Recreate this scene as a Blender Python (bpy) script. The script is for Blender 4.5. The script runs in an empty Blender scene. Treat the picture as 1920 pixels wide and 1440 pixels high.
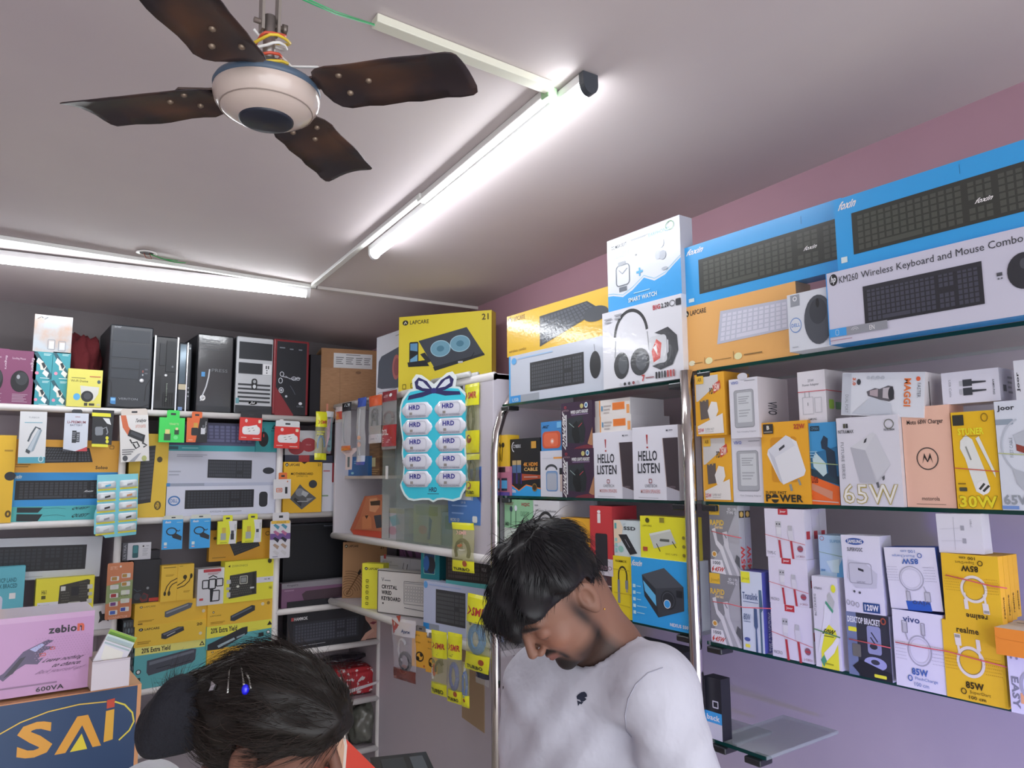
import bpy, bmesh, math, random
from mathutils import Vector, Matrix, noise
random.seed(7)
SC=bpy.context.scene; COL=SC.collection
# ---------------------------------------------------------------- camera
F=1400.0; YAW=math.radians(35.9); PIT=math.radians(7.05); ROL=math.radians(0.4)
fw=Vector((math.sin(YAW)*math.cos(PIT),math.cos(YAW)*math.cos(PIT),math.sin(PIT)))
_r=Vector((math.cos(YAW),-math.sin(YAW),0)); _u=_r.cross(fw)
rt=_r*math.cos(ROL)-_u*math.sin(ROL); up=_u*math.cos(ROL)+_r*math.sin(ROL)
EYE=Vector((0,0,1.75))
cam=bpy.data.cameras.new('camera'); cam.sensor_width=36; cam.lens=F/1920*36; cam.clip_start=.02
co=bpy.data.objects.new('camera',cam); COL.objects.link(co)
m=Matrix((rt,up,-fw)).transposed().to_4x4(); m.translation=EYE; co.matrix_world=m
SC.camera=co
# ---------------------------------------------------------------- light
w=bpy.data.worlds.new('world'); SC.world=w; w.use_nodes=True
bg=w.node_tree.nodes['Background']; bg.inputs[0].default_value=(.93,.95,1,1); bg.inputs[1].default_value=2.3
TUBE_E=24.0
vs=SC.view_settings; vs.view_transform='Standard'; vs.look='None'; vs.gamma=1; vs.use_curve_mapping=False; vs.exposure=0.45
def lamp(name,kind,loc,to,power,col,**k):
    l=bpy.data.lights.new(name,kind); l.energy=power; l.color=col
    for a,b in k.items(): setattr(l,a,b)
    o=bpy.data.objects.new(name,l); COL.objects.link(o); o.location=loc
    o.rotation_euler=(Vector(to)-Vector(loc)).to_track_quat('-Z','Y').to_euler(); return o
# blue led lamp in the shop, unseen behind the camera
lamp('led_lamp','SPOT',(0.35,-0.9,1.02),(1.87,.86,1.14),75,(.26,.18,1),spot_size=math.radians(36),spot_blend=.9,shadow_soft_size=.06)
# ---------------------------------------------------------------- pixel -> place helpers
def ray(x,y): return fw+rt*((x-960)/F)-up*((y-720)/F)
def onp(x,y,ax,v):
    d=ray(x,y); return EYE+d*((v-EYE[ax])/d[ax])
def at(x,y,dist):            # point at view depth dist
    return EYE+ray(x,y)*dist
# ---------------------------------------------------------------- materials
def lin(c):
    c=c.lstrip('#')
    if len(c)==3: c=''.join(a+a for a in c)
    o=[]
    for i in (0,2,4):
        v=int(c[i:i+2],16)/255; o.append(v/12.92 if v<.04045 else ((v+.055)/1.055)**2.4)
    return o
MC={}
def mat(c,rough=.5,metal=0,gloss=0,kind='',gain=1.15):
    key=(c,rough,metal,gloss,kind)
    if key in MC: return MC[key]
    m=bpy.data.materials.new('paint_'+c+('_'+kind if kind else '')); m.use_nodes=True
    nt=m.node_tree; b=nt.nodes['Principled BSDF']; N=nt.nodes.new; L=nt.links.new
    col=[min(.86,v*gain) for v in lin(c)]
    b.inputs['Base Color'].default_value=(*col,1); b.inputs['Roughness'].default_value=rough; b.inputs['Metallic'].default_value=metal
    if gloss:
        b.inputs['Coat Weight'].default_value=gloss; b.inputs['Coat Roughness'].default_value=.12
        t=N('ShaderNodeTexNoise'); t.inputs['Scale'].default_value=90; t.inputs['Detail'].default_value=1
        g=N('ShaderNodeNewGeometry'); L(g.outputs['Position'],t.inputs['Vector'])
        bp=N('ShaderNodeBump'); bp.inputs['Strength'].default_value=.11; bp.inputs['Distance'].default_value=.002
        L(t.outputs[0],bp.inputs['Height']); L(bp.outputs[0],b.inputs['Coat Normal'])
    def nz(scale,lo,hi,det=4,sc=(1,1,1),c2=None,fac=None):
        tc=N('ShaderNodeTexCoord'); mp=N('ShaderNodeMapping'); mp.inputs['Scale'].default_value=sc
        t=N('ShaderNodeTexNoise'); t.inputs['Scale'].default_value=scale; t.inputs['Detail'].default_value=det
        L(tc.outputs['Object'],mp.inputs[0]); L(mp.outputs[0],t.inputs['Vector'])
        r=N('ShaderNodeValToRGB'); r.color_ramp.elements[0].position=lo; r.color_ramp.elements[1].position=hi
        r.color_ramp.elements[0].color=(*col,1); r.color_ramp.elements[1].color=(*([min(.86,v*gain) for v in lin(c2)]),1)
        L(t.outputs[0],r.inputs[0]); L(r.outputs[0],b.inputs['Base Color']); return t
    if kind=='wall':
        t=nz(2.2,.3,.75,5,c2='bdb4bb')
        bp=N('ShaderNodeBump'); bp.inputs['Strength'].default_value=.12; t2=N('ShaderNodeTexNoise'); t2.inputs['Scale'].default_value=60
        L(t2.outputs[0],bp.inputs['Height']); L(bp.outputs[0],b.inputs['Normal'])
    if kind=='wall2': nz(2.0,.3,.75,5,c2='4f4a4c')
    if kind=='pink': nz(1.6,.3,.8,4,c2='b08a96')
    if kind=='ceil': nz(1.1,.3,.8,5,c2='b9aeb2')
    if kind=='card': nz(30,.35,.7,4,(1,1,6),c2='9a7454')
    if kind=='rust': nz(9,.45,.72,6,c2='553a2c')
    if kind=='wood': nz(8,.3,.7,4,(1,1,12),c2='8a6a4a')
    if kind=='aged': nz(12,.4,.75,6,c2='c98f58')
    if kind=='redprint': nz(38,.58,.62,2,c2='e8d8d8')
    if kind=='glass':
        b.inputs['Transmission Weight'].default_value=1; b.inputs['IOR'].default_value=1.45; b.inputs['Roughness'].default_value=.02
    if kind=='film':      # clear plastic bag: mostly see-through, glossy
        b.inputs['Alpha'].default_value=.28; b.inputs['Roughness'].default_value=.12; b.inputs['Specular IOR Level'].default_value=1
    if kind=='pane':      # dusty sliding glass
        b.inputs['Alpha'].default_value=.42; b.inputs['Roughness'].default_value=.06
    if kind=='door':
        b.inputs['Alpha'].default_value=.24; b.inputs['Roughness'].default_value=.05
    if kind=='emit':
        b.inputs['Emission Color'].default_value=(.93,.96,1,1); b.inputs['Emission Strength'].default_value=TUBE_E
    if kind=='hair':
        b.inputs['Roughness'].default_value=.42; b.inputs['Specular IOR Level'].default_value=.35
    if kind=='cloth':
        t=N('ShaderNodeTexNoise'); t.inputs['Scale'].default_value=9; t.inputs['Detail'].default_value=3
        bp=N('ShaderNodeBump'); bp.inputs['Strength'].default_value=.35; bp.inputs['Distance'].default_value=.02
        L(t.outputs[0],bp.inputs['Height']); L(bp.outputs[0],b.inputs['Normal']); b.inputs['Roughness'].default_value=.9
    if kind=='skin':
        a=N('ShaderNodeVertexColor'); a.layer_name='tone'; L(a.outputs[0],b.inputs['Base Color'])
        b.inputs['Subsurface Weight'].default_value=.06; b.inputs['Subsurface Radius'].default_value=(.01,.004,.002)
    MC[key]=m; return m
# ---------------------------------------------------------------- mesh helpers
class MB:
    def __init__(s): s.v=[]; s.f=[]; s.mi=[]; s.m=[]; s.sm=[]
    def mid(s,m):
        if isinstance(m,str): m=mat(m)
        if m not in s.m: s.m.append(m)
        return s.m.index(m)
    def add(s,vs,fs,m,smooth=False):
        o=len(s.v); s.v+= [tuple(v) for v in vs]; k=s.mid(m)
        for f in fs: s.f.append([o+i for i in f]); s.mi.append(k); s.sm.append(smooth)
    def box(s,a,b,m,M=None):
        x0,y0,z0=a; x1,y1,z1=b
        vs=[(x0,y0,z0),(x1,y0,z0),(x1,y1,z0),(x0,y1,z0),(x0,y0,z1),(x1,y0,z1),(x1,y1,z1),(x0,y1,z1)]
        if M: vs=[M@Vector(v) for v in vs]
        s.add(vs,[(0,3,2,1),(4,5,6,7),(0,1,5,4),(1,2,6,5),(2,3,7,6),(3,0,4,7)],m)
    def tube(s,pts,r,m,n=10,closed=False,cap=True):
        pts=[Vector(p) for p in pts]; N=len(pts); rs=r if isinstance(r,(list,tuple)) else [r]*N
        vs=[]; ref=None
        for i,p in enumerate(pts):
            t=(pts[min(i+1,N-1)]-pts[max(i-1,0)]).normalized()
            if ref is None: ref=Vector((0,0,1)) if abs(t.z)<.9 else Vector((1,0,0))
            a=(ref-t*ref.dot(t)).normalized(); b=t.cross(a); ref=a
            for k in range(n):
                q=2*math.pi*k/n; vs.append(p+(a*math.cos(q)+b*math.sin(q))*rs[i])
        fs=[(i*n+k,i*n+(k+1)%n,(i+1)*n+(k+1)%n,(i+1)*n+k) for i in range(N-1) for k in range(n)]
        if cap: fs+=[tuple(range(n))[::-1],tuple((N-1)*n+k for k in range(n))]
        s.add(vs,fs,m,True)
    def lathe(s,prof,m,n=40,M=None,sq=1):
        vs=[]
        for r,z in prof:
            for k in range(n):
                q=2*math.pi*k/n; v=Vector((r*math.cos(q),r*math.sin(q)*sq,z)); vs.append(M@v if M else v)
        fs=[(i*n+k,i*n+(k+1)%n,(i+1)*n+(k+1)%n,(i+1)*n+k) for i in range(len(prof)-1) for k in range(n)]
        s.add(vs,fs,m,True)
    def prism(s,pts,z0,z1,m,M=None,side=None):   # pts: 2-D outline in local x,z ; extruded along local y from z0 to z1
        n=len(pts); vs=[(p[0],z0,p[1]) for p in pts]+[(p[0],z1,p[1]) for p in pts]
        if M: vs=[M@Vector(v) for v in vs]
        s.add(vs,[tuple(range(n)),tuple(range(2*n-1,n-1,-1))],m)
        s.add(vs,[(i,i+n,(i+1)%n+n,(i+1)%n) for i in range(n)],side or m)
    def obj(s,name,parent=None,M=None,bevel=0,flip=False):
        me=bpy.data.meshes.new(name); me.from_pydata(s.v,[],s.f)
        for m in s.m: me.materials.append(m)
        me.polygons.foreach_set('material_index',s.mi); me.polygons.foreach_set('use_smooth',s.sm)
        me.update(); o=bpy.data.objects.new(name,me); COL.objects.link(o)
        if parent: o.parent=parent
        if M is not None: o.matrix_local=M
        if bevel:
            b=o.modifiers.new('bevel','BEVEL'); b.width=bevel; b.segments=2; b.limit_method='ANGLE'; b.angle_limit=1
        return o
def tag(o,label,cat,grp=None,kind=None):
    o['label']=label; o['category']=cat
    if grp: o['group']=grp
    if kind: o['kind']=kind
    return o
def empty(name,label,cat,loc=(0,0,0),grp=None,M=None):
    o=bpy.data.objects.new(name,None); COL.objects.link(o); o.empty_display_size=.05
    if M is not None: o.matrix_world=M
    else: o.location=loc
    return tag(o,label,cat,grp)
def struct(o): o['kind']='structure'; return o
# ---------------------------------------------------------------- printed artwork (u,v in percent of a face, v downwards)
TC={}
def textmesh(s,bold=0,sp=1):
    bold=min(bold,.034); sp=1+bold*2.2
    k=(s,bold,sp)
    if k in TC: return TC[k]
    c=bpy.data.curves.new('t','FONT'); c.body=s; c.resolution_u=2; c.offset=bold; c.space_character=sp
    o=bpy.data.objects.new('t',c); COL.objects.link(o); dg=bpy.context.evaluated_depsgraph_get(); dg.update()
    me=bpy.data.meshes.new_from_object(o.evaluated_get(dg)); vs=[(v.co.x,v.co.y) for v in me.vertices]; fs=[tuple(p.vertices) for p in me.polygons]
    bpy.data.objects.remove(o); bpy.data.curves.remove(c); bpy.data.meshes.remove(me)
    x0=min(v[0] for v in vs);x1=max(v[0] for v in vs);y0=min(v[1] for v in vs);y1=max(v[1] for v in vs)
    vs=[((x-x0)/(x1-x0+1e-9),(y-y0)/(y1-y0+1e-9)) for x,y in vs]
    TC[k]=(vs,fs); return TC[k]
def rr(x0,y0,x1,y1,rx,ry,n=5):
    o=[]
    for cx,cy,a in ((x1-rx,y0+ry,-90),(x1-rx,y1-ry,0),(x0+rx,y1-ry,90),(x0+rx,y0+ry,180)):
        for i in range(n+1):
            q=math.radians(a+90*i/n); o.append((cx+rx*math.cos(q),cy+ry*math.sin(q)))
    return o
def ell(cx,cy,rx,ry,n=24,a0=0,a1=360): return [(cx+rx*math.cos(math.radians(a0+(a1-a0)*i/n)),cy+ry*math.sin(math.radians(a0+(a1-a0)*i/n))) for i in range(n if a1-a0==360 else n+1)]
def art(mb,items,P,asp,dep=.0004,rough=.5,gloss=0):
    """P(u,v,k): face percent -> local point, k = lift; asp = width/height of the face"""
    k=dep
    M=lambda c: mat(c,rough,0,gloss)
    def poly(pts,c,k,m=None): mb.add([P(x,y,k) for x,y in pts],[tuple(range(len(pts)))],m or M(c))
    def stroke(pts,th,c,k,closed=False):
        q=[Vector((x*asp,y)) for x,y in pts]; n=len(q); L=[];R=[]
        for i in range(n):
            a=q[(i-1)%n] if closed or i>0 else q[i]; b=q[(i+1)%n] if closed or i<n-1 else q[i]
            t=(b-a); t=t.normalized() if t.length>1e-6 else Vector((1,0)); nn=Vector((-t.y,t.x))*th/2
            L.append(q[i]+nn); R.append(q[i]-nn)
        vs=[P(v.x/asp,v.y,k) for v in L]+[P(v.x/asp,v.y,k) for v in R]
        mb.add(vs,[(i,(i+1)%n,(i+1)%n+n,i+n) for i in range(n if closed else n-1)],M(c))
    for it in items:
        t=it[0]; k+=.00009
        if t=='r': poly([(it[1],it[2]),(it[3],it[2]),(it[3],it[4]),(it[1],it[4])],it[5],k)
        elif t=='R': poly(rr(*it[1:5],it[6],it[6]*asp),it[5],k)
        elif t=='e': poly(ell(*it[1:5]),it[5],k)
        elif t=='p': poly(it[1],it[2],k)
        elif t=='l': stroke(it[1],it[2],it[3],k)
        elif t=='o': stroke(ell(*it[1:5],n=28),it[5],it[6],k,True)
        elif t=='a': stroke(ell(*it[1:5],24,it[7],it[8]),it[5],it[6],k)
        elif t=='q': stroke(rr(*it[1:5],it[7],it[7]*asp),it[5],it[6],k,True)
        elif t=='t':   # text fitted to a box: 't',s,x0,y0,x1,y1,col,rot,bold,slant
            s,x0,y0,x1,y1,c=it[1:7]; rot=it[7] if len(it)>7 else 0; bold=it[8] if len(it)>8 else 0; sl=it[9] if len(it)>9 else 0
            vs,fs=textmesh(s,bold); o=[]
            for a,b in vs:
                a=a+sl*(b-.5)
                if rot==0: u,v=a,1-b
                elif rot==180: u,v=1-a,b
                elif rot==90: u,v=b,a      # reads downwards
                else: u,v=1-b,1-a          # reads upwards
                if rot==90: u,v=b,a
                o.append(P(x0+(x1-x0)*u,y0+(y1-y0)*v,k))
            mb.add(o,fs,M(c))
        elif t=='k':   # keyboard picture: quad tl,tr,br,bl
            q,cb,ck=it[1],it[2],it[3]; rows=it[4] if len(it)>4 else 6; full=it[5] if len(it)>5 else 1; pad=it[6] if len(it)>6 else .03
            poly(q,cb,k); k+=.00009; B=lambda a,b:((q[0][0]*(1-a)+q[1][0]*a)*(1-b)+(q[3][0]*(1-a)+q[2][0]*a)*b,(q[0][1]*(1-a)+q[1][1]*a)*(1-b)+(q[3][1]*(1-a)+q[2][1]*a)*b)
            blocks=[(0,.64,14),(.665,.80,3),(.825,1,4)] if full==1 else ([(0,1,14)] if full==0 else [(0,.74,13),(.77,1,4)])
            vs=[];fs=[]
            for a0,a1,n in blocks:
                for j in range(rows):
                    if full==1 and n==3 and j==3: continue
                    for i in range(n):
                        if n>10 and j==rows-1 and 3<i<=8: continue
                        e=.86
                        if n>10 and j==rows-1 and i==3: e=5.86
                        u0=a0+(a1-a0)*(i+.14)/n; u1=a0+(a1-a0)*(i+e)/n; v0=(j+.12)/rows; v1=(j+.88)/rows
                        if j==0 and rows>5: v0=.3/rows
                        u0,u1=[pad+(1-2*pad)*x for x in (u0,u1)]; v0,v1=[pad*2+(1-4*pad)*x for x in (v0,v1)]
                        o=len(vs); vs+=[P(*B(u0,v0),k),P(*B(u1,v0),k),P(*B(u1,v1),k),P(*B(u0,v1),k)]; fs.append((o,o+1,o+2,o+3))
            mb.add(vs,fs,M(ck))
        elif t=='x':   # lines of small print
            x0,y0,x1,y1,n,c=it[1:7]
            for j in range(n):
                yy=y0+(y1-y0)*(j+.2)/n; e=x1-(x1-x0)*((j*37)%5)*.07
                poly([(x0,yy),(e,yy),(e,yy+(y1-y0)*.45/n),(x0,yy+(y1-y0)*.45/n)],c,k)
        elif t=='d':   # dot matrix
            x0,y0,x1,y1,nx,ny,r,c=it[1:9]
            for i in range(nx):
                for j in range(ny): poly(ell(x0+(x1-x0)*(i+.5*(j%2))/nx,y0+(y1-y0)*j/ny,r,r*asp,6),c,k)
D=3.63; W=1.50; XC=1.88; YC=4.0
def zceil(x,y): return 2.495+.04*(YC-y)+.03*(XC-x)
def frame(pl,x0,yb,off=0,yaw=0,zb=None):
    """origin, right axis of a front face on the back unit ('B'), the right rack or side unit ('R')"""
    if isinstance(pl,(tuple,list)): O=onp(x0,yb,pl[0],pl[1]+off); pl='B' if pl[0]==1 else 'R'
    elif pl=='B': O=onp(x0,yb,1,D+off)
    else: O=onp(x0,yb,0,W+off)
    e=Vector((1,0,0)) if pl=='B' else Vector((0,-1,0)); e.rotate(Matrix.Rotation(math.radians(yaw),3,'Z'))
    if zb is not None: O.z=zb
    return O,e
def hitv(x,y,O,n):
    d=ray(x,y); return EYE+d*((O-EYE).dot(n)/d.dot(n))
def place(pl,x0,x1,yt,yb,off=0,yaw=0,tilt=0,zb=None,ym=None):
    O,e=frame(pl,x0,yb,off,yaw,zb); z=Vector((0,0,1)); n=e.cross(z)      # n = towards viewer side? (e x z)
    if tilt:
        R=Matrix.Rotation(math.radians(-tilt),3,n); e=R@e; z=R@z
    n=-e.cross(z)      # into depth
    ybr=yb if ym is None else ym
    # right edge pixel: intersect a ray near the bottom edge
    c=hitv(x1,ybr,O,n); w=(c-O).dot(e)
    t=hitv(x0,yt,O,n); h=(t-O).dot(z)
    M=Matrix((e,n,z)).transposed().to_4x4(); M.translation=O+e*w/2
    return M,w,h
def B(name,label,cat,pl,x0,x1,yt,yb,d,col,a=(),side=None,top=None,yaw=0,tilt=0,off=0,zb=None,grp=None,gloss=0,sa=(),ta=(),rough=.5,ym=None):
    if hasattr(zb,'get'): zb=zb['_top']
    M,w,h=place(pl,x0,x1,yt,yb,off,yaw,tilt,zb,ym)
    mb=MB(); m=lambda c: c if not isinstance(c,str) else mat(c,rough,0,gloss)
    F_=m(col); S=m(side or col); T=m(top or side or col); x=w/2
    vs=[(-x,0,0),(x,0,0),(x,d,0),(-x,d,0),(-x,0,h),(x,0,h),(x,d,h),(-x,d,h)]
    mb.add(vs,[(0,1,5,4)],F_); mb.add(vs,[(3,2,1,0)],T); mb.add(vs,[(4,5,6,7)],T); mb.add(vs,[(1,2,6,5),(3,0,4,7),(2,3,7,6)],S)
    if a: art(mb,a,lambda u,v,k:((u/100-.5)*w,-k,(1-v/100)*h),w/h,rough=rough,gloss=gloss)
    if sa: art(mb,sa,lambda u,v,k:(x+k,u/100*d,(1-v/100)*h),d/h,rough=rough,gloss=gloss)
    if ta: art(mb,ta,lambda u,v,k:((u/100-.5)*w,(1-v/100)*d,h+k),w/d,rough=rough,gloss=gloss)
    # weld not needed: faces are separate sheets of one closed carton
    o=mb.obj(name); o.matrix_world=M; tag(o,label,cat,grp); o['_top']=M.translation.z+h
    ALL.append(o); DIM[o.name]=(w,d,h)
    return o
ALL=[];DIM={}
def kidbox(parent,name,u0,v0,u1,v1,col,y0=-.004,y1=.0,a=(),round_=0,label=None,bev=.001,rough=.5,gloss=0):
    w,d,h=DIM[parent.name]; mb=MB(); X0=(u0/100-.5)*w;X1=(u1/100-.5)*w;Z0=(1-v1/100)*h;Z1=(1-v0/100)*h
    c=mat(col,rough,0,gloss) if isinstance(col,str) else col
    pts=[(X0,Z0),(X1,Z0),(X1,Z1),(X0,Z1)] if not round_ else [((u/100-.5)*w,(1-v/100)*h) for u,v in rr(u0,v0,u1,v1,round_,round_*w/h)][::-1]
    mb.prism(pts,y0,y1,c)
    if a: art(mb,a,lambda u,v,k:(X0+(X1-X0)*u/100,y0-k,Z1-(Z1-Z0)*v/100),(X1-X0)/(Z1-Z0),dep=.0003,rough=rough,gloss=gloss)
    o=mb.obj(name,parent)
    if label: o['label']=label
    return o
def bar(p,q,w,h,m,mb,upv=Vector((0,0,1))):   # rectangular bar from p to q
    p=Vector(p);q=Vector(q);t=(q-p).normalized(); s=t.cross(upv).normalized(); u=s.cross(t)
    M=Matrix((t,s,u)).transposed().to_4x4(); M.translation=p
    mb.box((0,-w/2,-h/2),((q-p).length,w/2,h/2),m,M)
# ================================================================ SETTING
YF=-1.8; XL=-1.7
def plane(name,pts,m,th=.05,n=(0,0,1)):
    mb=MB(); N=len(pts); q=[Vector(p)+Vector(n)*th for p in pts]
    mb.add(list(pts)+q,[tuple(range(N)),tuple(range(2*N-1,N-1,-1))]+[(i,i+N,(i+1)%N+N,(i+1)%N) for i in range(N)],m)
    return struct(mb.obj(name))
plane('floor',[(XL,YF,0),(XC,YF,0),(XC,YC,0),(XL,YC,0)],mat('b9b2a8',.4),.1,(0,0,-1))
plane('ceiling',[(x,y,zceil(x,y)) for x,y in ((XL-.1,YF),(XC+.1,YF),(XC+.1,YC+.1),(XL-.1,YC+.1))],mat('c9c0be',.7,kind='ceil'),.08)
# right wall: dusty pink upper band of paint above 2.02 m, grey below it tinted lilac to imitate the violet glow
mb=MB(); zs=2.03
mb.box((XC,YF,0),(XC+.1,YC,zs),mat('aaa3ae',.6,kind='wall')); mb.box((XC,YF,zs),(XC+.1,YC,2.9),mat('a37f8b',.7,kind='pink'))
mb.obj('wall_right')['kind']='structure'
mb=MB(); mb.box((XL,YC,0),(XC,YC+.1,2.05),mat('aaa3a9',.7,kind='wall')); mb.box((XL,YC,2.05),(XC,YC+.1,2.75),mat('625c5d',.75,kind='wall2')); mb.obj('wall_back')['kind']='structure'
plane('wall_left',[(XL,YF,0),(XL,YC,0),(XL,YC,2.8),(XL,YF,2.8)],mat('b3adb2',.7,kind='wall'),.1,(-1,0,0))
def ceilpt(x,y,dz=0):      # pixel on the sloping ceiling
    d=ray(x,y); # z = 2.495+.04(YC-Y)+.03(XC-X)
    c=2.495+.04*YC+.03*XC+dz; s=(c-EYE.z)/(d.z+.04*d.y+.03*d.x); return EYE+d*s
def conduit(name,label,a,b,w=.022,h=.014,col='dfe0dc'):
    p=ceilpt(*a);q=ceilpt(*b); mb=MB(); o=Vector((0,0,-h/2-.0005)); mid=(p+q)/2
    bar(p+o-mid,q+o-mid,w,h,mat(col,.4),mb); t=mb.obj(name,bevel=.002); t.location=mid
    tag(t,label,'wire casing'); return t
conduit('wire_casing','white wire casing above the left tube light, from left picture edge to the junction',(-420,375),(592,535))
conduit('wire_casing','dim white wire casing from the junction to the right wall above the yellow carton',(594,536),(907,577),col='c9c4c0')
conduit('wire_casing','white wire casing beside the diagonal tube light, lower length starting at the junction',(588,531),(792,362))
conduit('wire_casing','white wire casing beside the tube, upper length ending at green tape',(790,370),(1028,168),.028,.018)
conduit('wire_casing','cream wire casing from the green taped corner up to the end near the fan',(1032,158),(702,30),.030,.018,'dcdccb')
mb=MB(); p=ceilpt(1028,166); mb.box((-.012,-.014,-.026),(.016,.014,-.0005),mat('9fc79a',.4)); t=mb.obj('tape_wrap',bevel=.003); t.location=p
tag(t,'pale green tape wrapped round the corner where two wire casings meet','tape')
# tube lights
def tubelight(label,p,q,rot,grp,sag=.045):
    L=(q-p).length; t=(q-p).normalized(); s=t.cross(Vector((0,0,1))).normalized(); u=s.cross(t)
    M=Matrix((t,s,u)).transposed().to_4x4(); M.translation=(p+q)/2
    R=empty('tube_light',label,'tube light',grp=grp,M=M)
    mb=MB(); mb.prism([(-.019,.0),(-.019,-.018),(-.0155,-.022),(.0155,-.022),(.019,-.018),(.019,.0)],-L/2,L/2,mat('e4e6ea',.35),Matrix(((0,1,0,0),(1,0,0,0),(0,0,1,0),(0,0,0,1))))
    mb.obj('housing',R)
    pr=[(.0155*math.cos(a),-.022+.024*math.sin(a)) for a in [math.radians(x) for x in range(0,-181,-15)]]
    mb=MB(); mb.prism(pr,-L/2+.008,L/2-.008,mat('ffffff',.5,kind='emit'),Matrix(((0,1,0,0),(1,0,0,0),(0,0,1,0),(0,0,0,1)))); mb.obj('diffuser',R)
    for sx in (-1,1):
        mb=MB(); mb.prism([(-.0205,0.0)]+[(.0205*math.cos(a),-.022+.027*math.sin(a)) for a in [math.radians(x) for x in range(180,361,15)]]+[(.0205,0.0)],-.008,.008,mat('3c4148' if (rot and sx==1) else 'e4e6ea',.4),Matrix(((0,1,0,sx*(L/2)),(1,0,0,0),(0,0,1,0),(0,0,0,1))))
        mb.obj('end_cap',R)
    return R
zt=-.004
tubelight('lit white tube light on the left of the ceiling, running out of the left edge',ceilpt(-480,415,zt),ceilpt(578,538,zt),0,None)
tubelight('lit white tube light running diagonally beside the wire casing in the middle of the ceiling',ceilpt(702,462,zt),ceilpt(1103,140,zt),1,None)
# ceiling opening with wires
c=ceilpt(275,473); mb=MB(); mb.lathe([(.034,-.001),(.036,-.004),(.030,-.006),(.024,-.003)],mat('e0dedb',.5),24); mb.lathe([(.024,-.003),(.0001,-.002)],mat('2a2020',.8),24)
j=mb.obj('ceiling_box'); j.location=c; tag(j,'small open round ceiling box with loose wires hanging out, above the left tube light','ceiling box')
for col,pts in (('8d4a3a',[(-.01,0,-.004),(0,.005,-.02),(.018,.0,-.022),(.008,-.01,-.006)]),('3f9a55',[(.01,0,-.004),(.05,.01,-.012),(.10,.02,-.016),(.14,.02,-.012)]),('3f9a55',[(.01,.005,-.004),(.06,.0,-.016),(.11,.01,-.012)])):
    mb=MB(); mb.tube(pts,.0018,mat(col,.4),6); mb.obj('loose_wire',j)
# ================================================================ CEILING FAN
FX,FY,FZ=.304,1.0,2.30
zt_=zceil(FX,FY)
fan=empty('ceiling_fan','small four blade ceiling fan with cream motor and rusty dark dusty blades','ceiling fan',(FX,FY,FZ))
cr=mat('bfb0a6',.25,gloss=.6); mb=MB()
mb.lathe([(.0001,-.004),(.05,-.004),(.066,-.008),(.0715,-.016),(.072,-.023),(.069,-.033),(.063,-.040)],cr,56)
mb.lathe([(.063,-.040),(.0615,-.0415),(.060,-.0425),(.056,-.0465),(.044,-.052),(.036,-.0545)],cr,56); mb.obj('motor_housing',fan)
mb=MB(); mb.lathe([(.0001,.002),(.03,.002),(.060,-.001),(.070,-.005),(.0725,-.010),(.0715,-.016),(.065,-.016)],mat('46586a',.4),56); mb.obj('top_cover',fan)
mb=MB(); mb.tube([(.0622*math.cos(q*.1745),.0622*math.sin(q*.1745),-.0412) for q in range(37)],.0009,mat('8a7d74',.5),6,cap=False); mb.obj('housing_groove',fan)
mb=MB(); mb.lathe([(.037,-.0535),(.0365,-.0565),(.034,-.058),(.0001,-.059)],mat('1f2430',.35),40); mb.obj('bottom_cap',fan)
# blades
def blade(ang,pitch,slip):
    Mz=Matrix.Rotation(math.radians(ang),4,'Z')@Matrix.Translation((0,0,-.020)) @Matrix.Rotation(math.radians(pitch),4,'X')
    mb=MB(); out=[(.076,-.018),(.082,-.034),(.092,-.044),(.108,-.049)]+[(.108+.15*i/8,-.049+.0022*math.sin(i)) for i in range(1,8)]+[(.272,-.048),(.279,-.043),(.283,-.034),(.294,.034),(.293,.043),(.286,.047)]+[(.286-.17*i/9,.047+.0012*math.sin(i*2.1)) for i in range(1,9)]+[(.108,.047),(.094,.043),(.084,.034),(.077,.018)]
    n=len(out); th=.0012
    def cam_(x,y): return .010*(1-(y/.05)**2)
    # grid fill so that blade is cambered
    vs=[];fs=[]
    bm=bmesh.new(); vv=[bm.verts.new((x,y,0)) for x,y in out]; bm.faces.new(vv)
    bmesh.ops.triangulate(bm,faces=bm.faces[:]); bmesh.ops.subdivide_edges(bm,edges=bm.edges[:],cuts=4,use_grid_fill=True)
    bm.verts.ensure_lookup_table()
    vs=[(v.co.x,v.co.y,cam_(v.co.x,v.co.y)) for v in bm.verts]; fs=[[v.index for v in f.verts] for f in bm.faces]; bm.free()
    mb.add(vs,fs,mat('2a2225',.45,kind='rust'),True)
    b=mb.obj('blade',fan,Mz); s=b.modifiers.new('t','SOLIDIFY'); s.thickness=th*1.4
    mb=MB(); mb.prism([(.05,-.012),(.08,-.014),(.12,-.026),(.13,-.018),(.11,0),(.13,.018),(.12,.026),(.08,.014),(.05,.012)],.0,.003,mat('4a3a34',.5),Matrix(((1,0,0,0),(0,0,1,0),(0,1,0,.012),(0,0,0,1)))); mb.obj('blade_arm',b)
    for x,y in ((.115,-.02),(.115,.02),(.15,0)):
        mb=MB(); mb.lathe([(.0045,0),(.0045,-.003),(.002,-.005),(.0001,-.005)],mat('8a7a6a',.4,.6),12); o=mb.obj('rivet',b); o.location=(x,y,cam_(x,y)-.001)
for a in (-47,43,134,227): blade(a,-6,0)
mb=MB(); mb.tube([(0,0,.016),(0,0,.10)],.0085,mat('8c8580',.35,.7),14)
mb.tube([(0,0,.016),(0,0,.032)],.016,mat('777',.4,.7),16); mb.obj('down_rod',fan)
mb=MB(); H=zt_-FZ-.002
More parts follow.
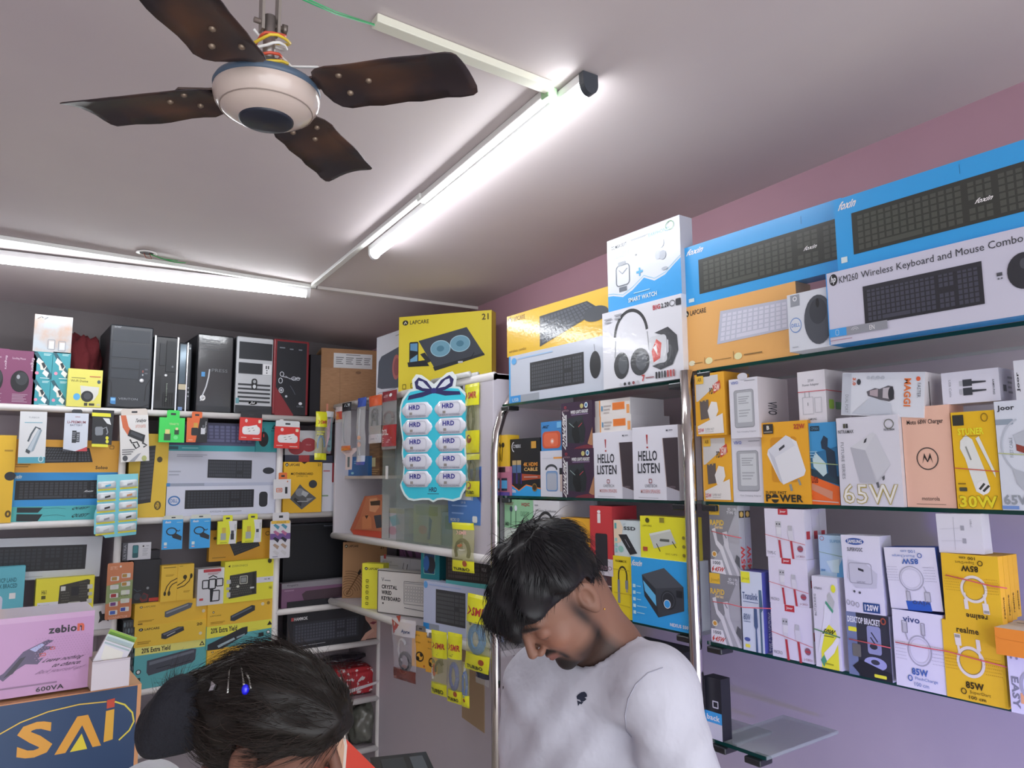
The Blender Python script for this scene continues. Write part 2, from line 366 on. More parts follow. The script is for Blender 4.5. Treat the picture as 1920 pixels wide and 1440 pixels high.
for s in (-1,1):
    bar((s*.011,0,.075),(s*.013,0,H-.06),.004,.016,mat('9a948c',.4,.7),mb,Vector((0,1,0)))
mb.tube([(-.03,0,.145),(.03,0,.145)],.004,mat('8a8078',.4,.7),8); mb.tube([(-.022,0,.088),(.022,0,.088)],.004,mat('8a8078',.4,.7),8)
for z in (.145,.088): mb.tube([(.018,0,z),(.024,0,z)],.008,mat('777069',.4,.7),6)
mb.tube([(0,0,H-.07),(0,.012,H-.04),(0,0,H)],.006,mat('8a8078',.4,.7),8); mb.obj('hanger_shackle',fan)
mb=MB(); mb.box((-.05,-.008,.165),(-.012,.008,.171),mat('2f6a66',.4)); mb.box((-.034,-.007,.14),(-.022,.007,.166),mat('2f6a66',.4)); mb.obj('green_clip',fan,bevel=.001)
for ci,(c_,r_,ph) in enumerate((('c9523a',.021,0),('e0c23a',.024,1.6),('e8e4dc',.019,3))):
    pts=[((r_+.006*math.sin(i*.9+ph))*math.cos(i*.5+ph),(r_+.006*math.cos(i*.7))*math.sin(i*.5+ph),.006+.0028*i) for i in range(26)]
    mb=MB(); mb.tube(pts,.0022,mat(c_,.35),6); mb.obj('coiled_wire',fan)
mb=MB(); mb.tube([(.012,.0,.05),(.03,-.01,.03),(.06,-.03,.03),(.07,-.035,.02)],.002,mat('e8e4dc',.4),6); mb.obj('coiled_wire',fan)
# green twine from fan hook to the casing
a=Vector((FX+.012,FY,FZ+.147)); b=ceilpt(706,38); b.z-=.012
mb=MB()
for dz in (0,.004): mb.tube([a-a+Vector((0,0,dz)),(b-a)*.5+Vector((0,0,-.006+dz)),(b-a)+Vector((0,0,dz/2))],.0014,mat('3fb070',.4),6)
t=mb.obj('twine'); t.location=a; tag(t,'green twine stretched from fan hook to the end of cream wire casing','twine')
# ================================================================ BACK SHELF UNIT
wh=mat('dcdad8',.35); wi=mat('a9a2a8',.6)
ZA,ZB,ZC,ZD,ZE=2.056,1.580,1.124,.922,.643
ZM=onp(270,1292,1,D).z
XV1=onp(226,940,1,D).x; XV2=onp(520,1060,1,D).x; XW=1.775; XA=-.9
unit=empty('wall_shelf_unit','white painted wall shelving filled with boxes across the back wall','shelving',(.5,D+.18,0))
uo=Vector((.5,D+.18,0))
def part(mb,name,par,org,**k):
    mb.v=[tuple(Vector(v)-org) for v in mb.v]; return mb.obj(name,par,**k)
def shelf(x0,x1,z,th=.020,dep=None):
    mb=MB(); mb.box((x0,D+.012,z-th),(x1,YC-.003,z),wi); mb.tube([(x0,D+.012,z-th/2-.002),(x1,D+.012,z-th/2-.002)],.0145,wh,14); part(mb,'shelf',unit,uo)
def upright(x,z0,z1,th=.022):
    mb=MB(); mb.box((x-th/2,D+.012,z0),(x+th/2,YC-.003,z1),wi); mb.tube([(x,D+.012,z0),(x,D+.012,z1)],.0145,wh,14); part(mb,'upright',unit,uo)
shelf(XA,1.50,ZA-.001); shelf(XA,1.515,ZB-.001); shelf(XV2,1.60,ZC-.001); shelf(XV2,XW,ZD-.001,.018); shelf(XV2,XW,ZE-.001,.018)
shelf(XV1,XV2,ZM-.001)
ZL=onp(205,1178,1,D).z
shelf(XA,XV1,ZL-.001)
upright(XV1,.0,ZA-.02); upright(XV2,.0,ZA-.02); upright(XW+.003,.0,1.10); upright(XA,0,ZA-.02)
# right panel of lower bay / tall side panel (face parallel to right wall)
# ================================================================ SIDE UNIT: glass cabinet over open shelf over panel
ZG0,ZG1=1.452,2.118; ZCS=1.153
YG1=onp(926,900,0,W).y; YG0=3.618
cab=empty('display_cabinet','white wall display cabinet with sliding glass doors above an open shelf, in the corner','cabinet',(1.6,2.9,1.0)); co_=Vector((1.6,2.9,1.0))
mb=MB(); mb.box((W+.005,YG1,ZG0),(XC-.005,YG0,ZG0+.020),mat('cfcdd0',.5)); mb.tube([(W+.004,YG1,ZG0+.01),(W+.004,YG0,ZG0+.01)],.0155,wh,12); part(mb,'bottom_board',cab,co_)
mb=MB(); mb.box((W+.005,YG1,ZG1-.02),(XC-.005,YG0,ZG1),mat('cfcdd0',.5)); mb.tube([(W+.004,YG1,ZG1-.01),(W+.004,YG0,ZG1-.01)],.0155,wh,12); part(mb,'top_board',cab,co_)
mb=MB(); mb.box((W,YG0-.02,ZG0+.02),(XC-.005,YG0,ZG1-.02),mat('c9c6cc',.5)); part(mb,'end_board',cab,co_,bevel=.002)
YP=onp(868,900,0,W).y
mb=MB(); mb.box((W-.002,YG1,ZG0-.01),(XC-.005,YP-.0,ZG1),mat('c3bfc8',.5)); part(mb,'side_panel',cab,co_,bevel=.003)
mb=MB(); mb.box((XC-.02,YP,ZG0+.02),(XC-.006,YG0-.02,ZG1-.02),mat('b5b0c0',.6)); part(mb,'back_board',cab,co_)
zi=onp(790,891,0,W+.12).z
mb=MB(); mb.box((W+.05,YP+.01,zi-.014),(XC-.021,YG0-.021,zi),mat('b9b0a8',.5)); part(mb,'inner_shelf',cab,co_)
for (y0,y1,xo) in ((onp(712,900,0,W).y,YP+.002,.012),(onp(735,900,0,W).y,YP+.3,.022)):
    mb=MB(); mb.box((W+xo,min(y0,y1),ZG0+.021),(W+xo+.004,max(y0,y1),ZG1-.021),mat('9fb0a8',.05,kind='door')); part(mb,'glass_door',cab,co_)
mb=MB(); pp=onp(722,886,0,W); 
mb.box((W+.004,pp.y-.012,pp.z-.03),(W+.012,pp.y+.008,pp.z+.03),mat('d8d8d6',.3)); part(mb,'door_handle',cab,co_,bevel=.003)
# open shelf below, panel below
mb=MB(); mb.box((W+.005,YG1,ZCS-.021),(XC-.005,YG0+.01,ZCS-.001),mat('b9b3b8',.5)); mb.tube([(W+.004,YG1,ZCS-.012),(W+.004,YG0+.01,ZCS-.012)],.0155,wh,12); part(mb,'shelf',cab,co_)
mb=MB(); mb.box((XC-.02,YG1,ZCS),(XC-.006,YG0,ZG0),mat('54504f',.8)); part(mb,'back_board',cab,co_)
XPn=1.775; YPn=onp(926,1300,0,XPn).y
mb=MB(); mb.box((XPn,YPn,0),(XC-.005,D+.008,ZCS-.022),mat('b7b1ba',.45,kind='wall')); part(mb,'lower_panel',cab,co_,bevel=.002)
# ================================================================ CHROME DISPLAY RACK
ch=mat('c6c2bf',.12,1); gl=mat('0d3a34',.08,0,kind='')
Z1,Z2,Z3=2.020,1.684,1.341
YR0=onp(934,900,0,W).y; YR1=onp(1298,900,0,W).y; YR2=-.15
rack=empty('chrome_display_rack','chrome pipe rack with three rows of green edged glass shelves along the right wall','rack',(W+.15,1.2,0)); ro=Vector((W+.15,1.2,0))
def post(y,curve=True,z1=2.13):
    mb=MB(); pts=[(W-.004,y,0),(W-.004,y,1.0),(W-.004,y,1.6),(W-.004,y,z1-.28)]
    pts+= [(W-.004+.24*(1-math.cos(a)),y-.0,z1-.28+.28*math.sin(a)) for a in [math.radians(15*i) for i in range(1,6)]]+[(W+.30,y,z1+.0)] if curve else [(W-.004,y,z1)]
    mb.tube(pts,.0165,ch,20); part(mb,'post',rack,ro)
post(YR0+.012,True,2.11); post(YR1+.004,False,2.02); post(YR2)
def gshelf(label,y0,y1,z,x1=W+.31):
    mb=MB(); c=Vector((W+.15,(y0+y1)/2,z-.008)); mb.box((W+.016,y1,z-.008),(x1,y0,z),mat('a9b8b2',.03,kind='pane')); mb.box((W+.0145,y1,z-.0082),(W+.016,y0,z+.0002),gl)
    mb.v=[tuple(Vector(v)-c) for v in mb.v]; o=mb.obj('glass_shelf'); o.location=c; tag(o,label,'shelf',grp='green edged glass shelves')
    for y in (y0-.03,y1+.03):
        mb=MB(); mb.box((W+.002,y-.022,z-.024),(W+.05,y+.022,z-.0085),mat('4a4c4e',.25,.8)); part(mb,'shelf_clip',rack,ro,bevel=.003)
zz=onp(1400,1412,0,W).z
for z,l in ((Z1-.018,'top glass shelf of the left bay, under the headphone carton'),(Z2,'second glass shelf of the left bay, under the white speaker cartons'),(1.352,'third glass shelf of left bay, under the blue power supply carton'),(1.06,'lowest glass shelf of left bay, mostly hidden behind the man')): gshelf(l,YR0-.008,YR1+.022,z)
for z,l in ((Z1,'top glass shelf of the right bay, under the large keyboard cartons'),(Z2,'second glass shelf of the right bay, under the charger cartons'),(Z3,'third glass shelf of the right bay, under the yellow cable cartons')): gshelf(l,YR1-.016,YR2+.02,z)
gshelf('short glass shelf end sticking out beside the post at the bottom',YR1-.016,onp(1428,1400,0,W).y,zz)
# ================================================================ BOXES AND GOODS
Y='ecbc3c'; YB='ecd63c'; FB='2b9de4'; WH='dddee8'; K='1a1b1f'; KK='3a3d44'; KG='aeb2b8'; OR='e8a22e'; TL='2fa3a8'; RD='c92f33'; GR='8d9096'; BR='b08a5e'
def lap(u0,v0,u1,v1,c='2b2a26',s='LAPCARE'):   # round mark and word
    r=(v1-v0)/2; a=(u1-u0)*.11
    return [('e',u0+a,v0+r,a,r,c),('l',[(u0+a*.6,v1-r*.5),(u0+a,v0+r*.6),(u0+a*1.4,v1-r*.6)],r*.4,'e8e0c8'),('t',s,u0+2.6*a,v0+r*.25,u1,v1-r*.25,c,0,.015)]
def kb(x0,y0,x1,y1,b=K,k='383b41',rows=6,full=1): return ('k',[(x0,y0),(x1,y0),(x1,y1),(x0,y1)],b,k,rows,full)
def mouse(cx,cy,rx,ry,c=K): return [('e',cx,cy,rx,ry,c),('e',cx,cy-ry*.3,rx*.62,ry*.5,'3f434a'),('e',cx,cy-ry*.45,rx*.12,ry*.22,'15161a')]
def n21(x0,y0,x1,y1,c='4a3c14'): return [('t','21',x0,y0,x1,y1,c,0,.02)]
# ---- top shelf, left
for x0,x1,yt,lb in ((-26,10,651,'purple mouse carton cut off by the left edge of the picture'),(10,63,655,'purple mouse carton beside the four small teal cable boxes')):
    B('mouse_box',lb,'box','B',x0,x1,yt,761,.08,'7b4263',[('t','fingers',78,12,93,37,'c9b8c4',90,.01),('t','Scrolling Mouse',12,13,60,18,'c8b0c0'),('e',44,57,33,20,'1b1c20'),('e',50,52,22,12,'33363a'),('e',38,49,6,4,'9a9ea4'),('x',20,80,75,96,6,'a58a9c')],off=.03,zb=ZA,grp='purple mouse cartons on the top shelf')
tb={}
for i,(x0,x1,yt,yb,lb,z) in enumerate(((58.5,91.5,710,761,'lower left of the four small teal cable boxes',None),(92,125,711,761,'lower right of the four small teal cable boxes',None),(60.5,96,658,710,'upper left of the four small teal cable boxes',0),(96.5,130,659,711,'upper right of the four small teal cable boxes',1))):
    tb[i]=B('cable_box',lb,'box','B',x0,x1,yt,yb,.06,'3f97a3',[('p',[(0,6),(18,2),(100,80),(100,98),(88,100)],'2d5763'),('p',[(25,22),(52,36),(40,52),(14,38)],'dfe5e8'),('p',[(62,64),(86,76),(76,92),(50,78)],'dfe5e8'),('p',[(34,44),(50,34),(72,52),(62,66),(40,66)],'d9d6cc'),('p',[(42,42),(56,38),(68,52),(56,62)],'2a3338'),('e',22,78,10,6,'d98fa8'),('x',52,5,92,14,2,'bfe0e2'),('x',40,93,90,98,1,'cfe8ea')],off=.03,zb=ZA if z is None else tb[z],grp='four small teal cable boxes')
B('adapter_pack','silvery scuffed see-through pack standing on the small teal cable boxes','box','B',61,133,588,658,.05,mat('b9c2c8',.25,gloss=1,kind='aged'),[('t','M',11,5,32,12,'4a4f55',0,0,.5),('q',38,66,56,92,1.6,'8f969c',2),('r',41,70,54,90,'d4d6d8'),('q',66,68,84,94,1.6,'8f969c',2),('r',69,72,83,91,'d4d6d8')],off=.03,zb=tb[2],gloss=1,rough=.25)
B('camera_box','yellow green dome camera carton at the left of the black computer towers','box','B',124,189,690,763,.08,'d8d265',[('p',[(36,44),(92,46),(90,64),(78,82),(52,84),(40,66)],'cfd0c8'),('e',58,72,18,15,'2a2c30'),('e',59,71,11,9,'45484c'),('e',28,74,10,9,'58a8d8'),('t','Wi-Fi Dome',8,29,58,35,'6a6636',0,.01),('x',10,22,50,27,1,'9a9650'),('r',50,89,60,97,'3a3a30'),('r',64,90,80,96,'3a3a30'),('e',90,32,5,5,'4a5a60'),('e',92,93,6,3,'c9c6a0'),('x',62,16,94,22,1,'c47a50')],off=.0,zb=ZA)
# ---- computer towers
def tower(name,label,x0,x1,yt,yb,col,side,off=.01,gloss=0,d=.33,grp='computer towers on the top shelf',bev=.006,front=None):
    M,w,h=place('B',x0,x1,yt,yb,off,0,0,ZA)
    R=empty(name,label,'computer',grp=grp,M=M); mb=MB(); mb.box((-w/2,.02,.006),(w/2,d,h-.002),mat(side,.5)); mb.obj('case',R,bevel=.003)
    mb=MB(); mb.box((-w/2,0,.004),(w/2,.0205,h),mat(col,.35,0,gloss)); f=mb.obj('front_panel',R,bevel=bev)
    DIM[R.name]=(w,d,h); DIM[f.name]=(w,d,h); R['_top']=M.translation.z+h
    return R,w,h
def onf(R,name,items,dep=.0012):
    w,d,h=DIM[R.name]; mb=MB(); art(mb,items,lambda u,v,k:((u/100-.5)*w,-k,(1-v/100)*h),w/h,dep=dep,rough=.35); return mb.obj(name,R)
R,_w,_h=tower('computer_tower','large matte black tower, leftmost of the computers on the top shelf',199,281,606,765,'2c3036','222429')
for a in ((6,5,92,20),(6,22,92,39),(6,42,69,52),(6,54,69,64)): kidbox(R,'drive_cover',*a,'343940',-.002,.0)
kidbox(R,'port_panel',71,42,92,64,'2f333a',-.0015,.0,[('r',30,50,45,62,'8a4a44'),('r',58,40,90,48,'5a5f66'),('r',30,70,44,80,'9aa0a6'),('r',58,62,90,70,'5a5f66')])
w,d,h=DIM[R.name]
def button(R,u,v,r,col,rim='8d9298'):
    w,d,h=DIM[R.name]; mb=MB(); MM=Matrix.Translation(((u/100-.5)*w,-.001,(1-v/100)*h))@Matrix.Rotation(math.radians(90),4,'X')
    mb.lathe([(r*1.25,0),(r*1.25,.002),(r,.0025)],mat(rim,.3,.6),20,MM); mb.lathe([(r,.0025),(r*.9,.004),(.0001,.0045)],mat(col,.3),20,MM); return mb.obj('power_button',R)
button(R,77,57.5+8,.008,'d9dadc')
onf(R,'front_trim',[('l',[(1,64),(8,70),(10,92)],1,'14161a'),('l',[(96,64),(88,72),(86,90)],1,'14161a'),('r',8,87,20,95,'3f7fb8'),('r',9,88,19,91,'7ab4dc'),('t','VERITON',26,87,70,89.5,'8d939a'),('t','acer',8,2,24,4,'9a9fa6'),('l',[(4,94),(20,97),(50,98),(80,97),(96,94)],1,'15171b')])
R,_w,_h=tower('slim_computer','slim black desktop computer with silver edges beside the large matte black tower',283,330,628,766,'1d1f23','2a2c30')
for a in ((1,0,7,100),(93,0,99,100)): kidbox(R,'silver_edge',*a,mat('c3c6ca',.25,.5),-.004,.01)
kidbox(R,'drive_cover',24,10,46,40,'2a2d31'); kidbox(R,'drive_cover',50,6,88,48,'26292d')
onf(R,'vent_grille',[('r',14+((i%3)*7),54+i//3*2.1,19+((i%3)*7),55+i//3*2.1,'0d0e10') for i in range(48)]+[('r',44+((i%5)*9),76+i//5*2.4,50+((i%5)*9),77.4+i//5*2.4,'0d0e10') for i in range(40)]+[('t','hp compaq',52,64,60,88,'8e9a8c',-90),('e',76,41,4,1.5,'6a6e74')])
button(R,52,53,.0055,'d9dadc')
R,_w,_h=tower('slim_computer','narrow black desktop computer with bright chrome strip between two bigger towers',331,356,641,766,'20242a','202226')
kidbox(R,'silver_edge',60,0,68,100,mat('d0d3d8',.15,.9),-.003,.01); kidbox(R,'badge',5,61,60,69,'b6ab92',-.002,0); kidbox(R,'drive_cover',8,3,52,60,mat('52616c',.12,.3),-.002,0)
onf(R,'front_trim',[('r',8,94,40,99,'6a86b4'),('e',80,8,8,1.5,'8a9096'),('e',80,66,6,1.2,'8a9096'),('e',80,72,6,1.2,'8a9096'),('e',80,78,6,1.2,'8a9096')])
R,_w,_h=tower('computer_tower','glossy black tower with a curved white streak and round badge',366,434,624,771,'17191e','24262b',gloss=1)
onf(R,'front_trim',[('l',[(8,12),(60,12.6)],.6,'3a4048'),('l',[(8,19),(60,19.6)],.6,'3a4048'),('l',[(8,7),(60,7.6)],.6,'3a4048'),('r',12,49,22,55,'4a8fc8'),('e',18,82,7.5,3.6,'e2e4e8'),('t','hp',13.5,79.5,22.5,84.5,'23262c',0,.02,.3),('t','PRESS',40,44,84,48,'6c7075'),('l',[(34,45),(32,55),(26,68),(18,78),(12,86)],1.6,'b8bcc2'),('r',4,92,96,99,'2b2e33')])
R,_w,_h=tower('computer_tower','silver and black tower with horizontal vent slots, right of the glossy black one',440,509,629,774,'b4b7bb','33363b')
kidbox(R,'drive_cover',6,7,96,29,'26292e'); kidbox(R,'drive_cover',6,34,70,48,'26292e'); kidbox(R,'port_panel',72,34,96,48,'d3d5d8',-.002,0,[('r',30,15,45,45,'3a3d42'),('r',55,15,70,45,'3a3d42'),('e',45,60,8,6,'3a3d42'),('e',45,82,8,6,'3a3d42')])
onf(R,'vent_slots',[('r',6,61+i*5.4,94,63.4+i*5.4,'34373b') for i in range(5)]+[('r',0,89,100,100,'2f3237'),('r',1,80,10,87,'5f8f98')],.0008)
kidbox(R,'button_oval',42,54,57,68,'1b1d20',-.004,0,[('e',50,28,28,16,'9a9ea2'),('e',50,74,30,18,'c4c8cc')],7); kidbox(R,'badge',36,83,58,88,'1d1f22',-.002,0,[('t','Zeb',20,20,80,80,'d8dadc',0,.02,.3)],8)
R,_w,_h=tower('computer_tower','black and red tower with silver scroll ornament, rightmost of the computers',510,577,634,778,'7e2a30','5c2228')
kidbox(R,'face_plate',8,3,92,99,'1e2026',-.003,0,a=[('p',[(-2,62),(60,100),(60,101),(-2,101)],'7e2a30'),('r',8,8,26,9.5,'7a8088'),('r',42,9,54,10.5,'7a8088'),('r',72,9,84,10.5,'7a8088'),('o',18,45,6,3,1,'b9bcc4'),('o',14,54,6,3.5,1,'b9bcc4'),('l',[(18,48),(34,49),(50,51),(66,50),(80,49)],1,'b9bcc4'),('o',58,50,7,2.4,.9,'b9bcc4'),('o',72,50,6,2,.8,'b9bcc4'),('l',[(30,47),(44,51),(54,48),(66,53)],.8,'8d919a'),('o',17,67,7,3.4,1.2,'aeb2ba'),('e',17,67,3.6,1.8,'aeb2ba'),('e',34,75,4,1.6,'b9bcc4'),('e',82,84,6,2,'c9ccd4'),('t','Circle',70,87,92,89,'8a8e96'),('l',[(46,60),(56,66),(64,72)],1,'4a4e58')])
# cartons on the top shelf
cb=B('cardboard_box','brown cardboard carton, the lower one behind the hanging pouches','box','B',600,706,688,776,.22,mat('a98260',.8,kind='card'),[('l',[(33,0),(34,50),(33,100)],1,'8a6848'),('e',66,8,5,3,'7c5a3e')],off=.08,zb=ZA,yaw=-14,ym=770)
B('cardboard_box','brown cardboard carton with white shipping label, on top of another carton','box','B',602,706,652,686,.2,mat('a27a56',.8,kind='card'),[('r',22,22,92,112,'cfd0d2'),('x',26,40,40,80,4,'77797c'),('x',44,40,58,80,4,'77797c'),('x',62,40,74,80,4,'77797c'),('x',77,40,89,80,4,'77797c'),('r',44,28,70,31,'5a5c60')],off=.10,zb=cb,yaw=-14,ym=686)
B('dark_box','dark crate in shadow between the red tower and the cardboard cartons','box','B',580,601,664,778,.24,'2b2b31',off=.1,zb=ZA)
B('cooling_pad_box','white laptop cooling pad carton standing behind the yellow one on the display cabinet','box','R',705,750,634,741,.12,'cfd2da',[('p',[(10,42),(22,34),(100,26),(100,92),(24,88),(6,84)],'555b66'),('e',84,58,16,20,'b06a68'),('e',86,58,12,14,'8f5458'),('x',80,6,98,9,1,'8d9098'),('l',[(8,94),(96,91)],.8,'8d9098')],off=.012,zb=ZG1)
ck=B('cooling_pad_box','bright yellow laptop cooling pad carton on top of the display cabinet','box','R',747,922,595,719,.055,'f7cf38',lap(4,5,33,12)+n21(90,4,97,12)+[('p',[(22,34),(74,20),(92,56),(40,72)],'3f454e'),('p',[(38,70),(92,55),(93,58),(40,75)],'2a2e34'),('e',46,46,10.5,10.5,'6f9fb4'),('e',67,41,10.5,10.5,'6f9fb4'),('o',46,46,10.5,10.5,1,'9fc4d0'),('o',67,41,10.5,10.5,1,'9fc4d0'),('e',46,46,4,4,'4e7f94'),('e',67,41,4,4,'4e7f94'),('R',12,35,22,66,'1f2329',1.5),('p',[(13,37),(21,37),(21,48),(13,46)],'5f93b8'),('p',[(13,58),(21,52),(21,65),(13,65)],'6fa6c8'),('p',[(10,62),(30,60),(34,68),(11,68)],'1f2329'),('p',[(24,52),(29,50),(36,62),(32,64)],'2a2e34'),('r',65,64,70,66.5,'c8ccd0'),('l',[(78,62),(82,54)],1,'1f2329'),('t','CHILLMATE',72,89,98,95,'9a7f2a'),('q',5,91,8.5,97,.8,'6a5a1a',.6),('q',14,90,17.5,96,.8,'6a5a1a',.6),('q',24,89,27.5,95,.8,'6a5a1a',.6),('q',34,88,37.5,94,.8,'6a5a1a',.6)],side='c9b23a',off=-.012,zb=ZG1,yaw=36,ym=712)
M,w,h=place('R',800,876,703,716,.0,0,0,ZG1); mb=MB(); mb.tube([(-w/2,.012,.012),(w/2,.012,.012)],.011,mat('cfd2d4',.3),12); mb.tube([(-w/2+.01,-.008,.010),(w/2,-.010,.010)],.009,mat('bfc8bf',.3),12)
# ---- row one, left bay
q1=B('game_mouse_box','lower of two flat teal cartons under the blue keyboard carton','box','B',12,224,963,975,.12,'4fb0b4',[('p',[(8,10),(30,20),(26,100),(8,90)],'20292c'),('l',[(30,40),(42,30),(50,50)],3,'20292c'),('t','QUEST',56,25,70,70,'16383c',0,.03,.3)],off=.03,zb=ZB,grp='flat teal cartons')
q2=B('game_mouse_box','upper of two flat teal cartons under the blue keyboard carton','box','B',13,224,951,963,.12,'4fb0b4',[('p',[(8,10),(30,20),(26,100),(8,90)],'20292c'),('l',[(30,40),(42,30),(50,50)],3,'20292c'),('t','QUEST',56,25,70,70,'16383c',0,.03,.3)],off=.03,zb=q1,grp='flat teal cartons')
fx=B('keyboard_box','blue keyboard carton with black keyboard picture on the left shelf','box','B',17,224,886,951,.06,'2f8fd0',[kb(4,24,106,80),('t','foxin',1,6,9,18,'cfe4f2',0,.03,.2),('r',60,52,76,66,'2a2c31'),('t','foxin',66,54,74,60,'d9dce0',0,.02,.3)],off=.03,zb=q2)
B('keyboard_box','orange keyboard carton on the left shelf, above the blue keyboard carton','box','B',22,222,823,886,.06,'e0a63a',[('k',[(28,22),(70,24),(74,68),(16,72)],K,'4a4e55',5,2),('t','Soloo',77,80,89,90,'2c2414',0,.03),('q',90,16,94,26,1.5,'4a3a14',.8),('x',3,74,16,86,2,'9a7020')],off=.03,zb=fx)
B('keyboard_box','tall yellow carton cut off by the left edge, standing on the second shelf','box','B',-34,20,815,977,.06,'e5b52c',[('e',86,47,20,5,'25272d'),('o',88,90,7,3,2,'5a4412'),('x',60,16,90,20,1,'a8821c')],off=-.0,zb=ZB)
B('keyboard_box','upright yellow keyboard carton just right of the shelf upright','box','B',236,310,812,970,.05,'d8b53a',[('k',[(30,16),(66,14),(60,82),(26,84)],'2a2b2f','47494f',14,0),('e',78,31,7,3.5,'4a3f22'),('o',78,86,7,4.5,1.6,'5a4a22'),('t','21',74,83.5,82,88.5,'5a4a22',0,.02)],off=.03,zb=ZB)
dl=B('keyboard_box','white keyboard and mouse carton on the second shelf, lowest of its stack','box','B',309,520,906,967,.06,'c9cddc',[('r',0,0,100,10,'a9b0c4'),('r',0,0,3,10,'3f86c4'),('r',3,1,32,9,'8f97a8'),kb(16,22,77,78,'1f2127','31343c'),('R',82,30,90,78,'25272d',3),('o',7,53,4.5,13,.8*5,'3f74b0'),('t','DELL',4,48,10,58,'3f74b0',0,.02),('t','KM3322W',38,86,48,91,'7d828e'),('x',49,86,66,92,1,'9aa0ac')],off=.03,zb=ZB)
l2=B('keyboard_box','white keyboard and mouse carton, middle of its stack on the second shelf','box','B',311,520,845,906,.06,'b9bdcb',[('k',[(35,26),(75,28),(75,88),(35,84)],'2a2d34','3d4149',5,1),('e',91,62,5.5,11,'2a2d34'),('x',8,10,34,20,2,'8d93a2'),('x',2,60,12,80,2,'9ba1b0')],off=.035,zb=dl)
B('keyboard_box','dark keyboard carton with teal lower edge, top of the stack on second shelf','box','B',313,478,790,845,.06,'4d4f6b',[('r',0,80,100,100,'3a9aa2'),('k',[(2,4),(99,4),(99,72),(4,72)],'3f415c','5a5c7c',5,0),('r',2,84,12,95,'2c5560'),('x',16,86,34,94,1,'7ac0c6')],off=.04,zb=l2)
B('mouse_box','teal carton with black wired mouse picture, top of its stack','box','B',479,521,790,845,.07,'2b8a8e',[('e',34,58,22,25,'16181c'),('l',[(34,34),(33,22)],2,'16181c'),('e',34,46,3,6,'c03a3a'),('p',[(68,24),(80,8),(92,24)],'123c40'),('p',[(76,20),(80,13),(85,20)],'2b8a8e'),('x',66,28,94,32,1,'123c40')],off=.03,zb=l2)
# right bay, row one
mo=B('motherboard_box','yellow motherboard carton on the second shelf beside the white upright','box','B',530,602,866,962,.05,'e3b12c',lap(3,2,40,9)+n21(88,3,95,8)+[('t','MOTHERBOARD',18,21,76,26,'3a3016',0,.01),('t','LPM-H81-1156',33,27,62,30,'7a6420'),('p',[(30,58),(42,44),(52,52),(86,72),(48,94),(16,72)],'56585a'),('e',42,60,11,8,'7d8288'),('p',[(50,56),(66,62),(58,70),(46,64)],'a9adb0'),('p',[(30,70),(48,80),(46,88),(26,74)],'303336'),('p',[(60,72),(78,72),(62,80)],'8a8e92'),('e',76,44,11,8,'3b3d42'),('l',[(36,78),(62,78)],1,'c9ccd0'),('p',[(44,0),(60,0),(52,4)],'2c2416')],off=.0,zb=ZB)
B('document_box','white upright carton with red spine squeezed right of yellow motherboard carton','box','B',603,626,868,962,.05,'d0d2dc',[('r',78,0,100,40,'9c3038'),('r',0,66,50,69,'7f9a80'),('x',6,14,60,20,1,'c07a80')],off=.02,zb=ZB)
fdk=B('dark_box','flat dark carton with a red stripe lying on the yellow motherboard carton','box','B',534,624,853,866,.12,'44475a',[('r',28,0,50,100,'a8444a')],off=.04,zb=mo)
B('fan_box','light grey carton with two round red vents, behind the hanging red pack','box','B',534,603,806,853,.10,'c2c3c8',[('e',30,70,22,28,'a8434b'),('e',64,58,22,28,'a8434b'),('t','DELUX',56,55,70,60,'d8b0b4'),('r',86,14,90,20,'55585e'),('r',93,14,97,20,'55585e')],off=.05,zb=fdk)
# ---- second row of the middle and left bays
P_=(1,3.70)
tn=B('toner_box','teal toner carton with yellow band, at the bottom left of the toner stack','box','B',249,384,1216,1291,.11,'5aa9ae',[('r',0,0,100,19,'e8dc7c'),('t','20% Extra Yield',9,3,48,15,'1f2022',0,.03),('p',[(89,15),(93,4),(97,15)],'22201a'),('p',[(91,13),(93,8),(95,13)],'e8dc7c'),('p',[(17,34),(78,20),(85,22),(84,48),(80,54),(20,70),(17,62)],'454a55'),('p',[(20,38),(82,24),(82,30),(20,46)],'6a707c'),('l',[(30,56),(48,52),(50,56),(66,52),(78,48)],1.6,'22252b'),('e',6,58,3.5,6,'1f3336'),('e',6,58,2.3,4,'d7e8e8'),('r',3,72,9,80,'1f3336'),('r',3,86,9,94,'1f3336'),('t','for toner cartridges',28,88,52,92,'1f3336'),('l',[(80,66),(96,60)],1,'2a6a94')],off=.0,zb=ZM,yaw=3,grp='toner cartons')
cart=lambda x,y,s=1:[('p',[(x,y+14*s),(x+24*s,y-12*s),(x+32*s,y-10*s),(x+33*s,y+10*s),(x+6*s,y+44*s),(x,y+38*s)],'33363d'),('p',[(x+2*s,y+16*s),(x+25*s,y-8*s),(x+31*s,y-6*s),(x+4*s,y+24*s)],'646a76'),('p',[(x+8*s,y+26*s),(x+20*s,y+10*s),(x+20*s,y+14*s),(x+8*s,y+31*s)],'b4b8bc')]
t2=B('toner_box','yellow toner carton, middle of the left toner stack','box','B',251,386,1176,1216,.11,Y,lap(5,10,33,24)+cart(36,34,.95)+[('t','20',85,14,93,28,'4a3a12',0,.02),('e',91,68,2.4,8,'d8cfae'),('x',4,72,22,88,2,'a8821c')],off=.0,zb=tn,yaw=2,grp='toner cartons')
